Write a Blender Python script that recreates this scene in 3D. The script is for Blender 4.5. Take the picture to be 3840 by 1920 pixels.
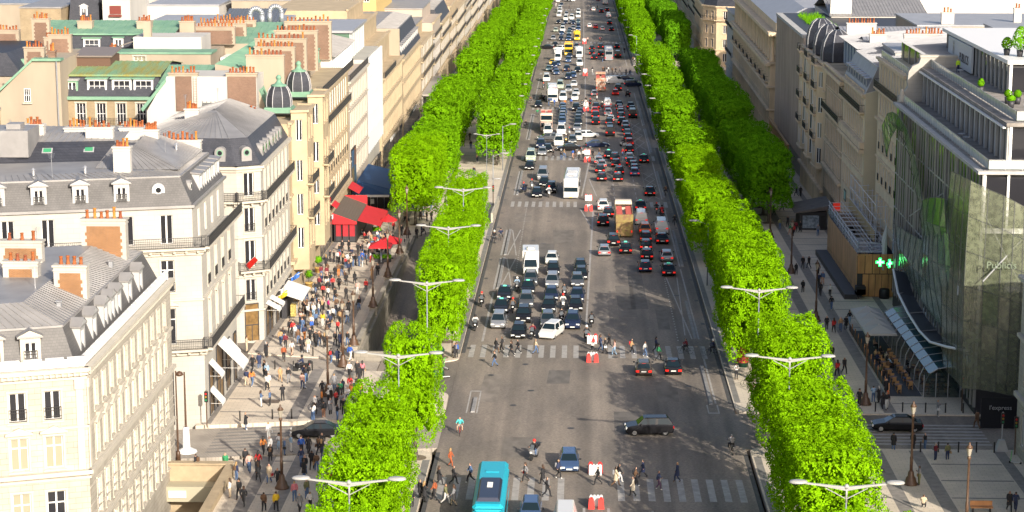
import bpy, math, random
from mathutils import Vector, Matrix
for o in list(bpy.data.objects): bpy.data.objects.remove(o)
scene = bpy.context.scene
col = scene.collection
R = math.radians
# ------------------------------------------------------------------ camera
cam_d = bpy.data.cameras.new("camera"); cam = bpy.data.objects.new("camera", cam_d); col.objects.link(cam)
cam_d.sensor_width = 36.0; cam_d.lens = 73.406; cam_d.clip_start = 1.0; cam_d.clip_end = 6000.0
cam.location = (-1.3, 0.0, 50.0)
cam.rotation_euler = (R(90 - 11.1029), 0.0, R(1.8519))
scene.camera = cam
# ------------------------------------------------------------------ world and sun
SUN_DIR = Vector((1.04, -2.08, 1.0)).normalized()          # towards the sun
SUN_EL = math.asin(SUN_DIR.z); SUN_AZ = math.atan2(SUN_DIR.x, SUN_DIR.y)
world = bpy.data.worlds.new("World"); scene.world = world; world.use_nodes = True
wn = world.node_tree.nodes; bg = wn["Background"]
sky_tex = wn.new("ShaderNodeTexSky"); sky_tex.sky_type = 'NISHITA'; sky_tex.sun_disc = False
sky_tex.air_density = 0.7; sky_tex.dust_density = 3.0; sky_tex.ozone_density = 0.6
sky_tex.sun_elevation = SUN_EL; sky_tex.sun_rotation = SUN_AZ
world.node_tree.links.new(sky_tex.outputs[0], bg.inputs[0]); bg.inputs[1].default_value = 0.14
sun_d = bpy.data.lights.new("sun", 'SUN'); sun = bpy.data.objects.new("sun", sun_d); col.objects.link(sun)
sun_d.energy = 4.9; sun_d.angle = R(0.5); sun_d.color = (1.0, 0.92, 0.80)
sun.rotation_euler = SUN_DIR.to_track_quat('Z', 'Y').to_euler()
scene.view_settings.view_transform = 'Standard'; scene.view_settings.look = 'None'
scene.view_settings.gamma = 1.0; scene.view_settings.use_curve_mapping = False
scene.view_settings.exposure = 0.64
scene.cycles.max_bounces = 6; scene.cycles.diffuse_bounces = 3; scene.cycles.glossy_bounces = 3
scene.cycles.transmission_bounces = 4; scene.cycles.transparent_max_bounces = 8
scene.cycles.use_denoising = True
rnd = random.Random(7)
# ------------------------------------------------------------------ helpers
SL = 0.02
def gz(y): return -SL * y
class MB:
    """collects faces; mesh() gives one mesh"""
    def __init__(s): s.v = []; s.f = []; s.m = []
    def poly(s, pts, m=0):
        n = len(s.v); s.v += [tuple(p) for p in pts]; s.f.append(tuple(range(n, n + len(pts)))); s.m.append(m); return s
    def box(s, x0, x1, y0, y1, z0, z1, m=0, skip=''):
        n = len(s.v)
        s.v += [(x0,y0,z0),(x1,y0,z0),(x1,y1,z0),(x0,y1,z0),(x0,y0,z1),(x1,y0,z1),(x1,y1,z1),(x0,y1,z1)]
        for k, q in (('b',(3,2,1,0)),('t',(4,5,6,7)),('f',(0,1,5,4)),('r',(1,2,6,5)),('k',(2,3,7,6)),('l',(3,0,4,7))):
            if k not in skip: s.f.append(tuple(n+i for i in q)); s.m.append(m)
        return s
    def hexa(s, b, t, m=0, bottom=True, top=True):
        """b, t: matching rings (lists of points), sides between them"""
        n = len(s.v); k = len(b); s.v += [tuple(p) for p in b] + [tuple(p) for p in t]
        for i in range(k):
            j = (i + 1) % k; s.f.append((n+i, n+j, n+k+j, n+k+i)); s.m.append(m)
        if bottom: s.f.append(tuple(n+i for i in range(k-1,-1,-1))); s.m.append(m)
        if top: s.f.append(tuple(n+k+i for i in range(k))); s.m.append(m)
        return s
    def loft(s, rings, m=0, caps=True):
        n = len(s.v); k = len(rings[0])
        for r in rings: s.v += [tuple(p) for p in r]
        for a in range(len(rings)-1):
            for i in range(k):
                j = (i+1) % k; s.f.append((n+a*k+i, n+a*k+j, n+(a+1)*k+j, n+(a+1)*k+i)); s.m.append(m)
        if caps:
            s.f.append(tuple(n+i for i in range(k-1,-1,-1))); s.m.append(m)
            e = n+(len(rings)-1)*k; s.f.append(tuple(e+i for i in range(k))); s.m.append(m)
        return s
    def cyl(s, p0, p1, r0, r1=None, n=8, m=0, caps=True):
        r1 = r0 if r1 is None else r1
        p0 = Vector(p0); p1 = Vector(p1); d = (p1-p0)
        if d.length < 1e-6: return s
        d.normalize(); a = d.orthogonal().normalized(); b = d.cross(a)
        rg = []
        for p, r in ((p0, r0), (p1, r1)):
            rg.append([p + (a*math.cos(2*math.pi*i/n) + b*math.sin(2*math.pi*i/n))*r for i in range(n)])
        return s.loft(rg, m, caps)
    def tube(s, pts, r, n=6, m=0):
        for a, b in zip(pts, pts[1:]): s.cyl(a, b, r, r, n, m)
        return s
    def lathe(s, prof, n=10, c=(0,0,0), m=0, caps=True):
        return s.loft([[(c[0]+r*math.cos(2*math.pi*i/n), c[1]+r*math.sin(2*math.pi*i/n), c[2]+z) for i in range(n)] for r, z in prof], m, caps)
    def add(s, o, mat=None, m=None):
        n = len(s.v)
        s.v += [tuple(mat @ Vector(p)) if mat is not None else p for p in o.v]
        s.f += [tuple(n+i for i in f) for f in o.f]; s.m += [m]*len(o.f) if m is not None else o.m
        return s
    def mesh(s, name, mats=(), smooth=False):
        me = bpy.data.meshes.new(name); me.from_pydata(s.v, [], s.f)
        for k in mats: me.materials.append(k)
        if any(s.m): me.polygons.foreach_set("material_index", s.m)
        if smooth: me.polygons.foreach_set("use_smooth", [True]*len(s.f))
        me.update(); return me
def obj(name, me, parent=None, loc=(0,0,0), rz=0.0, mats=None, rot=None, scale=None):
    o = bpy.data.objects.new(name, me); col.objects.link(o)
    o.location = loc
    if rot: o.rotation_euler = rot
    elif rz: o.rotation_euler = (0,0,rz)
    if scale: o.scale = scale
    if parent is not None: o.parent = parent
    if mats:
        for i, k in enumerate(mats):
            if k is not None: o.material_slots[i].link = 'OBJECT'; o.material_slots[i].material = k
    return o
def tag(o, label, cat, group=None):
    o["label"] = label; o["category"] = cat
    if group: o["group"] = group
    return o
def empty(name, loc=(0,0,0), rz=0.0):
    o = bpy.data.objects.new(name, None); col.objects.link(o); o.location = loc; o.rotation_euler = (0,0,rz); o.empty_display_size = 0.3
    return o
def thing(name, label, cat, loc=(0,0,0), rz=0.0, group=None):
    return tag(empty(name, loc, rz), label, cat, group)
def struct(o): o["kind"] = "structure"; return o
def part(name, mb, mats, parent, loc=(0,0,0), rz=0.0, smooth=False):
    if not isinstance(mats, (list, tuple)): mats = [mats]
    return obj(name, mb.mesh(name, mats, smooth), parent, loc, rz)
def ordn(n):
    return "%d%s" % (n, "th" if 10 <= n % 100 <= 20 else {1:"st",2:"nd",3:"rd"}.get(n % 10, "th"))
# ------------------------------------------------------------------ materials
MATS = {}
def mat(name, c, rough=0.8, metal=0.0, noise=0.0, scale=1.0, stretch=(1,1,1), emis=0.0, spec=0.5, c2=None, bump=0.0, detail=4.0):
    """plain principled; noise mixes c towards c2 (or a darker c) with a noise texture in object/world space"""
    if name in MATS: return MATS[name]
    m = bpy.data.materials.new(name); m.use_nodes = True; MATS[name] = m
    nt = m.node_tree; b = nt.nodes["Principled BSDF"]
    b.inputs["Base Color"].default_value = (*c, 1); b.inputs["Roughness"].default_value = rough
    b.inputs["Metallic"].default_value = metal; b.inputs["Specular IOR Level"].default_value = spec
    if emis: b.inputs["Emission Color"].default_value = (*c, 1); b.inputs["Emission Strength"].default_value = emis
    if noise:
        ge = nt.nodes.new("ShaderNodeNewGeometry"); mp = nt.nodes.new("ShaderNodeMapping"); no = nt.nodes.new("ShaderNodeTexNoise"); mx = nt.nodes.new("ShaderNodeMix"); mr = nt.nodes.new("ShaderNodeMapRange")
        mx.data_type = 'RGBA'; mp.inputs["Scale"].default_value = tuple(scale*k for k in stretch)
        no.inputs["Scale"].default_value = 1.0; no.inputs["Detail"].default_value = detail; no.inputs["Roughness"].default_value = 0.6
        c2 = c2 or tuple(k*(1-noise) for k in c)
        mx.inputs["A"].default_value = (*c, 1); mx.inputs["B"].default_value = (*c2, 1)
        mr.inputs["From Min"].default_value = 0.35; mr.inputs["From Max"].default_value = 0.65
        L = nt.links.new
        L(ge.outputs["Position"], mp.inputs["Vector"]); L(mp.outputs[0], no.inputs["Vector"]); L(no.outputs["Fac"], mr.inputs["Value"]); L(mr.outputs[0], mx.inputs["Factor"]); L(mx.outputs["Result"], b.inputs["Base Color"])
        if bump:
            bp = nt.nodes.new("ShaderNodeBump"); bp.inputs["Strength"].default_value = bump; L(no.outputs["Fac"], bp.inputs["Height"]); L(bp.outputs[0], b.inputs["Normal"])
    return m
def brickmat(name, c1, c2, mortar, w, h, msize=0.01, rough=0.85, noise=0.25, axis='auto', bias=0.0, nscale=0.6):
    """courses in world space: u = x+y, v = z (walls)   or u=x, v=y (axis='xy')"""
    if name in MATS: return MATS[name]
    m = bpy.data.materials.new(name); m.use_nodes = True; MATS[name] = m
    nt = m.node_tree; b = nt.nodes["Principled BSDF"]; b.inputs["Roughness"].default_value = rough; b.inputs["Specular IOR Level"].default_value = 0.3
    L = nt.links.new; N = nt.nodes.new
    ge = N("ShaderNodeNewGeometry"); sp = N("ShaderNodeSeparateXYZ"); cb = N("ShaderNodeCombineXYZ"); br = N("ShaderNodeTexBrick")
    L(ge.outputs["Position"], sp.inputs[0])
    if axis == 'xy': L(sp.outputs[0], cb.inputs[0]); L(sp.outputs[1], cb.inputs[1])
    else:
        ad = N("ShaderNodeMath"); ad.operation = 'ADD'; L(sp.outputs[0], ad.inputs[0]); L(sp.outputs[1], ad.inputs[1]); L(ad.outputs[0], cb.inputs[0]); L(sp.outputs[2], cb.inputs[1])
    L(cb.outputs[0], br.inputs["Vector"])
    br.inputs["Scale"].default_value = 1.0; br.inputs["Brick Width"].default_value = w; br.inputs["Row Height"].default_value = h
    br.inputs["Mortar Size"].default_value = msize; br.inputs["Mortar Smooth"].default_value = 0.3; br.inputs["Bias"].default_value = bias
    br.inputs["Color1"].default_value = (*c1,1); br.inputs["Color2"].default_value = (*c2,1); br.inputs["Mortar"].default_value = (*mortar,1)
    no = N("ShaderNodeTexNoise"); no.inputs["Scale"].default_value = nscale; no.inputs["Detail"].default_value = 5.0; L(ge.outputs["Position"], no.inputs["Vector"])
    mr = N("ShaderNodeMapRange"); mr.inputs["From Min"].default_value = 0.3; mr.inputs["From Max"].default_value = 0.7; mr.inputs["To Min"].default_value = 1-noise; mr.inputs["To Max"].default_value = 1.0; L(no.outputs["Fac"], mr.inputs[0])
    mx = N("ShaderNodeMix"); mx.data_type = 'RGBA'; mx.blend_type = 'MULTIPLY'; mx.inputs["Factor"].default_value = 1.0
    L(br.outputs["Color"], mx.inputs["A"]); L(mr.outputs[0], mx.inputs["B"]); L(mx.outputs["Result"], b.inputs["Base Color"])
    return m
def leafmat(name, c, ct):
    m = bpy.data.materials.new(name); m.use_nodes = True; MATS[name] = m
    nt = m.node_tree; nt.nodes.remove(nt.nodes["Principled BSDF"]); out = nt.nodes["Material Output"]; L = nt.links.new; N = nt.nodes.new
    oi = N("ShaderNodeObjectInfo"); ge = N("ShaderNodeNewGeometry"); no = N("ShaderNodeTexNoise"); no.inputs["Scale"].default_value = 0.55; no.inputs["Detail"].default_value = 3
    L(ge.outputs["Position"], no.inputs["Vector"])
    mr = N("ShaderNodeMapRange"); mr.inputs["From Min"].default_value = 0.3; mr.inputs["From Max"].default_value = 0.7; mr.inputs["To Min"].default_value = 0.65; mr.inputs["To Max"].default_value = 1.2; L(no.outputs["Fac"], mr.inputs[0])
    def tint(cc):
        x = N("ShaderNodeMix"); x.data_type = 'RGBA'; x.blend_type = 'MULTIPLY'; x.inputs["Factor"].default_value = 1.0; x.inputs["A"].default_value = (*cc,1); L(mr.outputs[0], x.inputs["B"]); return x.outputs["Result"]
    d = N("ShaderNodeBsdfDiffuse"); t = N("ShaderNodeBsdfTranslucent"); ms = N("ShaderNodeMixShader"); ms.inputs[0].default_value = 0.15
    L(tint(c), d.inputs[0]); L(tint(ct), t.inputs[0]); L(d.outputs[0], ms.inputs[1]); L(t.outputs[0], ms.inputs[2]); L(ms.outputs[0], out.inputs[0])
    return m
STONE = brickmat("limestone", (0.440,0.400,0.335), (0.410,0.370,0.310), (0.220,0.190,0.150), 1.1, 0.42, 0.014)
CREAM = brickmat("pale_limestone", (0.44,0.415,0.37), (0.42,0.396,0.352), (0.33,0.305,0.265), 1.3, 0.48, 0.012, noise=0.16, nscale=0.3)
CREAM_TRIM = mat("pale_trim_stone", (0.470,0.430,0.360), 0.85, noise=0.12, scale=0.8)
WARM = mat("warm_limestone", (0.440,0.345,0.220), 0.85, noise=0.22, scale=0.4)
WARM_TRIM = mat("warm_trim_stone", (0.460,0.365,0.240), 0.85, noise=0.2, scale=0.8)
GREYSTONE = mat("weathered_stone", (0.520,0.395,0.255), 0.9, noise=0.4, scale=0.35, stretch=(1,1,0.4))  # weathering over a base colour brightened for the shaded right front
PINKST = mat("rosy_stone", (0.424,0.352,0.288), 0.85, noise=0.12, scale=0.5)
PLASTER = mat("white_render", (0.470,0.450,0.415), 0.9, noise=0.12, scale=0.25, stretch=(1,1,0.3))
BEIGE = mat("beige_render", (0.360,0.300,0.225), 0.9, noise=0.2, scale=0.2, stretch=(1,1,0.25))
BRICK = brickmat("chimney_brick", (0.215,0.115,0.075), (0.160,0.085,0.055), (0.240,0.190,0.150), 0.24, 0.085, 0.012)
OBRICK = brickmat("orange_brick", (0.290,0.130,0.045), (0.235,0.100,0.034), (0.270,0.200,0.135), 0.24, 0.085, 0.012)
YBRICK = brickmat("yellow_brick", (0.344,0.262,0.156), (0.295,0.221,0.131), (0.295,0.246,0.180), 0.3, 0.1, 0.012)
SLATE = brickmat("grey_slate", (0.125,0.118,0.115), (0.105,0.100,0.098), (0.065,0.063,0.063), 0.34, 0.20, 0.012, rough=0.55)
DSLATE = brickmat("dark_slate", (0.045,0.048,0.06), (0.06,0.062,0.075), (0.025,0.025,0.03), 0.34, 0.20, 0.012, rough=0.5)
ZINC = mat("zinc_sheet", (0.285,0.275,0.270), 0.5, metal=0.2, noise=0.2, scale=0.5, stretch=(1,1,1))
WZINC = mat("pale_zinc_sheet", (0.330,0.330,0.343), 0.5, metal=0.15, noise=0.15, scale=0.5)
COPPER = mat("green_copper", (0.125,0.25,0.175), 0.75, noise=0.35, scale=0.45, stretch=(1,1,0.5), c2=(0.18,0.31,0.21))
MOSSCOP = mat("mossy_copper", (0.144,0.259,0.151), 0.8, noise=0.3, scale=0.5, stretch=(2,0.4,1), c2=(0.22,0.20,0.05))
POT = mat("terracotta", (0.324,0.094,0.025), 0.85, noise=0.35, scale=3.0)
POT2 = mat("dark_terracotta", (0.202,0.054,0.022), 0.85)
POT3 = mat("ochre_terracotta", (0.396,0.158,0.029), 0.85)
IRON = mat("black_iron", (0.018,0.018,0.02), 0.5)
BROWNIRON = mat("bronze_paint", (0.10,0.055,0.032), 0.45, noise=0.3, scale=4)
GLASS = mat("window_glass", (0.022,0.022,0.026), 0.06, spec=0.35)
BLIND = mat("window_blind", (0.25,0.235,0.165), 0.7)
WHITE = mat("white_paint", (0.70,0.69,0.67), 0.5)
GREYP = mat("grey_paint", (0.36,0.36,0.36), 0.5)
METAL = mat("galvanised_metal", (0.42,0.43,0.45), 0.4, metal=0.6)
BLACK = mat("black_plastic", (0.012,0.012,0.014), 0.5)
RUBBER = mat("tyre_rubber", (0.015,0.015,0.016), 0.85)
RIM = mat("alloy_rim", (0.45,0.46,0.48), 0.3, metal=0.8)
CARGLASS = mat("car_glass", (0.010,0.019,0.026), 0.08, spec=0.2)
TAIL = mat("lit_tail_lamp", (0.75,0.02,0.012), 0.3, emis=0.55)
TAILOFF = mat("tail_lamp", (0.35,0.01,0.01), 0.25)
HEAD = mat("headlamp_lens", (0.68,0.68,0.66), 0.1, spec=1.0)
PLATE = mat("number_plate", (0.62,0.62,0.58), 0.5)
REDP = mat("red_plastic", (0.62,0.022,0.015), 0.45)
WHITEP = mat("white_plastic", (0.68,0.66,0.62), 0.5)
WOOD = mat("plywood", (0.60,0.285,0.115), 0.65, noise=0.35, scale=1.2, stretch=(1,1,0.25))
DARKPAINT = mat("dark_paint", (0.03,0.03,0.035), 0.55)
RSTONE = mat("brightened_limestone", (0.710,0.540,0.345), 0.9, noise=0.25, scale=0.35, stretch=(1,1,0.4))  # brightened for the shaded right fronts: the missing light is in the colour
RTRIM = mat("brightened_trim_stone", (0.720,0.560,0.375), 0.9, noise=0.22, scale=0.8)  # trim raised likewise, its colour making up for weak light in the shade
RPALE = mat("brightened_pale_limestone", (0.740,0.610,0.410), 0.9, noise=0.18, scale=0.4, stretch=(1,1,0.4))  # paler stone, also lightened to lift the shaded right side
# ------------------------------------------------------------------ ground, road, pavements
ASPH = mat("old_setts", (0.30,0.25,0.20), 0.85, noise=0.3, scale=0.16, stretch=(1.6,0.35,1), c2=(0.175,0.150,0.126), bump=0.0)
def roadmat():
    m = ASPH; nt = m.node_tree; b = nt.nodes["Principled BSDF"]; L = nt.links.new; N = nt.nodes.new
    ge = N("ShaderNodeNewGeometry"); n2 = N("ShaderNodeTexNoise"); n2.inputs["Scale"].default_value = 4.5; n2.inputs["Detail"].default_value = 6; n2.inputs["Roughness"].default_value = 0.75
    L(ge.outputs["Position"], n2.inputs["Vector"])
    n3 = N("ShaderNodeTexBrick"); n3.inputs["Scale"].default_value = 1.0; n3.inputs["Brick Width"].default_value = 0.22; n3.inputs["Row Height"].default_value = 0.13; n3.inputs["Mortar Size"].default_value = 0.02
    n3.inputs["Color1"].default_value = (1.08,1.08,1.08,1); n3.inputs["Color2"].default_value = (0.90,0.90,0.90,1); n3.inputs["Mortar"].default_value = (0.62,0.61,0.6,1); L(ge.outputs["Position"], n3.inputs["Vector"])
    mr = N("ShaderNodeMapRange"); mr.inputs["From Min"].default_value = 0.3; mr.inputs["From Max"].default_value = 0.7; mr.inputs["To Min"].default_value = 0.66; mr.inputs["To Max"].default_value = 1.26; L(n2.outputs["Fac"], mr.inputs[0])
    # worn lighter lanes along the avenue
    sp = N("ShaderNodeSeparateXYZ"); L(ge.outputs["Position"], sp.inputs[0]); wv = N("ShaderNodeTexNoise"); wv.noise_dimensions = '1D'; wv.inputs["Scale"].default_value = 0.55; wv.inputs["Detail"].default_value = 2
    L(sp.outputs[0], wv.inputs["W"]); m3 = N("ShaderNodeMapRange"); m3.inputs["From Min"].default_value = 0.3; m3.inputs["From Max"].default_value = 0.7; m3.inputs["To Min"].default_value = 0.80; m3.inputs["To Max"].default_value = 1.18; L(wv.outputs["Fac"], m3.inputs[0])
    src = b.inputs["Base Color"].links[0].from_socket
    for s_ in (mr.outputs[0], n3.outputs["Color"], m3.outputs[0]):
        x = N("ShaderNodeMix"); x.data_type = 'RGBA'; x.blend_type = 'MULTIPLY'; x.inputs["Factor"].default_value = 1.0
        L(src, x.inputs["A"]); L(s_, x.inputs["B"]); src = x.outputs["Result"]
    L(src, b.inputs["Base Color"])
roadmat()
PAVE = brickmat("granite_paving", (0.68,0.585,0.465), (0.62,0.535,0.425), (0.43,0.375,0.30), 0.9, 0.45, 0.02, axis='xy', noise=0.22, nscale=0.25)
PAVE2 = brickmat("small_granite_setts", (0.23,0.215,0.195), (0.19,0.18,0.165), (0.13,0.12,0.11), 0.22, 0.22, 0.02, axis='xy', noise=0.2)
BAND = mat("dark_granite", (0.26,0.235,0.21), 0.8, noise=0.3, scale=1.5)
KERB = mat("kerb_granite", (0.235,0.22,0.20), 0.8, noise=0.25, scale=1.2)
GUTTER = mat("gutter_setts", (0.075,0.073,0.072), 0.85, noise=0.3, scale=2)
PAINT = mat("road_paint", (0.40,0.37,0.335), 0.75, noise=0.45, scale=1.6, c2=(0.27,0.255,0.235), detail=8)
EARTH = mat("city_ground", (0.16,0.15,0.14), 0.95, noise=0.3, scale=0.05)
def sl(poly, h): return [(x, y, gz(y) + h) for x, y in poly]
def slab(name, poly, h0, h1, m, parent=None, kind=True, mats=None):
    mb = MB(); b = sl(poly, h0); t = sl(poly, h1); mb.hexa(b, t, 0, bottom=False)
    o = obj(name, mb.mesh(name, [m]), parent)
    if kind and parent is None: struct(o)
    return o
def strip(x0, x1, y0, y1): return [(x0,y0),(x1,y0),(x1,y1),(x0,y1)]
# far ground: one sheet to the horizon, under everything
mb = MB(); mb.poly([(x, y, gz(y) - 7.0) for x, y in strip(-3000, 3000, -200, 5000)]); struct(obj("ground", mb.mesh("ground", [EARTH])))
road = slab("road", strip(-14.0, 14.0, 90, 1300), -0.6, 0.0, ASPH)
SETTS = brickmat("pale_setts", (0.44,0.385,0.32), (0.39,0.34,0.285), (0.27,0.24,0.20), 0.3, 0.3, 0.02, axis='xy', noise=0.25, nscale=0.4)
side_l = slab("road", [(-14.0,182.5),(-14.0,192.5),(-37,188.5),(-37,178.0)], -0.6, 0.0, SETTS)
slab("road", [(-37,178.0),(-37,188.5),(-140,165),(-140,154)], -0.6, 0.0, SETTS)
slab("road", [(-22.5,212.6),(-22.5,217.2),(-37,220.5),(-37,214.5)], -0.6, 0.0, SETTS)
slab("road", [(-37,210),(-37,226),(-110,245),(-110,230)], -0.6, 0.0, ASPH)
side_r = slab("road", [(14.0,183.0),(140,183.5),(140,195.0),(14.0,196.0)], -0.6, 0.0, ASPH)
slab("road", strip(14.0, 140, 408, 420), -0.6, 0.0, ASPH)
slab("road", [(14.0,556),(120,500),(160,540),(14.0,600)], -0.6, 0.0, ASPH)
slab("road", strip(-22.4,-14.02,193.2,218.1), -0.6, -0.004, ASPH)
slab("road", strip(-18.3,-14.02,218.1,222), -0.6, -0.004, ASPH)
# pavements: raised 0.12 with rounded corners towards the crossings
KH = 0.12
def corner(cx, cy, r, a0, a1, n=5):
    return [(cx + r*math.cos(R(a0+(a1-a0)*i/n)), cy + r*math.sin(R(a0+(a1-a0)*i/n))) for i in range(n+1)]
pav = {}
def pavement(key, poly):
    pav[key] = slab("pavement", poly, -0.6, KH, PAVE); return pav[key]
# left side, split round the parking ramp (x -25.2..-18.6, y 224..300) and the escalator pit (x -36.9..-31.3, y 150..172)
pavement('l0', [(-31.2,95),(-14.3,95)] + corner(-15.8,179.8,1.5,0,90) + [(-20,181.4),(-37.5,175.4),(-37.5,173.0),(-31.2,173.0)])
pavement('l1', [(-15.5,194.0)] + corner(-15.7,195.6,1.6,-90,0) + corner(-16,202,1.8,0,90) + corner(-16.0,214.6,1.8,-90,0)[:0] + [(-16.4,205),(-16.4,212.0),(-22.5,212.5),(-37.3,214.3),(-37.3,189.2),(-30,190.8)])
pavement('l2', [(-18.4,217.4),(-15.6,217.2)] + corner(-15.8,219.2,1.7,-60,0) + [(-14.1,300),(-18.4,300)])
pavement('l3', [(-37.3,220.6),(-25.4,217.8),(-25.4,300),(-37.3,300)])
pavement('l4', [(-37.3,300.0),(-24.9,300.0),(-21.0,311.0),(-18.4,311),(-18.4,300.0),(-14.1,300.0),(-14.1,1300),(-37.3,1300)])
pavement('r0', [(14.4,95),(60,95),(60,183.0),(16.2,183.3)] + corner(15.9,181.8,1.6,90,180))
pavement('r1', [(16.0,196.2),(60,195.4),(60,408),(14.2,408)] + corner(15.8,198.0,1.7,180,270))
pavement('r2', [(14.2,420),(60,420),(60,528),(14.2,553)])
pavement('r3', [(14.2,600),(60,578),(60,1300),(14.2,1300)])
for key, poly in (('l', strip(-14.0,-13.62,90,181)), ('r', strip(13.62,14.0,90,181)), ('l', strip(-13.98,-13.6,222,1300)), ('r', strip(13.6,13.98,200,407)), ('r', strip(13.6,13.98,421,555)), ('r', strip(13.6,13.98,601,1300))):
    slab("gutter", poly, 0.0, 0.006, GUTTER, road)
# granite kerb strips and dark paving bands
def band(poly, m=BAND, parent=None, h=0.006, name="paving_band"):
    return slab(name, poly, KH, KH + h, m, parent)
for key, ya, yb in (('l2',221,299.9),('l4',300.1,1300)): band(strip(-14.75,-14.12,ya,yb), KERB, pav[key], 0.004, "kerb_stone")
for key, ya, yb in (('r1',200,407),('r2',421,550),('r3',602,1300)): band(strip(14.22,14.8,ya,yb), KERB, pav[key], 0.004, "kerb_stone")
band(strip(-15.0,-14.35,96,178), KERB, pav['l0'], 0.004, "kerb_stone"); band(strip(14.45,15.1,96,180), KERB, pav['r0'], 0.004, "kerb_stone")
for key, x0, x1, ya, yb in (('l0',-29.3,-28.1,96,178.6),('l1',-29.2,-28.0,192,213.2),('l1',-36.9,-36.0,190,214),('l1',-26.9,-25.7,192.4,212.8),('l0',-26.4,-25.4,96,179.3),('l0',-22.6,-21.7,96,180.2),('l1',-21.8,-21.0,193,212),
    ('l3',-36.6,-35.7,221,299.9),('l3',-28.5,-27.6,219.5,299.9),('l4',-36.6,-35.7,300.1,700),('l4',-28.4,-27.4,300.1,700),
    ('r0',25.0,26.2,96,182.6),('r0',28.6,29.8,96,182.6),('r0',20.6,21.4,96,182.6),('r0',36.2,37.2,150,182.6),('r1',25.2,26.4,196.4,407),('r1',28.4,29.6,196.4,407),('r1',35.2,36.0,206,407),('r1',19.8,20.6,197,407),('r2',25.2,26.4,421,540),('r2',28.4,29.6,421,535)):
    band(strip(x0, x1, ya, yb), BAND, pav[key])
for key, x0, x1, ya, yb in (('l0',-28.05,-26.45,97,178),('l1',-35.9,-29.3,192.5,213),('l3',-35.6,-28.6,222,299),('l4',-35.6,-28.5,301,480),('l4',-27.3,-18.5,313,420),('r0',29.9,36.1,98,182),('r0',21.5,24.9,98,182),('r1',29.7,35.1,198,406),('r1',20.7,25.1,198,406)):
    y = ya + 2.0
    while y < yb:
        band(strip(x0, x1, y, y + 0.32), BAND, pav[key], 0.005); y += 5.2
# parking ramp: floor goes down towards the viewer, stone walls on both sides
ramp = empty("ramp"); struct(ramp)
mb = MB(); mb.poly([(-25.0,312,gz(312)-0.05),(-25.0,300,gz(300)-0.05),(-18.6,300,gz(300)-0.05),(-18.6,311,gz(311)-0.05)]); mb.poly([(-25.0,300,gz(300)-0.05),(-25.0,214,gz(214)-5.6),(-18.6,214,gz(214)-5.6),(-18.6,300,gz(300)-0.05)])
part("ramp_floor", mb, ASPH, ramp)
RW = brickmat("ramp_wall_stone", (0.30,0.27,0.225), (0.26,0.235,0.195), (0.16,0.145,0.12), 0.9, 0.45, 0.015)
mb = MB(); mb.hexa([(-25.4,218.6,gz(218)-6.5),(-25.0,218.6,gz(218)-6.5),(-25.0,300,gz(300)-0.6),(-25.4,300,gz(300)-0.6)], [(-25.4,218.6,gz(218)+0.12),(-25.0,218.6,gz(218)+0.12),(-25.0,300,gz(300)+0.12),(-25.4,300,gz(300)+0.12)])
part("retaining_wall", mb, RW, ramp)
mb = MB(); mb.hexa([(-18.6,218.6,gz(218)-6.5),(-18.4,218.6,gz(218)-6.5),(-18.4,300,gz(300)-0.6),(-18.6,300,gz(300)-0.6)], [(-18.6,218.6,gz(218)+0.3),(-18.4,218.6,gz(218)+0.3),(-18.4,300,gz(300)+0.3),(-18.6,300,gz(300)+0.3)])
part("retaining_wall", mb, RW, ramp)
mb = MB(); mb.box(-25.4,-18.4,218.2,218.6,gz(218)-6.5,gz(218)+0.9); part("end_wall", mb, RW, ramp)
pp = thing("parapet", "pale stone parapet with posts along the parking ramp", "parapet")
mb = MB()
y = 219.0
while y < 292:
    y2 = min(y + 9.2, 292)
    mb.hexa([(-25.75,y,gz(y)+.12),(-25.35,y,gz(y)+.12),(-25.35,y2,gz(y2)+.12),(-25.75,y2,gz(y2)+.12)], [(-25.75,y,gz(y)+.8),(-25.35,y,gz(y)+.8),(-25.35,y2,gz(y2)+.8),(-25.75,y2,gz(y2)+.8)])
    mb.hexa([(-25.85,y,gz(y)+.8),(-25.25,y,gz(y)+.8),(-25.25,y2,gz(y2)+.8),(-25.85,y2,gz(y2)+.8)], [(-25.82,y,gz(y)+.98),(-25.28,y,gz(y)+.98),(-25.28,y2,gz(y2)+.98),(-25.82,y2,gz(y2)+.98)])
    y = y2
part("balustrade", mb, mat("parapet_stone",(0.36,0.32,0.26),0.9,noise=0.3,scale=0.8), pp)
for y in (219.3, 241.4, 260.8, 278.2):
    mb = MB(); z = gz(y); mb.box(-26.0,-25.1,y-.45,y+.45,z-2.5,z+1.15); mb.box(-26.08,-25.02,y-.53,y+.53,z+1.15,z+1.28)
    part("post", mb, MATS["parapet_stone"], pp)
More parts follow.
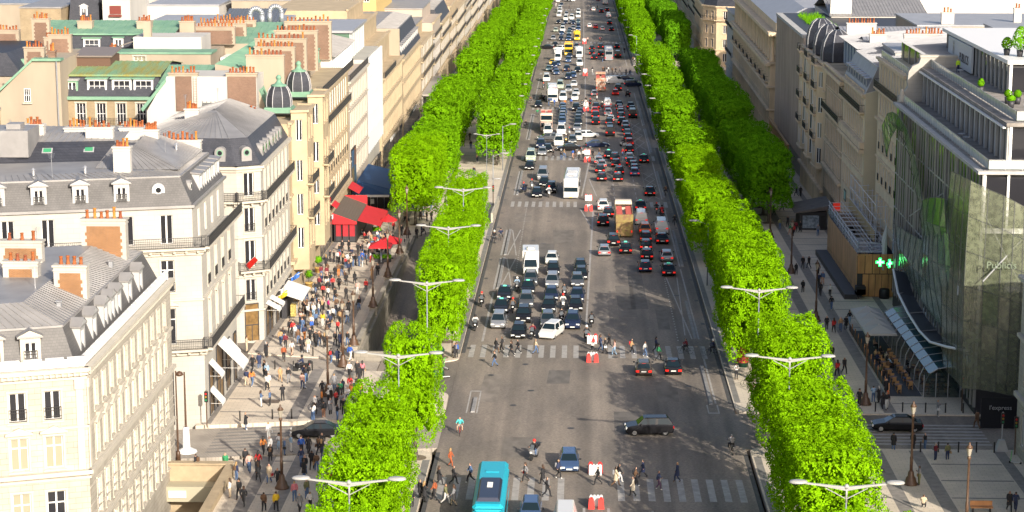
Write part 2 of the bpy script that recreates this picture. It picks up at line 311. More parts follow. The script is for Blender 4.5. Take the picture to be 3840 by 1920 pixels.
# ------------------------------------------------------------------ road markings
mk = 0.008
def mark(poly, name="road_marking", par=None):
    mb = MB(); mb.poly(sl(poly, mk)); return obj(name, mb.mesh(name, [PAINT]), par or road)
def zebra(y0, y1, xa, xb, step, w, skip=None, par=None, h=None):
    x = xa
    while x + w <= xb:
        if not (skip and skip[0] < x + w/2 < skip[1]):
            mb = MB(); mb.poly(sl(strip(x, x + w, y0 + rnd.uniform(-.08,.08), y1 + rnd.uniform(-.08,.08)), mk if h is None else h)); obj("zebra_stripe", mb.mesh("zebra_stripe", [PAINT]), par or road)
        x += step
zebra(166.3, 173.0, -13.1, 14.0, 1.27, 0.58, (-1.4, 1.7))
zebra(219.9, 226.2, -13.2, 14.0, 1.27, 0.58, (-1.2, 1.9))
zebra(329.0, 334.8, -12.2, 14.0, 1.12, 0.55, (-1.0, 1.6))
zebra(387.4, 393.8, -12.2, 13.6, 1.12, 0.55, (-1.0, 1.6))
zebra(478.0, 484.0, -12.2, 13.6, 1.12, 0.55, (-1.0, 1.6))
zebra(571.0, 577.0, -12.2, 13.6, 1.2, 0.6, (-1.0, 1.6))
zebra(690.0, 696.0, -12.2, 13.6, 1.2, 0.6, (-1.0, 1.6))
zebra(880.0, 888.0, -12.2, 13.6, 1.2, 0.6, (-1.0, 1.6))
# side street zebras: stripes laid along the avenue's cross direction
for i in range(7):
    mb = MB(); y = 186.0 + i*1.15
    for key, poly in (('r', strip(24.4, 36.6, y - 1.0, y - 0.5)),):
        mb.poly(sl(poly, mk)); obj("zebra_stripe", mb.mesh("zebra_stripe", [PAINT]), side_r)
for i in range(8):
    y = 180.0 + i*1.12
    mb = MB(); mb.poly(sl([(-34.8,y),(-28.0,y+1.6),(-28.0,y+2.1),(-34.8,y+.5)], mk)); obj("zebra_stripe", mb.mesh("zebra_stripe", [BAND]), side_l)
def line(x0, y0, x1, y1, w):
    mark([(x0-w/2,y0),(x0+w/2,y0),(x1+w/2,y1),(x1-w/2,y1)])
line(-0.35, 236, -0.1, 252, .22); line(-0.1, 252.6, 1.0, 325, .26); line(-1.0, 326.5, 0.75, 308, .18); line(0.3,231,-0.35,238,.16)
line(-1.2, 326.8, 1.9, 326.8, .3); line(-0.8, 341, 0.6, 384, .26); line(1.7, 341, 0.5, 362, .18); line(-0.9, 385.6, 1.9, 385.6, .3)
line(0.1,398,0.4,476,.24); line(-1.2,410,0.2,398,.18); line(0.1,488,0.3,570,.24); line(0.1,580,0.3,688,.24); line(0.1,700,0.3,876,.24)
line(-0.7,100,-0.7,164.2,.22); line(1.3,100,1.3,164.2,.22); line(4.9,100,4.9,163.5,.18); line(9.0,100,9.2,163.5,.18); line(-4.6,100,-4.6,163.5,.18)
for a, b in ((228,257),(259,282),(284,306),(342,372),(420,470),(500,560)): line(-12.0, a, -11.95, b, .26)
for a, b in ((284,306),(262,281.5),(238,260)):
    line(-11.1, a, -9.9, b, .16); line(-9.9, a, -11.1, b, .16)
for a, b in ((228,330),(342,386),(400,470)):
    y = a
    while y < b:
        mark(strip(-9.65,-9.48,y,y+.55)); y += 1.5
for a, b in ((200,226),(230,274),(276,327),(338,385),(398,440),(446,520),(600,680),(700,800)): line(12.35, a, 12.35, b, .2)
for a, b in ((229,268),(336,372),(396,470)):
    y = a
    while y < b:
        mark(strip(9.9,10.06,y,y+.55)); y += 1.5
line(11.6,230,10.2,268,.16); line(11.6,268,10.9,232,.14)
for y0 in (338,346,354,362): line(10.2,y0,12.0,y0+8,.14); line(12.0,y0,10.2,y0+8,.14)
for y0 in (404,416,428,440): line(9.6,y0,11.8,y0+12,.16); line(11.8,y0,9.6,y0+12,.16)
for x in (4.6, 8.2):
    for a, b in ((338,386),(396,476),(486,560)):
        y = a
        while y < b: mark(strip(x-.07,x+.07,y,y+2.6)); y += 5.2
for x in (-3.9, -8.0):
    for a, b in ((229,250),(338,352),(396,474),(486,566)):
        y = a
        while y < b: mark(strip(x-.07,x+.07,y,y+2.6)); y += 5.2
# low granite separators of the cycle lanes, each a length of kerb
SEP = mat("separator_granite", (0.27,0.26,0.25), 0.8, noise=0.25, scale=1)
def separator(x, y0, y1, w=.42, h=.14):
    mb = MB(); mb.hexa(sl(strip(x-w/2,x+w/2,y0,y1),0.0), sl(strip(x-w/2+.05,x+w/2-.05,y0+.12,y1-.12),h)); o = obj("lane_separator", mb.mesh("lane_separator",[SEP]), road); return o
for x, a, b in ((-11.45,195.6,201.5),(-11.5,259.5,281.8),(-11.45,284.2,306.2),(-11.5,342,372),(11.9,199.5,216.5),(12.0,230,252),(12.75,276,306),(12.75,340,372),(12.7,399,440),(-11.5,420,468),(12.7,446,500)): separator(x, a, b)
mark([(-12.1,204.6),(-11.0,204.6),(-11.0,204.2),(-12.1,204.2)]); line(-12.05,195.4,-12.05,204.5,.14); line(-11.05,195.4,-11.05,204.5,.14)
mark([(11.4,196.0),(12.5,196.0),(12.5,196.4),(11.4,196.4)]); line(11.45,196.2,11.45,199.4,.14); line(12.45,196.2,12.45,199.4,.14)

# repairs, covers and drains in the roadway
PATCH = [mat("patch_%d" % i, c, .9, noise=.35, scale=.9, stretch=(1,.5,1)) for i, c in enumerate(((.185,.16,.135),(.15,.133,.117),(.24,.205,.17)))]
pr_ = random.Random(11)
for x, y, w, l, k in ((-6.5,183,3.2,7,0),(3.6,192,2.6,9,1),(-10.2,206,1.8,12,2),(7.8,205,2.2,8,0),(-3.2,211,2.4,6,1),(1.6,246,1.6,26,2),(4.6,252,2.2,20,0),(-6,286,2.4,16,1),(2.4,290,1.7,22,2),(-3.5,300,3.0,12,0),(6.2,262,1.8,30,1),(-9.8,318,2.4,9,2),(8.8,244,1.4,18,0),(-7.9,345,2.0,10,1),(4.0,360,3.0,12,0)):
    q = [(x-w/2+pr_.uniform(-.15,.15), y-l/2+pr_.uniform(-.3,.3)),(x+w/2+pr_.uniform(-.15,.15), y-l/2+pr_.uniform(-.3,.3)),(x+w/2+pr_.uniform(-.15,.15), y+l/2),(x-w/2+pr_.uniform(-.15,.15), y+l/2)]
    mb = MB(); mb.poly(sl(q, .004)); obj("road_patch", mb.mesh("road_patch", [PATCH[k]]), road)
COVER = mat("iron_cover", (.055,.05,.046), .6)
for i in range(26):
    x, y = pr_.uniform(-12,12), pr_.uniform(172,345); mb = MB(); mb.poly([(x+.36*math.cos(a*.5236), y+.36*math.sin(a*.5236), gz(y+.36*math.sin(a*.5236))+.0105) for a in range(12)]); obj("manhole_cover", mb.mesh("manhole_cover", [COVER]), road)
for i in range(14):
    for sx in (-13.3, 13.3):
        y = 224+i*14.0; mb = MB(); mb.poly(sl(strip(sx-.22,sx+.22,y,y+.9), .0115)); obj("drain_grate", mb.mesh("drain_grate", [COVER]), road)
# ------------------------------------------------------------------ trees
LEAF = leafmat("spring_leaf", (0.185,0.385,0.004), (0.22,0.43,0.004))
LEAFD = leafmat("plane_leaf", (0.12,0.31,0.008), (0.15,0.38,0.01))
LEAFM = leafmat("far_leaf", (0.14,0.32,0.005), (0.18,0.38,0.005))  # deeper green of the same leaf, for the far crowns
BARK = mat("tree_bark", (0.13,0.11,0.085), 0.9, noise=0.4, scale=3)
from mathutils import noise as mnoise
def crown_mesh(name, seed, hx, hy, hz, m, nleaf=13000, leaf=0.21, rough=.42):
    """box-clipped crown: leaves in a ragged layer over a rounded box, with hollows, plus larger leaves inside"""
    r = random.Random(seed); v = []; f = []; off = Vector((seed*3.1, seed*1.7, seed*.9))
    def leafq(p, nrm, s, jit):
        t = Vector((r.gauss(0,1), r.gauss(0,1), r.gauss(0,1))); n = (nrm + t*jit).normalized()
        a = n.orthogonal().normalized(); a.rotate(Matrix.Rotation(r.uniform(0, 6.28), 3, n)); b = n.cross(a)
        a *= s*0.5; b *= s*0.36; k = len(v)
        v.extend([tuple(p-a), tuple(p-b*0.9+n*s*.08), tuple(p+a), tuple(p+b*0.9+n*s*.08)]); f.append((k,k+1,k+2,k+3))
    faces = [((1,0,0),hy*hz),((-1,0,0),hy*hz),((0,1,0),hx*hz),((0,-1,0),hx*hz),((0,0,1),hx*hy),((0,0,-1),hx*hy*.35)]
    tot = sum(w for _, w in faces); H = Vector((hx,hy,hz))
    for i in range(nleaf):
        q = r.random()*tot
        for fn, w in faces:
            q -= w
            if q <= 0: break
        fn = Vector(fn); u = Vector((r.uniform(-1,1), r.uniform(-1,1), r.uniform(-1,1)))
        for k in range(3):
            if fn[k]: u[k] = fn[k]
        # round the edges
        e = 0.0; nr = Vector(fn)
        for k in range(3):
            t = max(0, abs(u[k])-.78)/.22; nr[k] += math.copysign(t*t*.7, u[k])*(0 if fn[k] else 1)
        nr.normalize(); p = Vector((u.x*hx, u.y*hy, u.z*hz)); ed = sorted(max(0,abs(c)-.8)/.2 for c in u)[1]; p -= nr*ed*ed*.45
        g = mnoise.noise(p*.55+off); g2 = mnoise.noise(p*1.6+off*2)
        if g2 < -.27 and r.random() < .72: continue            # a hollow: the dark inside shows
        d = rough*g*1.9 + .34*g2 + r.uniform(-.22,.10)
        gn = Vector((mnoise.noise(p*1.6+off*2+Vector((.3,0,0)))-g2, mnoise.noise(p*1.6+off*2+Vector((0,.3,0)))-g2, mnoise.noise(p*1.6+off*2+Vector((0,0,.3)))-g2))
        leafq(p + nr*d, (nr - gn*.9).normalized(), leaf*r.uniform(.7,1.4), .42)
    for k in range(520):
        p = Vector((r.uniform(-1,1)*(hx-.8), r.uniform(-1,1)*(hy-.6), r.uniform(-1,1)*(hz-.9)))
        leafq(p, Vector((r.gauss(0,1), r.gauss(0,1), r.gauss(0,1))).normalized(), 1.3, .2)
    me = bpy.data.meshes.new(name); me.from_pydata(v, [], f); me.materials.append(m); me.update(); return me
CROWNS = [crown_mesh("crown", 100+i, 3.1, 3.62, 4.45, LEAF) for i in range(6)]
CROWNSD = [crown_mesh("crown", 200+i, 3.4, 3.7, 4.5, LEAFD, 8000, .28, .6) for i in range(4)]
CROWNSF = [crown_mesh("crown", 300+i, 3.2, 3.62, 4.4, LEAFM, 5200, .34, .55) for i in range(4)]
def trunk_mesh(name, seed, h):
    r = random.Random(seed); mb = MB(); rg = []
    for i in range(5):
        t = i/4; rr = 0.24*(1-.35*t) + (0.1 if i == 0 else 0); dx = r.uniform(-.06,.06)*i; dy = r.uniform(-.06,.06)*i
        rg.append([(dx+rr*math.cos(a*math.pi/4), dy+rr*math.sin(a*math.pi/4), t*h) for a in range(8)])
    mb.loft(rg)
    for k in range(7):
        a = r.uniform(0,6.28); z = h*r.uniform(.75,1.0); q = (math.cos(a)*r.uniform(1.2,2.2), math.sin(a)*r.uniform(1.4,2.6), z + r.uniform(1.8,4.5))
        mid = (q[0]*.45, q[1]*.45, z+(q[2]-z)*.6)
        mb.cyl((0,0,z-.2), mid, .11, .08, 5); mb.cyl(mid, q, .08, .03, 5)
    return mb.mesh(name, [BARK], True)
TRUNKS = [trunk_mesh("trunk", 40+i, 3.6) for i in range(4)]
GRATE = mat("tree_grate", (0.20,0.15,0.10), 0.85, noise=0.3, scale=3)
gm = MB(); gm.lathe([(0.0,0.012),(0.95,0.012),(1.0,0.0)], 14); GRATEM = gm.mesh("tree_grate", [GRATE])
rowname = {'li':"kerbside row left of the roadway", 'lo':"pavement row beside the left facades", 'ri':"kerbside row right of the roadway", 'ro':"pavement row beside the right facades"}
def tree(x, y, key, n, crowns, sc=(1,1,1), zc=7.2):
    t = thing("clipped_tree", "clipped green tree, %s from the near end of the %s" % (ordn(n), rowname[key]), "tree", (x, y, gz(y)), 0.0, "clipped avenue trees")
    tr = obj("trunk", TRUNKS[n % 4], t, (0,0,0), rnd.uniform(0,6.28))
    c = obj("crown", crowns[rnd.randrange(len(crowns))], t, (rnd.uniform(-.15,.15), 0, zc*sc[2] + rnd.uniform(-.1,.1)), math.pi*rnd.randrange(2), scale=(sc[0]*rnd.uniform(.96,1.04), sc[1]*rnd.uniform(.97,1.06), sc[2]*rnd.uniform(.97,1.04)))
    if y < 330: obj("tree_grate", GRATEM, t, (0,0,KH+.004))
    return t
LAMPS_L = [93,129,166.2,198.4,232,262.6,296,331,366,400,434,468,502,536,570,605,640,675,710,745,780,815,850,885,920,955]
LAMPS_R = [93,129.2,166.1,195.8,232,266,300,334,368,402,436,470,504,538,572,606,640,675,710,745,780,815,850,885,920,955]
def row(key, x, segs, crowns, far, lamps, zc=7.2, sx=1.0, xf=None):
    n = 0; bz = 1.0
    for a, b in zip(lamps, lamps[1:]):          # three trees stand between two lamps, an opening at each lamp
        bz = rnd.choice((.84,.92,1.0,1.05)) if b > 210 else rnd.choice((.94,1.0)); bx = rnd.uniform(-.6,.6); m = 3 if b < 480 else 3; gx = rnd.uniform(.93,1.07)
        for k in range(m):
            y = a + (b-a)*((k+.5)/m*.70 + .27)
            if not any(p <= y <= q for p, q in segs): continue
            n += 1; st = (b-a)*.70/m
            sc = ((sx if y < 340 else 1)*gx, st/7.1*(.86 if key == 'li' and y < 340 else .95), bz*rnd.uniform(.97,1.03))
            tree((x if y < 340 or xf is None else xf) + bx + rnd.uniform(-.1,.1), y, key, n, crowns if y < 330 else far, sc, zc)
row('li', -16.3, ((120,181),(198,208),(219,306),(369,462),(472,960)), CROWNS, CROWNSF, LAMPS_L, 7.0, .76, -16.9)
row('ri', 17.3, ((120,187),(199,405),(422,553),(603,960)), CROWNS, CROWNSF, LAMPS_R, 7.35, .95)
row('lo', -26.3, ((301,404),(412,462),(472,960)), CROWNS, CROWNSF, LAMPS_L, 7.2)
row('ro', 27.4, ((301,404),(422,550),(610,960)), CROWNSD, CROWNSD, LAMPS_R, 7.4)
# ------------------------------------------------------------------ tall double-arm street lamps between the trees
LAMPW = mat("lamp_enamel", (0.33,0.325,0.31), 0.45, noise=0.12, scale=2)
LPOLE = mat("lamp_pole_grey", (0.20,0.22,0.25), 0.5)
def build_lamp_meshes(H):
    pole = MB(); pole.cyl((0,0,0),(0,0,H-.9),.09,.05,8); pm = pole.mesh("pole",[LPOLE],True)
    hub = MB(); hub.cyl((0,0,H-1.0),(0,0,H+.1),.07,.07,8); hub.lathe([(.0,0),(.16,.02),(.16,.2),(.06,.3),(0,.3)],8,(0,0,H-.05)); hm = hub.mesh("collar",[LAMPW],True)
    arm = MB()
    def bar(a, b, w0, w1):
        a = Vector(a); b = Vector(b); d = (b-a); up = Vector((0,0,1)); s = d.cross(up).normalized()
        rg = []
        for p, w in ((a,w0),(b,w1)): rg.append([p+s*w*.5-up*w*.45, p-s*w*.5-up*w*.45, p-s*w*.5+up*w*.45, p+s*w*.5+up*w*.45])
        arm.loft(rg)
    bar((0,0,H),(2.75,0,H+.30),.17,.11); bar((0,0,H-.14),(1.5,0,H+.12),.12,.09); bar((0,0,H-.75),(1.35,0,H-.02),.06,.06)
    am = arm.mesh("arm",[LAMPW])
    hd = MB(); n = 14
    rg = []
    for s_, z in ((0.55,-.07),(.95,-.03),(1.0,.03),(.85,.12),(.4,.16)):
        rg.append([(3.1+.62*s_*math.cos(2*math.pi*i/n), .36*s_*math.sin(2*math.pi*i/n), H+.34+z) for i in range(n)])
    hd.loft(rg); hm2 = hd.mesh("lamp_head",[LAMPW],True)
    return pm, hm, am, hm2
LM = build_lamp_meshes(12.2)
def street_lamp(x, y, label):
    t = thing("street_lamp", label, "street lamp", (x, y, gz(y)), 0, "double-arm street lamps in the tree rows")
    obj("pole", LM[0], t); obj("collar", LM[1], t)
    for a in (0, math.pi): obj("arm", LM[2], t, rz=a); obj("lamp_head", LM[3], t, rz=a)
    return t
SLM = MB(); SLM.cyl((0,0,0),(0,0,8.2),.09,.06,6); SLM = SLM.mesh("pole",[LPOLE],True)
SAM = MB(); SAM.cyl((0,0,8.0),(-1.4,0,8.5),.05,.04,5); SAM = SAM.mesh("arm",[LAMPW],True)
SHM = MB(); SHM.loft([[(-1.8+.7*q*math.cos(2*math.pi*i/12),.32*q*math.sin(2*math.pi*i/12),8.5+z) for i in range(12)] for q,z in ((.5,-.08),(1,0),(.9,.1),(.4,.15))]); SHM = SHM.mesh("lamp_head",[LAMPW],True)
for key, x, ys in (('left', -16.0, (129,166.2,198.4,232,262.6)), ('right', 16.0, (129.2,166.1,195.8))):
    for i, y in enumerate(ys):
        street_lamp(x, y, "white double-arm street lamp, %s from the near end of the %s tree row" % (ordn(i+1), key))
sl_ = street_lamp(-17.0, 352, "white double-arm street lamp standing alone before the boxy clipped tree"); sl_.scale = (.62,.62,.72)
for key, x, ys in (('left', -15.0, (300,330,372,398,424,450,476,502,530,560,590,625,660,700,740)), ('right', 15.2, (262,300,332,362,392,420,448,476,504,532,606,640,675,710,745))):
    for i, y in enumerate(ys):
        t = thing("kerb_lamp", "slim kerb lamp with one white oval head, %s along the %s kerb" % (ordn(i+1), key), "street lamp", (x,y,gz(y)), 0 if key == 'right' else math.pi, "single-head kerb lamps")
        obj("pole", SLM, t); obj("arm", SAM, t); obj("lamp_head", SHM, t)
# ------------------------------------------------------------------ building kit
CACHE = {}
def cached(key, fn):
    if key not in CACHE: CACHE[key] = fn()
    return CACHE[key]
def unit(p0, p1):
    dx, dy = p1[0]-p0[0], p1[1]-p0[1]; l = math.hypot(dx, dy); return dx/l, dy/l, l
def wall_face(mb, p0, p1, z0, z1, ops=(), depth=0.28, m=0):
    """vertical wall from p0 to p1 (outside on the right-hand side), with real openings and reveals"""
    ux, uy, l = unit(p0, p1); nx, ny = uy, -ux
    us = sorted({0.0, l} | {round(u, 4) for o in ops for u in o[:2]}); zs = sorted({z0, z1} | {round(z, 4) for o in ops for z in o[2:4]})
    us = [u for u in us if -1e-6 <= u <= l+1e-6]; zs = [z for z in zs if z0-1e-6 <= z <= z1+1e-6]
    P = lambda u, z, d=0.0: (p0[0]+ux*u-nx*d, p0[1]+uy*u-ny*d, z)
    for i in range(len(us)-1):
        uc = (us[i]+us[i+1])/2; j = 0
        while j < len(zs)-1:
            def hole(jj):
                zc = (zs[jj]+zs[jj+1])/2
                return any(o[0] < uc < o[1] and o[2] < zc < o[3] for o in ops)
            if hole(j): j += 1; continue
            k = j
            while k+1 < len(zs)-1 and not hole(k+1): k += 1
            mb.poly([P(us[i],zs[j]),P(us[i+1],zs[j]),P(us[i+1],zs[k+1]),P(us[i],zs[k+1])], m); j = k+1
    for o in ops:
        a, b, c, d = o[:4]
        mb.poly([P(a,c),P(a,c,depth),P(a,d,depth),P(a,d)], m); mb.poly([P(b,c,depth),P(b,c),P(b,d),P(b,d,depth)], m)
        mb.poly([P(a,c),P(b,c),P(b,c,depth),P(a,c,depth)], m); mb.poly([P(a,d,depth),P(b,d,depth),P(b,d),P(a,d)], m)
def win_meshes(w, h, style='french'):
    def mk_():
        fr = MB(); t = 0.07; y0, y1 = 0.17, 0.23
        fr.box(-w/2, -w/2+t, y0, y1, 0, h); fr.box(w/2-t, w/2, y0, y1, 0, h); fr.box(-w/2+t, w/2-t, y0, y1, h-t, h); fr.box(-w/2+t, w/2-t, y0, y1, 0, t)
        if style == 'french': fr.box(-.075, .075, y0-.012, y1, t, h-t)
        if style == 'cross': fr.box(-.06, .06, y0-.012, y1, t, h-t); fr.box(-w/2+t, -.06, y0, y1-.01, h*.68, h*.68+.09); fr.box(.06, w/2-t, y0, y1-.01, h*.68, h*.68+.09)
        if style == 'multi':
            for k in (1,2): fr.box(-w/2+w*k/3-.03, -w/2+w*k/3+.03, y0-.01, y1, t, h-t)
            fr.box(-w/2+t, w/2-t, y0+.01, y1-.01, h*.5-.03, h*.5+.03)
        pa = MB(); pa.poly([(-w/2+t/2,.21,t/2),(w/2-t/2,.21,t/2),(w/2-t/2,.21,h-t/2),(-w/2+t/2,.21,h-t/2)])
        return fr.mesh("window", [WHITE]), pa.mesh("pane", [GLASS])
    return cached(('win', round(w,2), round(h,2), style), mk_)
def win_far(w, h):
    def mk_():
        m = MB(); m.poly([(-w/2,.2,0),(w/2,.2,0),(w/2,.2,h),(-w/2,.2,h)], 1); m.box(-w/2,-w/2+.08,.12,.19,0,h); m.box(w/2-.08,w/2,.12,.19,0,h); m.box(-.05,.05,.12,.19,0,h)
        return m.mesh("window", [WHITE, GLASS])
    return cached(('winf', round(w,2), round(h,2)), mk_)
def railing_mb(l, h=1.0, step=0.16, y=0.0, pat=True):
    m = MB(); m.box(0,l,y-.025,y+.025,h-.05,h); m.box(0,l,y-.02,y+.02,.04,.08)
    if pat: m.box(0,l,y-.015,y+.015,h*.72,h*.72+.03); m.box(0,l,y-.015,y+.015,h*.28,h*.28+.03)
    n = max(2, int(l/step))
    for i in range(n+1):
        x = l*i/n; m.box(x-.014,x+.014,y-.014,y+.014,.06,h-.04, 0, 'tb')
    return m
def guard_mesh(w): return cached(('guard', round(w,2)), lambda: (lambda m: m.mesh("railing",[IRON]))(MB().add(railing_mb(w+.1, .95, .13, -.06), Matrix.Translation((-w/2-.05,0,0)))))
def place(me, p0, u, z, parent, uxy, name, y=0.0, mats=None):
    ux, uy = uxy; nx, ny = uy, -ux
    return obj(name, me, parent, (p0[0]+ux*u-nx*y, p0[1]+uy*u-ny*y, z), math.atan2(uy, ux), mats)
def ledge(mb, p0, p1, z, h, out, m=0, ext=0.0, inn=0.05):
    """box moulding along a wall"""
    ux, uy, l = unit(p0, p1); nx, ny = uy, -ux
    a = (p0[0]-ux*ext, p0[1]-uy*ext); b = (p1[0]+ux*ext, p1[1]+uy*ext)
    r = [(a[0]-nx*inn,a[1]-ny*inn),(a[0]+nx*out,a[1]+ny*out),(b[0]+nx*out,b[1]+ny*out),(b[0]-nx*inn,b[1]-ny*inn)]
    mb.hexa([(x,y,z) for x,y in r][::-1], [(x,y,z+h) for x,y in r][::-1], m)
def balcony(parent, p0, p1, z, out=0.75, step=0.16, ends=True, trim=None, h=1.0, ext=0.0):
    ux, uy, l = unit(p0, p1); nx, ny = uy, -ux
    mb = MB(); ledge(mb, p0, p1, z-.22, .22, out, ext=ext)
    k = 0.4
    while k < l and trim is not None and step < .3:     # brackets
        a = (p0[0]+ux*k, p0[1]+uy*k); b = (a[0]+ux*.22, a[1]+uy*.22); ledge(mb, a, b, z-.52, .3, out*.7); k += 1.1
    part("balcony_slab", mb, trim or CREAM_TRIM, parent)
    rl = MB(); a = Matrix.Translation((p0[0]+nx*(out-.06)-ux*ext, p0[1]+ny*(out-.06)-uy*ext, z)) @ Matrix.Rotation(math.atan2(uy,ux),4,'Z')
    rl.add(railing_mb(l+2*ext, h, step, 0, step < .3), a)
    if ends:
        for q in (p0, p1):
            e = railing_mb(out-.06, h, step, 0, False); M_ = Matrix.Translation((q[0]+nx*.0,q[1]+ny*.0,z)) @ Matrix.Rotation(math.atan2(ny,nx),4,'Z'); rl.add(e, M_)
    part("railing", rl, IRON, parent)
def inset(poly, d):
    """move each edge inwards by d[i]; convex polygon, counter-clockwise"""
    n = len(poly); out = []
    L_ = []
    for i in range(n):
        p, q = poly[i], poly[(i+1)%n]; ux, uy, l = unit(p, q); nx, ny = -uy, ux
        L_.append(((p[0]+nx*d[i], p[1]+ny*d[i]), (ux, uy)))
    for i in range(n):
        (p, u), (q, w) = L_[i-1], L_[i]; den = u[0]*w[1]-u[1]*w[0]
        t = ((q[0]-p[0])*w[1]-(q[1]-p[1])*w[0])/den; out.append((p[0]+u[0]*t, p[1]+u[1]*t))
    return out
def seams(mb, a, b, c, d, step=0.62, r=.035, m=0):
    """standing seams on the quad a-b (eave) / d-c (ridge)"""
    a, b, c, d = map(Vector, (a, b, c, d)); n = max(1, int((b-a).length/step)); nrm = (b-a).cross(d-a).normalized()
    if nrm.z < 0: nrm = -nrm
    for i in range(n+1):
        t = i/n; p = a.lerp(b, t); q = d.lerp(c, t); s = (b-a).normalized()*r
        mb.hexa([p-s, p+s, q+s, q-s], [p-s+nrm*.06, p+s+nrm*.06, q+s+nrm*.06, q-s+nrm*.06], m, bottom=False)
def roof_quad(mb, a, b, c, d, step=0.62, m=0):
    mb.poly([a,b,c,d], m); 
    if step: seams(mb, a, b, c, d, step, m=m)
def mansard(parent, poly, z0, z1, ins, slate, top_mat, rise=0.7, ins2=None, step=0.62):
    t = inset(poly, ins); mb = MB(); n = len(poly)
    P0 = [(x,y,z0) for x,y in poly]; P1 = [(x,y,z1) for x,y in t]
    mb.hexa(P0, P1, 0, bottom=False, top=False); ro = part("roof", mb, slate, parent)
    ins2 = ins2 or [i*3+.01 if i > .05 else 0.01 for i in ins]
    t2 = inset(t, ins2); P2 = [(x,y,z1+rise) for x,y in t2]; m2 = MB()
    for i in range(n): roof_quad(m2, P1[i], P1[(i+1)%n], P2[(i+1)%n], P2[i], step if ins2[i] > .3 else 0)
    m2.poly(P2); 
    for i in range(n): 
        if ins[i] > .05: ledge(m2, t[i], t[(i+1)%n], z1-.1, .16, .1)
    part("zinc_roof", m2, top_mat, parent); return ro, t
def pot_meshes():
    out = []
    for k, (r0, r1, h, m) in enumerate(((.14,.12,.62,POT),(.12,.12,.8,POT3),(.15,.11,.5,POT2),(.13,.13,.7,POT))):
        m_ = MB(); m_.lathe([(r0+.03,0),(r0+.03,.08),(r0,.1),(r1,h-.1),(r1+.03,h-.08),(r1+.03,h),(r1-.04,h),(r1-.05,h-.25)], 9, caps=False); m_.poly([((r1-.05)*math.cos(i*.7854),(r1-.05)*math.sin(i*.7854),h-.2) for i in range(8)]); out.append(m_.mesh("chimney_pot",[m],True))
    return out
POTS = pot_meshes()
def chimney(parent, cx, cy, w, d, z0, z1, npot=5, body=PLASTER, brick=None, rz=0.0, cap=None, seed=0):
    """stack w wide (local x) d deep; pots in a row on the cap"""
    r = random.Random(int(cx*31+cy*17)+seed)
    mb = MB(); mb.box(-w/2,w/2,-d/2,d/2,0,z1-z0); mb.box(-w/2-.1,w/2+.1,-d/2-.1,d/2+.1,z1-z0,z1-z0+.16); mb.box(-w/2-.05,w/2+.05,-d/2-.05,d/2+.05,z1-z0-.3,z1-z0-.2)
    o = part("chimney", mb, body, parent, (cx,cy,z0), rz)
    if brick:
        b = MB(); q = min(.45, w*.18); y = -d/2-.02; hz_ = z1-z0
        b.box(-w/2+q,w/2-q,y,-d/2+.02,.05,hz_-.45)
        for k in range(max(1,int((hz_-.6)/.55))): b.box(-w/2+q-.14,w/2-q+.14,y+.004,-d/2+.02,.2+k*.55,.2+k*.55+.27)
        part("brick_panel", b, brick, o)
    for k in range(npot):
        x = -w/2+.2+(w-.4)*((k+.5)/npot)
        obj("chimney_pot", POTS[r.randrange(4)], o, (x+r.uniform(-.06,.06), r.uniform(-.05,.05), z1-z0+.15), r.uniform(0,3), scale=(1,1,r.uniform(.8,1.25)))
    return o
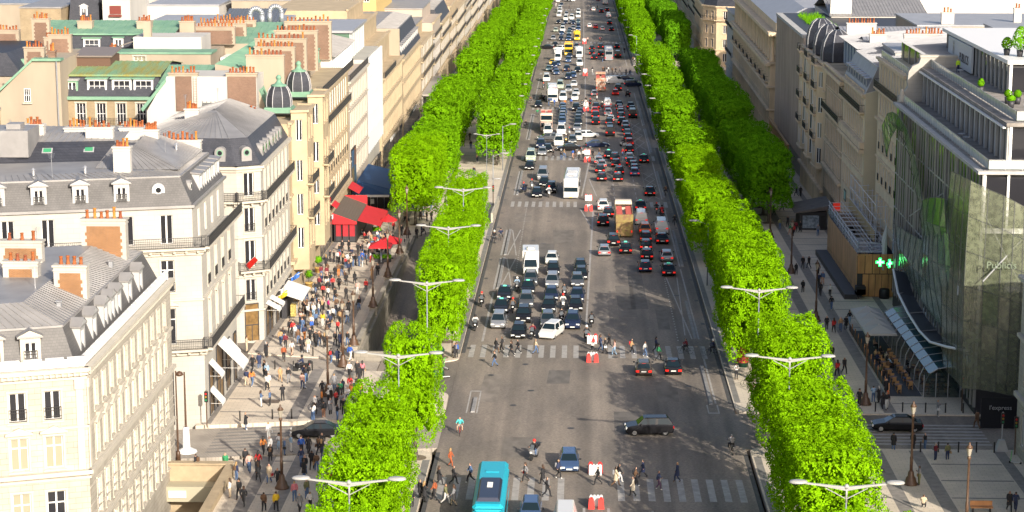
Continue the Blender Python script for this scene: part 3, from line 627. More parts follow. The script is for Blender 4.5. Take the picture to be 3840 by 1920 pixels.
def dormer_mesh(kind, bm, rm):
    def mk_():
        m = MB()
        if kind == 'pediment':
            m.box(-.72,-.42,0,1.9,0,2.05); m.box(.42,.72,0,1.9,0,2.05); m.box(-.42,.42,0,.3,1.72,2.05); m.box(-.42,.42,0,.3,0,.18); m.box(-.42,.42,.3,.34,.18,1.72,2)
            m.hexa([(-.92,-.12,2.05),(.92,-.12,2.05),(.92,1.9,2.05),(-.92,1.9,2.05)],[(-.92,-.12,2.17),(.92,-.12,2.17),(.92,1.9,2.17),(-.92,1.9,2.17)],1)
            m.poly([(-.92,-.1,2.17),(.92,-.1,2.17),(0,-.1,2.62)],0); m.poly([(-.96,-.14,2.15),(0,-.14,2.68),(0,2.4,2.68),(-.96,2.4,2.15)],1); m.poly([(0,-.14,2.68),(.96,-.14,2.15),(.96,2.4,2.15),(0,2.4,2.68)],1)
        elif kind == 'shed':
            m.box(-.75,-.5,0,1.6,0,1.9); m.box(.5,.75,0,1.6,0,1.9); m.box(-.5,.5,0,.25,1.65,1.9); m.box(-.5,.5,0,.25,0,.15); m.box(-.5,.5,.25,.3,.15,1.65,2)
            m.hexa([(-.9,-.2,1.9),(.9,-.2,1.9),(.9,2.2,2.15),(-.9,2.2,2.15)],[(-.9,-.2,2.03),(.9,-.2,2.03),(.9,2.2,2.28),(-.9,2.2,2.28)],1)
        elif kind == 'wide':
            m.box(-1.25,-1.05,0,1.6,0,1.8); m.box(1.05,1.25,0,1.6,0,1.8); m.box(-1.05,1.05,0,.25,1.6,1.8); m.box(-1.05,1.05,0,.25,0,.15); m.box(-1.05,1.05,.25,.3,.15,1.6,2)
            m.hexa([(-1.45,-.25,1.8),(1.45,-.25,1.8),(1.45,2.2,2.1),(-1.45,2.2,2.1)],[(-1.45,-.25,1.92),(1.45,-.25,1.92),(1.45,2.2,2.22),(-1.45,2.2,2.22)],1)
        elif kind == 'round':
            n = 10; f = [(-.6,0,0),(.6,0,0)] + [(.6*math.cos(math.pi*i/n),0,1.0+.6*math.sin(math.pi*i/n)) for i in range(n+1)]
            b = [(x,1.5,z) for x,_,z in f]; m.loft([f,b],1); m.loft([[( .38*math.cos(2*math.pi*i/12),-.03,.95+.38*math.sin(2*math.pi*i/12)) for i in range(12)],[( .38*math.cos(2*math.pi*i/12),-.01,.95+.38*math.sin(2*math.pi*i/12)) for i in range(12)]],0)
            m.poly([(.26*math.cos(2*math.pi*i/12),-.045,.95+.26*math.sin(2*math.pi*i/12)) for i in range(12)],2)
        return m.mesh("dormer",[bm,rm,GLASS])
    return cached(('dorm',kind,bm.name,rm.name), mk_)
def dormer(parent, p0, p1, u, z, kind, bm, rm, y=0.0, railing=False, win=True, mats=None):
    ux, uy, l = unit(p0, p1); o = place(dormer_mesh(kind,bm,rm), p0, u, z, parent, (ux,uy), "dormer", y)
    if kind == 'round' or not win: return o
    w, h, zz, yy = {'pediment':(.84,1.54,.18,.08),'shed':(1.0,1.5,.15,.03),'wide':(2.1,1.45,.15,.03)}[kind]
    f, pa = win_meshes(w,h,'multi' if kind == 'wide' else 'french')
    wo = obj("window", f, o, (0,yy-.12,zz)); 
    if railing: obj("railing", guard_mesh(w), o, (0,.0,zz))
    return o
def facade(parent, wall, p0, p1, z0, z1, floors, wm=0, far=False, u0=1.0, u1=None, trims=None, us=None, shallow=False):
    """openings in one wall plus its windows; floors: dicts z,h,w,step,style,rail,ped,arch"""
    ux, uy, l = unit(p0, p1); ops = []; todo = []
    u1 = l - u0 if u1 is None else u1
    for F in floors:
        st = F.get('step', 2.6); n = max(1, int(round((u1-u0)/st))); w = F['w']
        for k in range(n):
            u = u0 + (u1-u0)*(k+.5)/n
            ops.append((u-w/2, u+w/2, F['z'], F['z']+F['h'])); todo.append((u, F))
    wall_face(wall, p0, p1, z0, z1, ops, .12 if shallow else .28, m=wm); yo = -.12 if shallow else 0.0
    for u, F in todo:
        w, h = F['w'], F['h']
        if far: place(win_far(w,h), p0, u, F['z'], parent, (ux,uy), "window", yo)
        else:
            fm, pm = win_meshes(w, h, F.get('style','french')); o = place(fm, p0, u, F['z'], parent, (ux,uy), "window", yo)
            pa = obj("pane", pm, o, mats=[BLIND] if (F.get('blind') and rnd.random() < F['blind']) else None)
        if F.get('rail'): place(guard_mesh(w), p0, u, F['z'], parent, (ux,uy), "railing")
        if trims is not None and F.get('surr', True) and not far:
            q = lambda uu: (p0[0]+ux*uu, p0[1]+uy*uu)
            for a, b in ((u-w/2-.16,u-w/2-.01),(u+w/2+.01,u+w/2+.16)): ledge(trims, q(a), q(b), F['z']-.05, h+.1, .05)
            ledge(trims, q(u-w/2-.2), q(u+w/2+.2), F['z']+h+.06, .16, .09)
            ledge(trims, q(u-w/2-.2), q(u+w/2+.2), F['z']-.2, .13, .12)
            if F.get('ped'):
                zt = F['z']+h+.3; ledge(trims, q(u-w/2-.35), q(u+w/2+.35), zt, .14, .3)
                nx, ny = uy, -ux; a, b, c_ = q(u-w/2-.35), q(u+w/2+.35), q(u)
                f_ = [(a[0]+nx*.28,a[1]+ny*.28,zt+.14),(b[0]+nx*.28,b[1]+ny*.28,zt+.14),(c_[0]+nx*.28,c_[1]+ny*.28,zt+.55)]
                trims.hexa(f_, [(x-nx*.3,y-ny*.3,z) for x,y,z in f_])
def bldg(name, label, foot, z0, z1, mats, faces, group=None, ledges=(), far=False, cat="building", cornice=True, roof_plain=None):
    """foot ccw. faces: {edge: (floors, u0)}; ledges: [(edge, z, h, out)]"""
    t = thing(name, label, cat, (0,0,0), 0, group)
    wall = MB(); tr = MB(); n = len(foot); wm, tm = mats
    for i in range(n):
        p, q = foot[i], foot[(i+1)%n]
        if i in faces: facade(t, wall, p, q, z0, z1, faces[i][0], far=far, u0=faces[i][1], trims=tr, shallow=(i == n-1 and n > 3 and foot[0][0] > 0) or (foot[0][0] < 0 and i == 1 and foot[0][1] > 249))
        else: wall_face(wall, p, q, z0, z1)
        if cornice and i in faces: ledge(tr, p, q, z1-.12, .3, .45, ext=.2); ledge(tr, p, q, z1-.42, .3, .2, ext=.1)
    wall.poly([(x,y,z1) for x,y in foot])
    for e, z, h, o in ledges: ledge(tr, foot[e], foot[(e+1)%n], z, h, o, ext=o*.5)
    part("wall", wall, wm, t)
    if tr.f: part("cornice", tr, tm, t)
    if roof_plain: part("roof", MB().hexa([(x,y,z1+.02) for x,y in foot],[(x,y,z1+.4) for x,y in inset(foot,[.3]*n)]), roof_plain, t)
    return t
# ------------------------------------------------------------------ buildings on the left of the avenue
XL = -36.5
def quad_l(y0, y1, xl, dy=0.0, xr=XL): return [(xl, y0-dy), (xr, y0), (xr, y1), (xl, y1-dy)]
# --- nearest corner mansion (A)
fA = [(-64,134.1),(XL,144.0),(XL,175.2),(-64,165.3)]
flA = [dict(z=9.75,h=2.1,w=1.15,step=2.55,rail=True), dict(z=6.15,h=2.35,w=1.25,step=2.55,style='cross',ped=True,blind=.8), dict(z=1.6,h=2.8,w=1.3,step=2.55,style='cross',blind=.5), dict(z=-2.6,h=2.9,w=1.3,step=2.55,style='cross',blind=.3)]
A = bldg("corner_mansion", "ornate cream stone mansion beside the escalator pit with orange brick chimneys", fA, -6.5, 13.3, (STONE, CREAM_TRIM), {0:(flA,1.2),1:([dict(f,rail=False) for f in flA],1.6)}, "stone buildings along the left pavement",
    ledges=[(0,9.0,.18,.16),(1,9.0,.18,.16),(0,5.55,.3,.32),(1,5.55,.3,.32),(0,5.2,.2,.14),(1,5.2,.2,.14),(0,12.6,.18,.12),(1,12.6,.18,.12),(0,.9,.25,.2),(1,.9,.25,.2),(1,-1.2,.06,.05),(1,-.4,.06,.05),(1,3.0,.05,.05),(1,2.2,.05,.05),(1,4.4,.05,.05)])
for p0, p1 in ((fA[0],fA[1]),(fA[1],fA[2])):       # modillions, pilasters, parapet
    ux, uy, l = unit(p0,p1); mb = MB(); k = .2
    while k < l-.2: ledge(mb,(p0[0]+ux*k,p0[1]+uy*k),(p0[0]+ux*(k+.16),p0[1]+uy*(k+.16)),12.9,.26,.36); k += .42
    part("modillion_course", mb, CREAM_TRIM, A)
    mb = MB(); ledge(mb,p0,p1,13.5,.55,-.1,inn=.32); k = .1
    while k < l: ledge(mb,(p0[0]+ux*k,p0[1]+uy*k),(p0[0]+ux*min(k+1.3,l),p0[1]+uy*min(k+1.3,l)),14.05,.16,-.08,inn=.34); k += 1.55
    part("parapet", mb, WHITE, A)
    mb = MB()
    for k in (l-.75,) if p0 is fA[0] else (.25,): ledge(mb,(p0[0]+ux*k,p0[1]+uy*k),(p0[0]+ux*(k+.5),p0[1]+uy*(k+.5)),5.9,6.0,.1); ledge(mb,(p0[0]+ux*(k-.1),p0[1]+uy*(k-.1)),(p0[0]+ux*(k+.6),p0[1]+uy*(k+.6)),11.9,.7,.2)
    part("pilaster", mb, CREAM_TRIM, A)
rA, tA = mansard(A, inset(fA,[.9,.9,.3,.3]), 13.5, 16.15, [1.0,1.0,.9,.9], SLATE, ZINC, 1.35, [2.6,3.2,2.6,3.0])
pm0, pm1 = inset(fA,[.9,.9,.3,.3])[:2]; pm2 = inset(fA,[.9,.9,.3,.3])[2]
for k in (26.3-1.4, 26.3-4.0, 26.3-6.6): dormer(A, pm0, pm1, k, 13.55, 'pediment', CREAM_TRIM, ZINC, .12, railing=True)
for k in (3.2,7.0,10.8,13.2,15.6,19.6,23.8): dormer(A, pm1, pm2, k, 13.55, 'pediment', GREYP, ZINC, .12)
chimney(A, -39.8,154.3,2.5,.9,15.6,18.7,4,CREAM,OBRICK); chimney(A, -44.1,156.2,2.7,.9,16.4,18.6,4,CREAM,OBRICK); chimney(A, -40.6,169.3,3.7,1.0,15.4,19.6,6,CREAM,OBRICK); chimney(A, -45.6,162,3.4,.9,16.5,19.1,3,CREAM,OBRICK)
for x, y in ((-40.8,161),(-39.6,149.5),(-39.2,165),(-42.0,150.5)):
    part("roof_vent", MB().box(-.16,.16,-.16,.16,0,.55).box(-.24,.24,-.2,.2,.6,.66), METAL, A, (x,y,16.4))
# --- white block on the first side street (B)
fB = [(-84,177.5),(XL,190.5),(XL,209.2),(-84,196.2)]
flB = [dict(z=9.1,h=3.0,w=1.25,step=3.6,style='cross',rail=True,blind=.25), dict(z=4.1,h=3.4,w=1.3,step=3.6,style='cross',ped=True,blind=.2)]
Bb = bldg("corner_block", "cream corner block with slate mansard, white awnings and long iron balconies", fB, -7, 13.0, (CREAM, CREAM_TRIM), {0:(flB,1.4),1:(flB,1.6)}, "stone buildings along the left pavement",
    ledges=[(0,8.2,.2,.14),(1,8.2,.2,.14),(0,3.0,.25,.3),(1,3.0,.25,.3)])
for e in (0,1): balcony(Bb, fB[e], fB[e+1], 13.35, .85, .17, trim=CREAM_TRIM, ext=.3); balcony(Bb, fB[e], fB[e+1], 3.65, .9, .17, trim=CREAM_TRIM, ext=.3)
fB2 = inset(fB,[.9,.9,.3,.3]); wl = MB(); tr = MB()
flB2 = [dict(z=13.5,h=2.75,w=1.15,step=3.6,surr=False,blind=.2)]
for e in (0,1): facade(Bb, wl, fB2[e], fB2[e+1], 13.05, 17.0, flB2, u0=1.6 if e else .6); ledge(tr, fB2[e], fB2[e+1], 16.9, .25, .3, ext=.15)
for e in (2,3): wall_face(wl, fB2[e], fB2[(e+1)%4], 13.05, 17.0)
part("attic_wall", wl, CREAM, Bb); part("gutter_cornice", tr, ZINC, Bb)
rB, tB = mansard(Bb, fB2, 17.15, 19.7, [1.25,1.25,1.0,.8], SLATE, ZINC, .22, [2.6,2.8,2.6,3.0])
lB = unit(fB2[0],fB2[1])[2]
for k in range(9): dormer(Bb, fB2[0], fB2[1], lB-6.4-3.75*k, 17.25, 'pediment', GREYP, ZINC, .25, railing=True)
dormer(Bb, fB2[0], fB2[1], lB-3.0, 17.6, 'round', WHITE, GREYP, .55); dormer(Bb, fB2[1], fB2[2], 2.6, 17.5, 'round', WHITE, ZINC, .5)
for k in (6.2,8.6,11.0,13.4,15.8): dormer(Bb, fB2[1], fB2[2], k, 17.25, 'shed', GREYP, ZINC, .2)
# courtyard slope behind with green skylights, ridge and plant room
mb = MB(); mb.poly([(-64,195.5,19.6),(-46.6,199.4,19.6),(-47.2,203.6,21.4),(-64,201.0,21.4)]); cs = part("courtyard_roof", mb, DSLATE, Bb)
for x in (-57.2,-53.2,-49.3):
    m2 = MB(); m2.box(-.5,.5,0,1.0,0,.1); sk = part("skylight", m2, GREYP, Bb, (x,200.0+.225*(x+49)+1.3,20.55), 0); sk.rotation_euler = (R(20),0,R(9)); obj("pane", MB().poly([(-.38,.12,.12),(.38,.12,.12),(.38,.88,.12),(-.38,.88,.12)]).mesh("pane",[mat("green_blind",(0.05,0.30,0.13),.3)]), sk)
mb = MB(); roof_quad(mb,(-64,201.0,21.4),(-46.5,203.6,21.4),(-46.5,207,21.9),(-64,203.6,21.9)); roof_quad(mb,(-39.2,194.5,19.95),(-39.2,207.4,19.95),(-44.5,206.8,21.9),(-44.5,199.6,21.5)); roof_quad(mb,(-47.2,195.0,19.95),(-39.2,194.5,19.95),(-44.5,199.6,21.5),(-46.6,199.4,21.3)); part("zinc_roof", mb, ZINC, Bb)
mb = MB(); mb.box(-58.5,-54.6,198.8,203.2,20.4,23.0); mb.box(-57.0,-55.6,200,201.6,23.0,23.5); part("plant_room", mb, ZINC, Bb)
chimney(Bb,-44.2,193.2,1.6,.8,19.9,22.2,6,PLASTER); chimney(Bb,-41.7,207.8,4.6,.8,18.0,20.8,9,PLASTER); chimney(Bb,-48.9,204.6,2.7,.8,20.2,22.5,5,PLASTER); chimney(Bb,-43.9,205.2,1.5,.8,20.2,22.2,5,PLASTER); chimney(Bb,-55.4,205.0,1.7,.8,20.6,22.7,4,PLASTER)
# awnings and shop windows of B
SHOP = mat("shop_interior", (0.22,0.13,0.045), .35, noise=.6, scale=1.2); AWN = mat("awning_canvas", (0.66,0.65,0.62), .8)
def shopfront(par, p0, p1, us, z0, h, w, m=None, fm=None):
    ux, uy, l = unit(p0,p1)
    for u in us:
        mb = MB(); mb.box(-w/2,w/2,-.03,.0,0,h,1); mb.box(-w/2-.08,-w/2,-.12,.0,0,h+.08); mb.box(w/2,w/2+.08,-.12,.0,0,h+.08); mb.box(-w/2,w/2,-.12,.0,h,h+.08); mb.box(-w/2,w/2,-.08,.0,h*.42,h*.42+.1); mb.box(-.04,.04,-.08,0,0,h*.42)
        place(mb.mesh("shop_window",[fm or DARKPAINT, m or SHOP]), p0, u, z0, par, (ux,uy), "shop_window")
def awning(par, p0, p1, u, z, w, out=1.3, drop=1.1, m=None):
    ux, uy, l = unit(p0,p1); mb = MB(); t = .03
    mb.hexa([(-w/2,-.02,0),(w/2,-.02,0),(w/2,-out,-drop),(-w/2,-out,-drop)],[(-w/2,-.02,t),(w/2,-.02,t),(w/2,-out,-drop+t),(-w/2,-out,-drop+t)]); mb.box(-w/2,w/2,-out-.02,-out,-drop-.25,-drop)
    for s_ in (-1,1): mb.cyl((s_*w*.46,-.02,-drop),(s_*w*.46,-out,-drop),.02,n=4)
    place(mb.mesh("awning",[m or AWN]), p0, u, z, par, (ux,uy), "awning")
shopfront(Bb, fB[1], fB[2], (3.0,12.6), -3.6, 5.0, 2.0); shopfront(Bb, fB[1], fB[2], (7.8,), -3.8, 6.0, 3.4); shopfront(Bb, fB[1], fB[2], (16.8,), -3.9, 5.0, 1.5)
lb = unit(fB[0],fB[1])[2]; shopfront(Bb, fB[0], fB[1], (lb-4.0,lb-9,lb-14), -3.7, 5.4, 2.0)
for u, z, w, o in ((3.0,1.6,1.9,1.2),(3.0,-1.1,1.9,1.2),(12.6,1.4,1.9,1.2),(7.8,2.7,3.6,2.6)): awning(Bb, fB[1], fB[2], u, z, w, o, 1.3 if w < 3 else 2.6)
awning(Bb, fB[0], fB[1], lb-4.0, 1.7, 1.9, .3, 1.6); awning(Bb, fB[0], fB[1], lb-4.0, -.9, 1.9, .3, 1.4)
# --- C: white block with dark slate hip roof
fC = [(-66,227.2),(-39.0,226.2),(XL,227.6),(XL,250.0),(-66,250.0)]
flC = [dict(z=12.0,h=2.6,w=1.15,step=3.0), dict(z=8.0,h=2.7,w=1.15,step=3.0,rail=True), dict(z=4.1,h=2.9,w=1.2,step=3.0,blind=.2,style='french',ped=False), dict(z=0.2,h=2.4,w=1.15,step=3.0,blind=.6,rail=True)]
Cc = bldg("corner_block", "white block with dark slate hipped roof and iron balcony behind the scooter crossing", fC, -8, 15.2, (CREAM, CREAM_TRIM), {0:(flC,1.4),1:(flC,.3),2:(flC,1.3)}, "stone buildings along the left pavement",
    ledges=[(e,z,.22,.2) for e in (0,1,2) for z in (7.35,2.9,-1.0)])
for e in (0,1,2): balcony(Cc, fC[e], fC[e+1], 11.55, .75, .17, trim=CREAM_TRIM, ext=.15)
balcony(Cc, fC[2], fC[3], 3.6, .85, .17, trim=CREAM_TRIM); balcony(Cc, fC[1], fC[2], 3.7, .8, .15, trim=CREAM_TRIM)
mb = MB(); e_ = [(-50,227.0,15.45),(-39.0,226.2,15.45),(XL,227.6,15.45),(XL,250,15.45)]; t_ = [(-50,228.6,18.3),(-40.0,227.9,18.3),(-38.1,229.0,18.3),(-38.1,250,18.3)]
for i in range(3): mb.poly([e_[i],e_[i+1],t_[i+1],t_[i]])
mb.poly([(-66,227.2,15.45),(-50,227.0,15.45),(-50,228.6,17.7),(-66,228.8,17.7)]); part("mansard", mb, DSLATE, Cc)
mb = MB(); ap = (-43.2,238,20.3); ap2 = (-43.2,248,20.3); bl = (-50,228.6,18.3)
roof_quad(mb,t_[2],t_[3],ap2,ap,.7); mb.poly([t_[1],t_[2],ap]); mb.poly([t_[0],t_[1],ap]); seams(mb,t_[0],t_[1],ap,ap,.7); roof_quad(mb,(-50,248,18.3),t_[0],ap,ap2,.7)
roof_quad(mb,(-66,228.8,17.7),(-50,228.6,17.7),(-50,236,18.5),(-66,236,18.5),.7); roof_quad(mb,(-50,248,16.5),(-66,248,16.5),(-66,236,18.5),(-50,236,18.5),.7); mb.poly([(-38.1,250,18.3),ap2,(-50,250,18.3)]); part("zinc_roof", mb, ZINC, Cc)
for k in (4.0,6.2,8.4,11.6,13.8,16.0,18.2): dormer(Cc, fC[2], fC[3], k, 15.7, 'round', COPPER, ZINC, .25)
dormer(Cc, fC[1], fC[2], 1.4, 15.9, 'round', COPPER, ZINC, .3); dormer(Cc, fC[0], fC[1], 25.2, 15.9, 'round', COPPER, ZINC, .3)
for k in (3,7.2,11.5,16,20): dormer(Cc, fC[0], fC[1], k, 15.9, 'round', COPPER, ZINC, .4)
for x, y, w, n in ((-57.6,231.0,2.3,5),(-51.2,231.0,2.7,7),(-62.5,231,2,4)): chimney(Cc, x, y, w, 2.6, 15.6, 19.0, n, PLASTER)
chimney(Cc,-42.4,247.6,5.4,.8,16.5,18.6,12,PLASTER); chimney(Cc,-45.6,236.5,1.6,.7,18.5,20.4,5,PLASTER)
shopfront(Cc, fC[2], fC[3], (2.4,5.2,10.0,14,18,21), -4.7, 3.3, 2.0); shopfront(Cc, fC[1], fC[2], (1.4,), -4.4, 4.2, 1.5)
for u in (2.4,5.2): awning(Cc, fC[2], fC[3], u, -.6, 2.0, 1.5, .8)
# --- D: golden stone block with two slate domes on copper bases
fD = [(-41.3,250.2),(XL,250.2),(XL,316),(-41.3,316)]
flD = [dict(z=13.0,h=2.9,w=1.15,step=2.9,surr=False), dict(z=8.6,h=2.8,w=1.15,step=2.9), dict(z=4.7,h=2.8,w=1.15,step=2.9,rail=True), dict(z=0.6,h=2.8,w=1.2,step=2.9)]
D = bldg("domed_block", "golden stone apartment block with twin slate domes and green copper roof", fD, -9, 17.0, (WARM, WARM_TRIM), {1:(flD,1.5)}, "stone buildings along the left pavement", ledges=[(1,7.9,.22,.22),(1,4.0,.2,.18),(1,-.4,.4,.5)])
balcony(D, (XL,278),(XL,316),17.35,.9,.2,trim=WARM_TRIM); balcony(D,(XL,280),(XL,314),12.45,.8,.2,trim=WARM_TRIM); balcony(D,(XL,286),(XL,310),1.2,.8,.25,trim=WARM_TRIM)
def bay(par, y0, y1, z0, z1, out, mats, fl, bals):
    w = MB(); t_ = MB(); p = [(XL+.02,y0),(XL+out,y0+.5),(XL+out,y1-.5),(XL+.02,y1)]
    facade(par, w, p[0], p[1], z0, z1, [dict(f,w=.75,step=1.6) for f in fl], u0=.15, trims=None); facade(par, w, p[1], p[2], z0, z1, fl, u0=.4, trims=t_); wall_face(w, p[2], p[3], z0, z1); w.poly([(x,y,z1) for x,y in p])
    for a, b in ((p[0],p[1]),(p[1],p[2]),(p[2],p[3])): ledge(t_, a, b, z1-.1, .3, .3, ext=.1)
    part("bay_window", w, mats[0], par); part("bay_cornice", t_, mats[1], par)
    for z in bals: balcony(par, p[1], p[2], z, .7, .18, trim=mats[1], ext=.2)
flDb = [dict(z=14.6,h=2.6,w=1.1,step=2.6), dict(z=9.6,h=2.6,w=1.1,step=2.6), dict(z=5.4,h=2.6,w=1.1,step=2.6), dict(z=1.2,h=2.6,w=1.1,step=2.6)]
for ya, yb in ((252.5,259.5),(268.5,275.5)): bay(D, ya, yb, -1.5, 18.2, 1.9, (WARM, WARM_TRIM), flDb, (9.3,5.1))
def dome(par, x, y, z):
    par0 = par; par = empty("dome_group", (x,y,z)); par.parent = par0; par.scale = (.72,.72,.85); x = y = z = 0.0
    mb = MB(); mb.box(-2.6,2.6,-2.6,2.6,-.35,.15); mb.box(-2.3,2.3,-2.3,2.3,.15,.4); part("dome_base", mb, COPPER, par, (x,y,z))
    prof = [(2.05,.4),(2.1,1.0),(2.0,1.9),(1.7,2.8),(1.25,3.4)]
    mb = MB(); mb.loft([[(r_*1.06*math.cos(math.pi/4*i+math.pi/8), r_*1.06*math.sin(math.pi/4*i+math.pi/8), h_) for i in range(8)] for r_, h_ in prof]); part("dome", mb, DSLATE, par, (x,y,z))
    mb = MB()
    for i in range(8):
        a = math.pi/4*i+math.pi/8; pts = [(r_*1.09*math.cos(a), r_*1.09*math.sin(a), h_) for r_, h_ in prof]
        mb = MB(); mb.tube(pts,.09,5); part("dome_rib", mb, WZINC, par, (x,y,z))
    mb = MB(); mb.lathe([(1.45,3.4),(1.3,3.6),(.7,3.75),(.4,4.1),(.35,4.3),(.5,4.5),(.52,4.7),(.3,4.95),(.05,5.05)],10); part("dome_cap", mb, COPPER, par, (x,y,z), smooth=True)
dome(D,-38.6,257.5,17.9); dome(D,-38.4,274.5,17.9)
mb = MB(); roof_quad(mb,(-40.6,259.5,17.9),(-40.6,316,17.9),(-42.0,316,21.6),(-42.0,259.5,21.6),1.0); roof_quad(mb,(-42.0,266,21.6),(-42.0,316,21.6),(-48,316,22.6),(-48,266,22.6),1.0); part("copper_roof", mb, COPPER, D)
mb = MB(); mb.poly([(-40.6,259.4,15.0),(-40.6,259.4,17.9),(-42,259.4,21.6),(-42,259.4,15)]); mb.poly([(-42,266,15),(-42,266,21.6),(-48,266,22.6),(-48,266,15)]); mb.poly([(-40.6,250.5,17.0),(-40.6,316,17.0),(-40.6,316,17.9),(-40.6,250.5,17.9)]); part("gable_wall", mb, BEIGE, D)
for k in range(14): dormer(D,(-40.6,279),(-40.6,316),1.4+k*2.6,18.0,'shed',COPPER,COPPER,.1)
for x0, x1, y in ((-43.6,-38.8,264.0),(-44.2,-38.9,275),(-46,-38.9,287),(-45.2,-39,300),(-46,-38.9,316)):
    chimney(D,(x0+x1)/2,y,x1-x0,.8,18.2,23.9,11 if y > 270 else 9,BEIGE,BRICK if y > 270 else None)
# --- E .. H further along
flE = [dict(z=10.8,h=2.5,w=1.1,step=2.4), dict(z=7.0,h=2.6,w=1.1,step=2.4), dict(z=3.2,h=2.6,w=1.1,step=2.4), dict(z=-.6,h=2.6,w=1.1,step=2.4)]
E_ = bldg("apartment_block", "rosy stone block with glazed rooftop terrace between the domed block and the glass front", quad_l(316.2,345,-56), -10, 14.6, (PINKST, CREAM_TRIM), {1:(flE,1.2)}, "stone buildings along the left pavement", ledges=[(1,2.2,.2,.2),(1,10.2,.16,.16)])
wl = MB(); flp = [dict(z=15.2,h=2.6,w=2.2,step=2.7,style='multi')]; facade(E_, wl, (-39,316.5),(-39,345),14.6,18.4,flp,u0=.6); wall_face(wl,(-56,316.5),(-39,316.5),14.6,18.4); wl.poly([(-56,316.5,18.4),(-39,316.5,18.4),(-39,345,18.4),(-56,345,18.4)]); part("penthouse", wl, WHITE, E_)
mb = MB(); roof_quad(mb,(-38.4,316.5,18.5),(-38.4,345,18.5),(-48,345,20.8),(-48,316.5,20.8)); part("zinc_roof", mb, ZINC, E_); balcony(E_,(XL,316.5),(XL,345),14.75,.25,.3)
GFR = mat("steel_mullion",(0.50,0.52,0.53),.4,metal=.4)
F_ = thing("glass_office", "narrow glass and steel fronted office between stone facades", "building")
mb = MB(); mb.box(-56,XL-.5,345.3,369.8,-11,15.2); part("wall", mb, CREAM, F_)
mb = MB(); mb.box(XL-.5,XL-.15,345.5,369.6,-.5,15.0); part("glazing", mb, mat("pale_glazing",(0.30,0.36,0.38),.12,spec=.9), F_)
for k in range(13): part("mullion", MB().box(XL-.15,XL+.25,345.6+k*1.98,345.76+k*1.98,-.5,15.3), GFR, F_)
for z in (-.5,2.6,5.7,8.8,11.9,14.9): part("transom", MB().box(XL-.14,XL+.12,345.5,369.6,z,z+.22), GFR, F_)
mb = MB(); mb.box(-50,-39.5,346,369,15.2,19.6); part("penthouse", mb, mat("green_glazing",(0.10,0.17,0.12),.15,spec=.8), F_)
for k in range(9): part("mullion", MB().box(-39.5,-39.3,346.2+k*2.7,346.4+k*2.7,15.2,19.8), GFR, F_)
mb = MB(); mb.box(-51,-38.9,345.6,369.4,19.6,20.0); part("roof", mb, WZINC, F_)
flG = [dict(z=5.6,h=2.5,w=1.1,step=2.6), dict(z=1.8,h=2.5,w=1.1,step=2.6), dict(z=-2.0,h=2.5,w=1.1,step=2.6)]
G_ = bldg("apartment_block", "stepped stone block with black balconies and planted roof terraces", quad_l(370.2,414,-60), -12, 9.2, (WARM, WARM_TRIM), {1:(flG,1.2)}, "stone buildings along the left pavement", ledges=[(1,-2.8,.3,.3),(1,5.0,.2,.2)])
balcony(G_,(XL,371),(XL,394),9.3,.6,.2,trim=WARM_TRIM)
mb = MB(); mb.box(-60,-39,371,413,9.2,14.0); mb.box(-60,-41.5,376,413,14,17.6); mb.box(-58,-44,384,412,17.6,20.3); part("setback_storeys", mb, WARM, G_)
mb = MB(); mb.box(-39.2,-38.7,371,413,13.9,14.3); mb.box(-41.7,-41.2,376,413,17.5,17.9); mb.box(-44.2,-43.8,384,412,20.2,20.6); part("cornice", mb, WARM_TRIM, G_)
flH = [dict(z=4.4,h=2.4,w=1.1,step=2.8), dict(z=.6,h=2.4,w=1.1,step=2.8), dict(z=-3.2,h=2.4,w=1.1,step=2.8)]
H_ = bldg("apartment_block", "stone block with black slate mansard above the deep steel canopy", quad_l(414.2,462,-60), -13, 8.2, (WARM, WARM_TRIM), {1:(flH,1.2)}, "stone buildings along the left pavement", ledges=[(1,-4.2,.3,.3),(1,3.6,.2,.2)])
mansard(H_, quad_l(414.2,462,-60), 8.4, 13.4, [.05,2.0,.05,1.0], DSLATE, ZINC, .8, [.05,4,.05,3])
for k in range(12): dormer(H_,(XL,414.2),(XL,462),3+k*3.8,9.0,'shed',GREYP,ZINC,.4)
wl = MB(); wl.box(-60,-37,413.6,414.2,8.2,14.5); part("party_wall", wl, BEIGE, H_)
cn = MB(); cn.box(-36.4,-33.0,462,500,-4.6,-4.2); cn.box(-36.4,-36.1,462,500,-10,-4.6); tcan = tag(part("canopy", cn, mat("canopy_steel",(0.34,0.31,0.27),.5), None), "flat grey steel canopy over the pavement by the red awnings", "canopy")
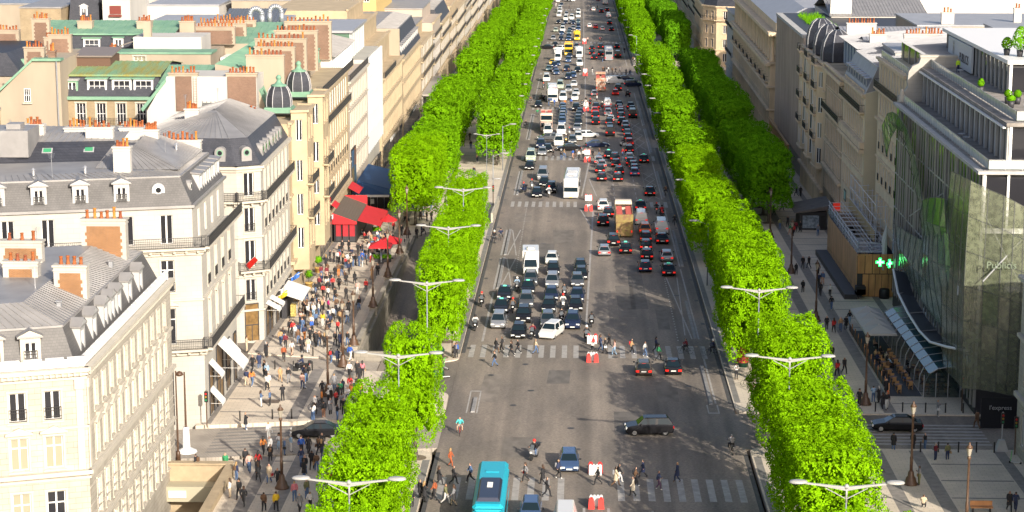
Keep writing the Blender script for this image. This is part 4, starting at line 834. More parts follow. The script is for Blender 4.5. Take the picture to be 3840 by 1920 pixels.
# far blocks on both sides, simple fronts whose windows still open into the wall
def far_block(i, s, y0, y1, top, m, tm, xl=None, label=None, setb=None, bal=True, roofm=None):
    xa = XL if s < 0 else 37.2
    ft = quad_l(y0,y1,-62) if s < 0 else [(37.2,y0),(66,y0),(66,y1),(37.2,y1)]
    e = 1 if s < 0 else 3; b0 = gz(y0)
    fl = []; z = b0+4.8
    while z+3.2 < top: fl.append(dict(z=z+.6,h=2.3,w=1.1,step=4.2)); z += 3.7
    t = bldg("apartment_block", label, ft, b0-4, top, (m, tm), {e:(fl,1.5)}, "far facades along the avenue", ledges=[(e,b0+4.5,.3,.4)], far=True)
    if bal:
        for z in (top-3.6, b0+8.6): 
            p = (xa,y0+.6); q = (xa,y1-.6)
            balcony(t, p if s < 0 else q, q if s < 0 else p, z, .6, .45, trim=tm)
    if roofm is not None: mansard(t, ft, top+.2, top+3.6, [.4,1.6,.05,.6] if s < 0 else [.4,.6,.05,1.6], roofm, ZINC, .8)
    else: mb = MB(); xs = (-62,-39) if s < 0 else (39.5,66); mb.box(xs[0],xs[1],y0+.3,y1-.3,top,top+3.2); part("setback_storey", mb, m, t); mb = MB(); mb.box(xs[0]-.1,xs[1]+.2,y0+.1,y1-.1,top+3.2,top+3.5); part("roof", mb, roofm or ZINC, t)
    return t
spec = [(462.2,500,6.5,WARM,None),(500.2,528,8.5,PINKST,None),(528.2,566,6.0,WARM,DSLATE),(566.2,596,7.5,GREYSTONE,None),(596.2,640,4.0,WARM,None),(640.2,676,5.0,BEIGE,None),(676.2,720,2.5,WARM,DSLATE),(720.2,760,3.6,PINKST,None),(760.2,810,1.0,WARM,None),(810.2,860,2.0,BEIGE,None),(860.2,920,-1,WARM,None),(920.2,990,-1,CREAM,None),(990.2,1100,-3,WARM,None)]
for i,(a,b,tp,m,rm) in enumerate(spec): far_block(i,-1,a,b,tp,m,WARM_TRIM,label="tall %s stone facade, %s block past the steel canopy on the left side" % ("golden" if m is WARM else "pale", ordn(i+1)),roofm=rm)

# shopfronts at pavement level and rooftop aerials
for par, ya, yb in ((D,278,316),(E_,317,344),(F_,346,369),(G_,371,413),(H_,415,461)):
    y = ya+1.0
    while y+2.6 < yb: part("shop_window", MB().box(XL,XL+.06,y,y+2.5,gz(y)+.3,gz(y)+3.6), GLASS, par); part("shop_sign", MB().box(XL,XL+.16,y,y+2.5,gz(y)+3.65,gz(y)+4.2), (DARKPAINT,WHITE,BEIGE)[int(y)%3], par); y += 3.3
def aerial(par, x, y, z, h=2.2):
    mb = MB(); mb.cyl((0,0,0),(0,0,h),.03,n=4)
    for k in range(4): mb.cyl((-.4+.05*k,0,h-.12*k),(.4-.05*k,0,h-.12*k),.015,n=3)
    part("aerial", mb, METAL, par, (x,y,z), rnd.uniform(0,3))
for par, pts in ((A,((-42,152,16.9),(-46,168,17))),(Bb,((-50,189.5,19.9),(-57,201.6,21.5),(-41.5,200,20.8),(-60,188,19.9))),(Cc,((-47,240,19.5),(-58,236,18.6),(-43.2,240,20.3))),(D,((-44,292,22.2),(-45,308,22.5)))):
    for q in pts: aerial(par,*q)
for x,y,z in ((-52,190.5,19.95),(-47.5,192,19.95),(-55,187.5,19.95),(-41,203,20.6)): part("roof_vent", MB().lathe([(.14,0),(.14,.5),(.24,.52),(.05,.72)],8), METAL, Bb, (x,y,z))
# ------------------------------------------------------------------ roofscape behind the left facades
GB = "buildings behind the left facades"
def simple(name, label, x0, x1, y0, y1, z0, z1, wall, fl=None, top=None, side=None, u0=.6):
    ft = [(x0,y0),(x1,y0),(x1,y1),(x0,y1)]
    fc = {}
    if fl: fc[0] = (fl,u0)
    if side: fc[1] = (side,u0)
    t = bldg(name, label, ft, z0, z1, (wall, CREAM_TRIM), fc, GB, cornice=False)
    if top: part("roof", MB().box(x0-.15,x1+.15,y0-.15,y1+.15,z1+.005,z1+.3), top, t)
    return t
def mans_front(t, x0, x1, y0, y1, z0, z1, zr, slate, top, ins=1.0, step=.75):
    mb = MB(); mb.hexa([(x0,y0,z0),(x1,y0,z0),(x1,y1,z0),(x0,y1,z0)],[(x0,y0+ins,z1),(x1,y0+ins,z1),(x1,y1,z1),(x0,y1,z1)],bottom=False,top=False); part("mansard", mb, slate, t)
    m2 = MB(); ym = (y0+ins+y1)/2; roof_quad(m2,(x0-.2,y0+ins-.3,z1),(x1+.2,y0+ins-.3,z1),(x1+.2,ym,zr),(x0-.2,ym,zr),step); roof_quad(m2,(x1+.2,y1,z1),(x0-.2,y1,z1),(x0-.2,ym,zr),(x1+.2,ym,zr),step)
    m2.box(x0-.25,x1+.25,y0+ins-.45,y0+ins-.25,z1-.2,z1+.05); part("roof", m2, top, t)
    for x in (x0,x1): part("gable_end", MB().poly([(x,y0+ins,z1),(x,y1,z1),(x,ym,zr-.03)]), slate, t)
# D1: house with four french windows under three wide dormers
d1 = simple("courtyard_house", "beige courtyard house with three wide dormers under a mossy green copper roof", -67.2,-55.6,265,280,4,18.3,YBRICK,[dict(z=14.9,h=2.7,w=1.2,step=2.9,style='multi',blind=.15)])
mans_front(d1,-67.6,-55.2,265,281,18.4,21.2,22.2,DSLATE,MOSSCOP,1.1)
for x in (-63.2,-60.0,-57.2): dormer(d1,(-67.6,265),(-55.2,265),x+67.6,18.9,'wide',WHITE,COPPER,.35)
dormer(d1,(-67.6,265),(-55.2,265),1.2,18.6,'shed',COPPER,GREYP,.3)
mb = MB(); mb.box(-67.8,-55.0,264.5,265.1,18.1,18.5); part("copper_gutter", mb, COPPER, d1); balcony(d1,(-65.0,265),(-55.8,265),14.8,.7,.2)
mb = MB(); mb.box(-67.0,-62.5,270.5,276,21.2,23.0); part("roof_hut", mb, mat("brown_cladding",(0.10,0.055,0.035),.8), d1); part("hut_roof", MB().hexa([(-67.3,270.2,23.0),(-62.2,270.2,23.0),(-62.2,276.2,23.6),(-67.3,276.2,23.6)],[(-67.3,270.2,23.2),(-62.2,270.2,23.2),(-62.2,276.2,23.8),(-67.3,276.2,23.8)]), mat("brown_zinc",(0.17,0.14,0.12),.5), d1)
for x in (-64.8,-63.9,-60.2,-58.9,-57.6): obj("flower_pot", POTS[0], d1, (x,264.6,14.9), 0, scale=(1.2,1.2,.6))
# beige party wall to its left with sloping copper coping
lw = thing("gabled_house", "tall beige party wall with sloping green coping and one small window", "building", group=GB)
mb = MB(); fr = [(-75.5,261.5,3),(-66.9,261.5,3),(-66.9,261.5,23.4),(-70.4,261.5,23.4),(-75.5,261.5,18.6)]; mb.hexa([fr[i] for i in range(5)],[(x,y+16,z) for x,y,z in fr]); part("wall", mb, BEIGE, lw)
mb = MB(); mb.hexa([(-75.8,261.2,18.5),(-70.3,261.2,23.4),(-70.3,262.6,23.4),(-75.8,262.6,18.5)],[(-75.8,261.2,18.85),(-70.3,261.2,23.75),(-70.3,262.6,23.75),(-75.8,262.6,18.85)]); mb.box(-70.4,-66.7,261.1,262.8,23.4,23.7); part("coping", mb, COPPER, lw)
f, pa = win_meshes(.8,1.7,'multi'); w = obj("window", f, lw, (-71.2,261.26,18.2)); obj("pane", pa, w); part("sill", MB().box(-71.8,-70.6,261.2,261.5,17.95,18.1), CREAM_TRIM, lw)
part("downpipe", MB().cyl((-67.3,261.3,8),(-67.3,261.3,23.5),.1,n=6), METAL, lw)
chimney(lw,-71.2,266,2.6,.9,21.5,24.6,6,BEIGE,BRICK); chimney(lw,-69.6,273,3.0,.8,22,25.6,6,BEIGE,BRICK); chimney(lw,-68.2,263,.9,.7,22.6,24.4,2,BRICK)
# white gable with brick stacks
wg = thing("gabled_house", "white gable wall with two brown brick chimney stacks and a ladder", "building", group=GB)
mb = MB(); fr = [(-55.6,257.6,2),(-41.4,257.6,2),(-41.4,257.6,21.9),(-50.2,257.6,21.9),(-52.6,257.6,21.9),(-55.2,257.6,17.6)]; mb.hexa(fr,[(x,y+7.5,z) for x,y,z in fr]); part("wall", mb, PLASTER, wg)
mb = MB(); mb.hexa([(-55.7,257.3,17.5),(-52.7,257.3,21.2),(-52.7,259.4,21.2),(-55.7,259.4,17.5)],[(-55.9,257.3,17.9),(-52.7,257.3,21.7),(-52.7,259.4,21.7),(-55.9,259.4,17.9)]); part("coping", mb, COPPER, wg)
for x0, x1, zb in ((-51.5,-49.5,17.6),(-45.0,-41.45,17.0)): part("brick_stack", MB().box(x0,x1,257.45,257.75,zb,21.9), BRICK, wg)
c_ = chimney(wg,-50.6,258.2,3.6,.9,21.7,22.2,7,BEIGE); chimney(wg,-43.3,258.2,3.8,.9,21.7,22.2,8,BEIGE)
mb = MB()
for x in (-49.25,-48.85): mb.cyl((x,257.4,17.4),(x,257.4,21.9),.025,n=4)
for k in range(14): mb.cyl((-49.25,257.4,17.6+k*.31),(-48.85,257.4,17.6+k*.31),.02,n=4)
part("ladder", mb, mat("rusty_iron",(0.30,0.16,0.08),.8), wg)
mb = MB(); roof_quad(mb,(-48.2,257.4,18.0),(-45.6,257.4,18.0),(-45.6,258.4,21.2),(-48.2,258.4,21.2),.5); sk = part("glazed_roof", mb, mat("old_glazing",(0.10,0.10,0.095),.25), wg)
mb = MB(); roof_quad(mb,(-55,262,19.8),(-41.4,262,19.8),(-41.4,272,21.9),(-55,272,21.9),1.0); part("copper_roof", mb, COPPER, wg)
# house row with green roof
e1 = simple("terrace_house", "long slate mansard house under a bright green copper roof with red chimney pots", -82.6,-56.2,310,326,4,19.8,BEIGE)
mans_front(e1,-82.8,-62,310,328,19.9,22.5,23.8,DSLATE,COPPER,.8,.9)
for x,k in ((-78.3,'shed'),(-74.2,'wide'),(-70.2,'shed'),(-66.6,'wide')): dormer(e1,(-82.8,310),(-62,310),x+82.8,20.0,k,WHITE,COPPER,.2)
for x in (-76,-67.0,-60.5): chimney(e1,x,314.5,2.2,1.4,21.6,24.0,6,BEIGE)
part("roof_curb", MB().box(-82.8,-62,309.2,309.8,19.7,20.1), COPPER, e1)
chimney(e1,-77.6,307.5,1.6,.9,19,20.6,5,BRICK); chimney(e1,-70.4,307.5,1.5,.9,19,20.4,4,PLASTER)
e2 = simple("rooftop_annex", "plain white rooftop box in front of the green roof", -66.6,-56.6,304,312,14,22.6,PLASTER,None,None)
part("flue", MB().box(-65.1,-64.0,304.2,305.2,22.6,24.9), BEIGE, e2); part("roof", MB().hexa([(-68.6,303.8,21.2),(-66.6,303.8,21.9),(-66.6,308,21.9),(-68.6,308,21.2)],[(-68.6,303.8,21.35),(-66.6,303.8,22.05),(-66.6,308,22.05),(-68.6,308,21.35)]), mat("brown_zinc",(0.17,0.14,0.12),.5), e2)
e3 = simple("rear_wing", "beige rear wing with one curtained window below the green roof", -75,-54.4,299,303.8,4,20.6,BEIGE,[dict(z=19.0,h=1.25,w=1.7,step=20,style='multi',blind=.4)],COPPER)
# left margin houses
l1 = simple("street_house", "house at the picture's left margin with slate roof and iron balcony", -90,-77.2,281,300,2,19.2,BEIGE,None,None,[dict(z=15.6,h=2.4,w=1.0,step=2.6,blind=.4)])
mb = MB(); mb.hexa([(-90,281,19.3),(-76.9,281,19.3),(-76.9,300,19.3),(-90,300,19.3)],[(-90,282,22.4),(-79.4,282,22.4),(-79.4,300,22.4),(-90,300,22.4)],bottom=False); part("mansard", mb, DSLATE, l1); part("copper_gutter", MB().box(-77.1,-76.5,281,300,19.1,19.5), COPPER, l1)
for k in (5,9,13): dormer(l1,(-76.9,281),(-76.9,300),k,19.6,'round',COPPER,COPPER,.4)
balcony(l1,(-77.2,281.5),(-77.2,299.5),15.4,.8,.25)
chimney(l1,-84,300.5,3.2,.9,20.5,23.8,6,BEIGE,BRICK); chimney(l1,-80.6,306,2.6,.9,20.5,25.0,6,BEIGE,BRICK); chimney(l1,-80.2,266.5,2.4,.9,16,19.4,6,BEIGE,BRICK); chimney(l1,-76.6,296,2.0,.8,19.5,23.2,5,BEIGE,BRICK)
l2 = simple("street_house", "low yellow brick house below the left margin balcony", -90,-74.8,258,262,2,17.2,YBRICK,None,ZINC)
# copper roofs and ducts towards the avenue
k1 = simple("roof_block", "copper roofed block crossed by silver ventilation ducts", -60,-49,322,352,6,20.0,BEIGE)
mb = MB(); roof_quad(mb,(-60,322,20.0),(-49,322,20.0),(-49,336,22.2),(-60,336,22.2),1.0); roof_quad(mb,(-49,352,20),(-60,352,20),(-60,336,22.2),(-49,336,22.2),1.0); part("copper_roof", mb, COPPER, k1)
for x0,x1,y in ((-62,-54.4,321),(-61.2,-53.6,327),(-60,-53,333)): chimney(k1,(x0+x1)/2,y,x1-x0,.8,20,22.6,14,BEIGE,BRICK)
for x,y in ((-53.5,341),(-51.0,346)):
    mb = MB(); pts = [(-3.2,0,0),(-3.2,0,1.6)]+[(-3.2+1.0-1.0*math.cos(a*.314),0,1.6+1.0*math.sin(a*.314)) for a in range(11)]+[(-1.2,0,0)]; mb.tube(pts,.42,9); tag(part("ventilation_duct", mb, METAL, None, (x+1.5,y,21.4), smooth=True), "silver bent ventilation duct %s of the copper roofed block" % ("on the left half" if x < -52 else "on the right half"), "duct", "ventilation ducts")
k2 = simple("office_block", "flat block with a slanting glazed skylight behind the ducts", -75,-52,352,372,4,20.2,PLASTER,None,WZINC)
mb = MB(); roof_quad(mb,(-62,351.8,20.6),(-52,351.8,20.6),(-52,362,22.4),(-62,362,22.4),.6); part("skylight", mb, mat("old_glazing",(0.10,0.10,0.095),.25), k2)
# far strip along the top edge
f1 = simple("far_house", "yellow brick gable beyond the green roofs with iron roof railing", -109,-101,400,420,0,19.4,YBRICK,None,ZINC)
f2 = simple("far_house", "dark slate mansard house with arched white window, beyond the green roofs", -100.5,-94.6,404,424,0,16.8,PLASTER)
mb = MB(); mb.hexa([(-100.5,404,16.8),(-94.6,404,16.8),(-94.6,424,16.8),(-100.5,424,16.8)],[(-100.2,405,21.5),(-94.8,405,21.5),(-94.8,424,21.5),(-100.2,424,21.5)]); part("mansard", mb, DSLATE, f2); dormer(f2,(-100.5,404),(-94.6,404),2.9,17.4,'pediment',WHITE,WZINC,.2)
f3 = simple("far_house", "white house with a red shuttered window beyond the green roofs", -93.4,-88,402,420,0,21,PLASTER,None,WZINC)
part("shutter", MB().box(-92.0,-89.8,401.85,402,18.2,19.8), mat("maroon_paint",(0.16,0.03,0.02),.6), f3); part("window_box", MB().box(-92.1,-89.7,401.4,401.98,17.7,18.1), mat("maroon_paint",(0.16,0.03,0.02),.6), f3)
f4 = simple("far_block", "long blank white wall along the top left edge", -88,-73.6,418,440,0,18.6,PLASTER,None,WZINC)
f5 = simple("far_block", "grey roofed apartment house at the top left corner", -128,-108.6,428,450,0,18.0,BEIGE,None,ZINC); mb = MB(); roof_quad(mb,(-128,428,18.2),(-108.6,428,18.2),(-108.6,440,22),(-128,440,22),.8); part("zinc_roof", mb, mat("blue_zinc",(0.16,0.19,0.24),.5), f5)
f6 = simple("far_block", "beige blank wall above the ventilation ducts", -72,-54,424,446,0,19.2,BEIGE,None,ZINC)
f7 = simple("far_house", "grey mansard house with three dormers at the top edge", -86,-66,456,476,0,18.6,PLASTER); mb = MB(); mb.hexa([(-86,456,18.6),(-66,456,18.6),(-66,476,18.6),(-86,476,18.6)],[(-86,457.5,23),(-66,457.5,23),(-66,476,23),(-86,476,23)]); part("mansard", mb, SLATE, f7)
for k in (3,6.5,10,13.5,17): dormer(f7,(-86,456),(-66,456),k,19,'shed',WHITE,ZINC,.3)
f8 = simple("far_block", "yellow rendered block rising beyond the roofs at the top edge", -72,-48,480,520,-4,24,mat("yellow_render",(0.50,0.36,0.14),.9),[dict(z=15,h=2,w=1.1,step=3.2),dict(z=19,h=2,w=1.1,step=3.2)],ZINC)
f9 = simple("far_block", "pale far block rising behind the left rooftops at the picture's corner", -150,-112,470,520,-4,26,PLASTER,[dict(z=16,h=2,w=1.1,step=3.2),dict(z=20,h=2,w=1.1,step=3.2)],ZINC)
f10 = simple("far_block", "cream far block behind the red shuttered house", -112,-86,500,540,-4,25,CREAM,[dict(z=14,h=2,w=1.1,step=3.4),dict(z=18,h=2,w=1.1,step=3.4)],ZINC)
f11 = simple("far_block", "cream tall block behind the glass fronted office", -64,-40,560,620,-8,20,CREAM,[dict(z=8,h=2,w=1.1,step=3.4),dict(z=12,h=2,w=1.1,step=3.4),dict(z=16,h=2,w=1.1,step=3.4)],ZINC)
# ------------------------------------------------------------------ buildings on the right of the avenue
XR = 37.0; GR = "stone buildings along the right pavement"
def quad_r(y0, y1, xr=60, x=XR): return [(x,y0),(xr,y0),(xr,y1),(x,y1)]
flRA = [dict(z=8.2,h=2.6,w=1.2,step=2.8,ped=True), dict(z=3.2,h=3.0,w=1.2,step=2.8), dict(z=-2.2,h=3.0,w=1.3,step=2.8)]
RA = bldg("corner_mansion", "richly carved stone mansion at the right edge by the traffic light", quad_r(146,182.4,80,38.1), -7, 12.6, (STONE, CREAM_TRIM), {3:(flRA,1.4),0:(flRA,1.2)}, GR, ledges=[(3,7.2,.3,.3),(3,1.8,.35,.35),(2,7.2,.3,.3),(2,1.8,.35,.35),(2,12.3,.4,.5)])
mansard(RA, inset(quad_r(146,182.4,80,38.1),[.7,.7,.7,.7]), 12.8, 15.6, [1,1,1,1], SLATE, ZINC, 1.0, [2,2,2,2])
# --- glass fronted drugstore
PG = mat("mirror_glazing", (0.03,0.045,0.04), .035, spec=1.0); CONC = mat("pale_concrete", (0.42,0.41,0.39), .8, noise=.2, scale=.6); GRIME = mat("grimy_stone",(0.30,0.27,0.24),.9,noise=.4,scale=.8); STEEL = mat("brushed_steel",(0.38,0.38,0.38),.4,metal=.5)
PUB = thing("glass_building", "terraced glass office building wrapped in curved green glass sails", "building")
X1 = 36.6; Y0, Y1 = 195.8, 250.0
mb = MB(); mb.box(X1+.4,66,Y0+.4,Y1,-6,19.9); part("core", mb, DARKPAINT, PUB)
k = 0
y = Y0
while y < Y1-.5:
    part("pane", MB().box(X1+.2,X1+.24,y+.05,y+1.6,-3,19.6), PG, PUB); part("mullion", MB().box(X1+.12,X1+.38,y-.07,y+.07,-3,19.7), STEEL, PUB); y += 1.65
for z in (3.2,7.3,11.4,15.5): part("transom", MB().box(X1+.14,X1+.3,Y0,Y1,z,z+.14), STEEL, PUB)
for yk in range(9): part("post", MB().box(X1+.02,X1+.18,Y0+1+yk*6.2,Y0+1.3+yk*6.2,-3,19.7), STEEL, PUB)
mb = MB(); mb.box(X1-.35,66,Y0-.35,Y1+.1,19.7,20.0); part("coping", mb, CONC, PUB); mb = MB(); mb.box(X1+.3,66,Y0+.3,Y1,20.0,20.04); part("terrace_floor", mb, GRIME, PUB)
def glassrail(par, p0, p1, z, h=1.0, st=1.5):
    ux, uy, l = unit(p0,p1); n = int(l/st); M_ = Matrix.Translation((p0[0],p0[1],z)) @ Matrix.Rotation(math.atan2(uy,ux),4,'Z'); rl = MB()
    rl.box(0,l,-.03,.03,h-.05,h)
    for i in range(n+1): rl.box(l*i/n-.03,l*i/n+.03,-.03,.03,0,h)
    part("railing", MB().add(rl,M_), STEEL, par)
    g_ = mat("rail_glass",(0.42,0.47,0.45),.1,spec=.9); part("railing_glass", MB().add(MB().box(0,l,-.008,.008,.1,h-.08),M_), g_, par)
glassrail(PUB,(37.25,Y0+.1),(37.25,248.5),20.05); glassrail(PUB,(37.25,Y0+.1),(58,Y0+.1),20.05)
for x in range(8):   # front lower storey
    part("pane", MB().box(X1+.5+x*2.2,X1+2.5+x*2.2,Y0+.05,Y0+.1,14.6,19.4), GLASS, PUB); part("mullion", MB().box(X1+.25+x*2.2,X1+.48+x*2.2,Y0-.1,Y0+.2,14.2,19.7), WHITE, PUB); part("pane", MB().box(X1+.5+x*2.2,X1+2.5+x*2.2,Y0+.05,Y0+.1,9.6,14.0), GLASS, PUB)
part("spandrel", MB().box(X1+.2,58,Y0-.05,Y0+.15,14.02,14.5), WHITE, PUB); part("blue_blind", MB().box(X1+5.0,X1+9,Y0-.02,Y0+.04,15.0,18.3), mat("turquoise_blind",(0.02,0.28,0.42),.5), PUB)
# second tier
X2 = 39.7; Yf2 = 199.4
mb = MB(); mb.box(X2+.3,66,Yf2+.3,Y1,20.04,23.8); part("upper_core", mb, DARKPAINT, PUB); mb = MB(); mb.box(X2-.25,66,Yf2-.25,Y1+.05,23.75,24.1); part("coping", mb, GRIME, PUB)
y = Yf2
while y < Y1-1:
    part("pilaster", MB().box(X2-.1,X2+.3,y,y+.55,20.05,23.75), CONC, PUB)
    for q in range(2): part("pane", MB().box(X2+.12,X2+.16,y+.62+q*1.0,y+1.55+q*1.0,20.2,23.4), PG, PUB); part("mullion", MB().box(X2+.08,X2+.22,y+1.55+q*1.0-.04,y+1.63+q*1.0,20.1,23.7), STEEL, PUB)
    y += 2.75
for x in range(7): part("pane", MB().box(X2+.4+x*2.6,X2+2.7+x*2.6,Yf2+.1,Yf2+.15,20.3,23.5), GLASS, PUB); part("mullion", MB().box(X2+.1+x*2.6,X2+.36+x*2.6,Yf2-.1,Yf2+.2,20.1,23.75), WHITE, PUB)
mb = MB()
y = Yf2
while y < Y1-1: mb.box(X2-.55,X2-.25,y,y+.95,23.55,23.7); y += 1.1
part("sunshade", mb, WHITE, PUB)
glassrail(PUB,(40.6,200.4),(40.6,252),24.1); glassrail(PUB,(40.6,200.4),(60,200.4),24.1)
# rooftop pavilion with sign panel
mb = MB(); mb.box(44.4,64,222.4,262,24.1,27.4); part("pavilion", mb, DARKPAINT, PUB); mb = MB(); mb.box(43.9,65,221.8,262.5,27.4,27.8); part("pavilion_roof", mb, WHITE, PUB)
for i in range(9): part("mullion", MB().box(44.1,44.4,222.6+i*2.3,222.85+i*2.3,24.1,27.4), CONC, PUB)
for i in range(8): part("pane", MB().box(44.25,44.3,222.9+i*2.3,224.85+i*2.3,24.3,27.2), PG, PUB)
for i in range(7): part("pane", MB().box(44.6+i*2.6,46.9+i*2.6,222.2,222.25,24.5,27.0), GLASS, PUB); part("mullion", MB().box(44.2+i*2.6,44.5+i*2.6,222.1,222.4,24.1,27.4), WHITE, PUB)
sgn = part("sign_panel", MB().box(43.75,44.0,241.6,257,24.3,27.3), mat("sign_grey",(0.44,0.47,0.49),.5), PUB)
def text(name, body, size, mat_, parent, loc, rot, ext=.01):
    cu = bpy.data.curves.new(name,'FONT'); cu.body = body; cu.size = size; cu.extrude = ext; cu.align_x = 'CENTER'; cu.align_y = 'CENTER'; cu.materials.append(mat_)
    o = bpy.data.objects.new(name, cu); me = bpy.data.meshes.new_from_object(o); bpy.data.objects.remove(o); o = bpy.data.objects.new(name, me); col.objects.link(o); o.parent = parent; o.location = loc; o.rotation_euler = rot; return o
text("sign_lettering","PUBLICIS",1.5,DARKPAINT,sgn,(43.72,246.2,25.5),(R(90),0,R(-90)))
em = MB(); r_ = random.Random(3)
for i in range(60):
    z = r_.uniform(0,2.4); w = .5*(1-abs(z/2.4-.45)); yy = r_.uniform(-w,w); em.box(-.02,0,yy-.1,yy+.1,z,z+.1)
part("lion_emblem", em, GREYP, sgn, (43.73,253.2,24.6))
# stone scroll gable at the far end
pr = [(36.9,19.0),(44.4,19.0),(44.4,25.3),(39.4,25.3),(39.2,24.6),(38.4,24.2),(38.0,23.6),(37.9,22.4),(38.0,21.8),(37.5,21.0),(36.9,20.6)]
mb = MB(); mb.hexa([(x,250.2,z) for x,z in pr],[(x,251.2,z) for x,z in pr]); part("scroll_gable", mb, CREAM, PUB); part("gable_coping", MB().box(39.3,44.5,250.1,251.3,25.3,25.55), CREAM_TRIM, PUB)
mb = MB(); mb.lathe([(.45,0),(.5,.15),(.3,.3),(.35,.9),(.2,1.1),(.25,1.35),(.05,1.6)],10); part("finial", mb, CREAM_TRIM, PUB, (37.2,249.6,20.0), smooth=True)
# glass sails: each pane its own piece
def sailmat(name, c, alpha, frit):
    m = mat(name, c, .12, spec=.9); nt = m.node_tree; b = nt.nodes["Principled BSDF"]; N = nt.nodes.new; L = nt.links.new
    ge = N("ShaderNodeNewGeometry"); no = N("ShaderNodeTexNoise"); no.inputs["Scale"].default_value = frit; no.inputs["Detail"].default_value = 6; L(ge.outputs["Position"], no.inputs["Vector"])
    mr = N("ShaderNodeMapRange"); mr.inputs["From Min"].default_value = .35; mr.inputs["From Max"].default_value = .65; mr.inputs["To Min"].default_value = alpha-.2; mr.inputs["To Max"].default_value = min(1,alpha+.2); L(no.outputs["Fac"], mr.inputs[0]); L(mr.outputs[0], b.inputs["Alpha"]); return m
SAIL1 = sailmat("green_sail_glass",(0.13,0.30,0.08),.82,.8); SAIL2 = sailmat("grey_sail_glass",(0.22,0.30,0.24),.8,.7); SAIL3 = sailmat("fritted_glass",(0.17,0.185,0.12),.68,2.2)
def sail(name, fn, nu, nv, m, label=None):
    """fn(u,v) -> point; panes nu x nv"""
    s = empty(name); s.parent = PUB
    for i in range(nu):
        for j in range(nv):
            e = .012; p = [fn((i+e)/nu,(j+e)/nv),fn((i+1-e)/nu,(j+e)/nv),fn((i+1-e)/nu,(j+1-e)/nv),fn((i+e)/nu,(j+1-e)/nv)]
            obj("pane", MB().poly(p).mesh("pane",[m]), s)
    fr = MB()
    for i in range(nu+1):
        for j in range(nv*2): fr.cyl(fn(i/nu,j/nv/2),fn(i/nu,(j+1)/nv/2),.045,n=4)
    for j in range(nv+1):
        for i in range(nu): fr.cyl(fn(i/nu,j/nv),fn((i+1)/nu,j/nv),.03,n=4)
    part("sail_frame", fr, mat("dark_joint",(0.05,0.055,0.05),.5), s); return s
def lerp(a,b,t): return a+(b-a)*t
def poly_fn(bot, top, xb, bulge):
    """bot/top: lists of (y,z) resampled along u"""
    def samp(P,u):
        k = u*(len(P)-1); i = min(int(k),len(P)-2); t = k-i; return lerp(P[i][0],P[i+1][0],t), lerp(P[i][1],P[i+1][1],t)
    def fn(u,v):
        a = samp(bot,u); b = samp(top,u); return (xb - bulge*math.sin(math.pi*v)*math.sin(math.pi*min(1,u*.9+.05)) - .5*v, lerp(a[0],b[0],v), lerp(a[1],b[1],v))
    return fn
sail("glass_sail", poly_fn([(241,2.6),(232,1.7),(222,1.2),(214,1.2),(206,1.4)],[(241,6.6),(232,7.4),(222,8.4),(216,8.8),(210,9.2)],36.2,.6), 10, 2, SAIL2)
sail("glass_sail", poly_fn([(222,2.0),(214,2.0),(206,2.4),(198,3.6),(194.4,4.3)],[(217,13.5),(213,14.6),(210,15.1),(206,15.6),(203.5,15.6)],35.7,.8), 7, 4, SAIL2)
sail("glass_sail", poly_fn([(253.0,13.0),(250,15.6),(246,17.3),(241,17.6),(235,15.6),(228,11.6),(222,6.8)],[(254,16.6),(250,18.6),(246,19.3),(241,19.5),(234,18.6),(226,15.2),(219,9.5)],36.1,.7), 12, 1, SAIL1)
sail("glass_sail", poly_fn([(217,9.2),(212,9.6),(206,10),(203.2,10.4)],[(217,13.6),(212,14.8),(206,15.7),(204,16.0)],35.2,.5), 4, 2, SAIL1)
def wrap(u,v):   # sail turning the corner
    if u < .45: t = u/.45; x, y = 35.4, lerp(205,194.2,t)
    else: t = (u-.45)/.55; a = t*math.pi/2; x, y = 35.4+1.2*math.sin(min(a*2.2,math.pi/2))+4.5*t, 194.2-1.2*(1-math.cos(min(a*2.2,math.pi/2)))
    zt = lerp(18.6,19.3,u/.45) if u < .45 else 19.0-2.4*((u-.45)/.55)
    z = lerp(-1.5+3*u*(1-u), zt, v); return (x-.5*math.sin(math.pi*v)*(1-u), y-.5*math.sin(math.pi*v)*u, z)
ws = sail("glass_sail", wrap, 9, 6, SAIL3)
text("sail_lettering","Publicis",.95,mat("pale_frosting",(0.16,0.20,0.135),.6),ws,(38.2,192.45,11.6),(R(90),0,0))
mb = MB()
for a, b in (((36.6,216,14.5),(35.2,228,10)),((36.6,204,14.5),(34.9,196,8)),((36.9,195,16),(41,192.6,8)),((41,193,15),(36.6,192.8,10))): part("sail_strut", MB().cyl(a,b,.07,n=6), GREYP, PUB)
# curved entrance canopy and glazed restaurant
cv = [(35.2,238,1.9),(34.9,232,.4),(34.8,224,-.1),(34.6,215,0),(34.4,207,.7),(34.8,200,1.9),(36.0,195.5,2.6)]
mb = MB()
for p, q in zip(cv,cv[1:]): mb.poly([p,(36.65,p[1],p[2]-.3),(36.65,q[1],q[2]-.3),q])
part("canopy", mb, DARKPAINT, PUB); part("canopy_rim", MB().tube([(x-.05,y,z+.05) for x,y,z in cv],.14,6), WHITE, PUB)
for p in cv: part("canopy_rib", MB().cyl(p,(36.6,p[1]+1.4,p[2]-.15),.08,n=5), GREYP, PUB)
RES = thing("glazed_restaurant", "curved glass restaurant pavilion beside the white parasols", "pavilion")
RG = mat("teal_roof_glass",(0.04,0.10,0.12),.25,spec=.35); RGA = sailmat("clear_side_glass",(0.03,0.06,0.065),.38,.5)
prof = [(33.2,.12),(33.3,1.6),(33.7,2.5),(34.6,3.05),(36.2,3.3)]
ys = [203.0+i*3.1 for i in range(11)]
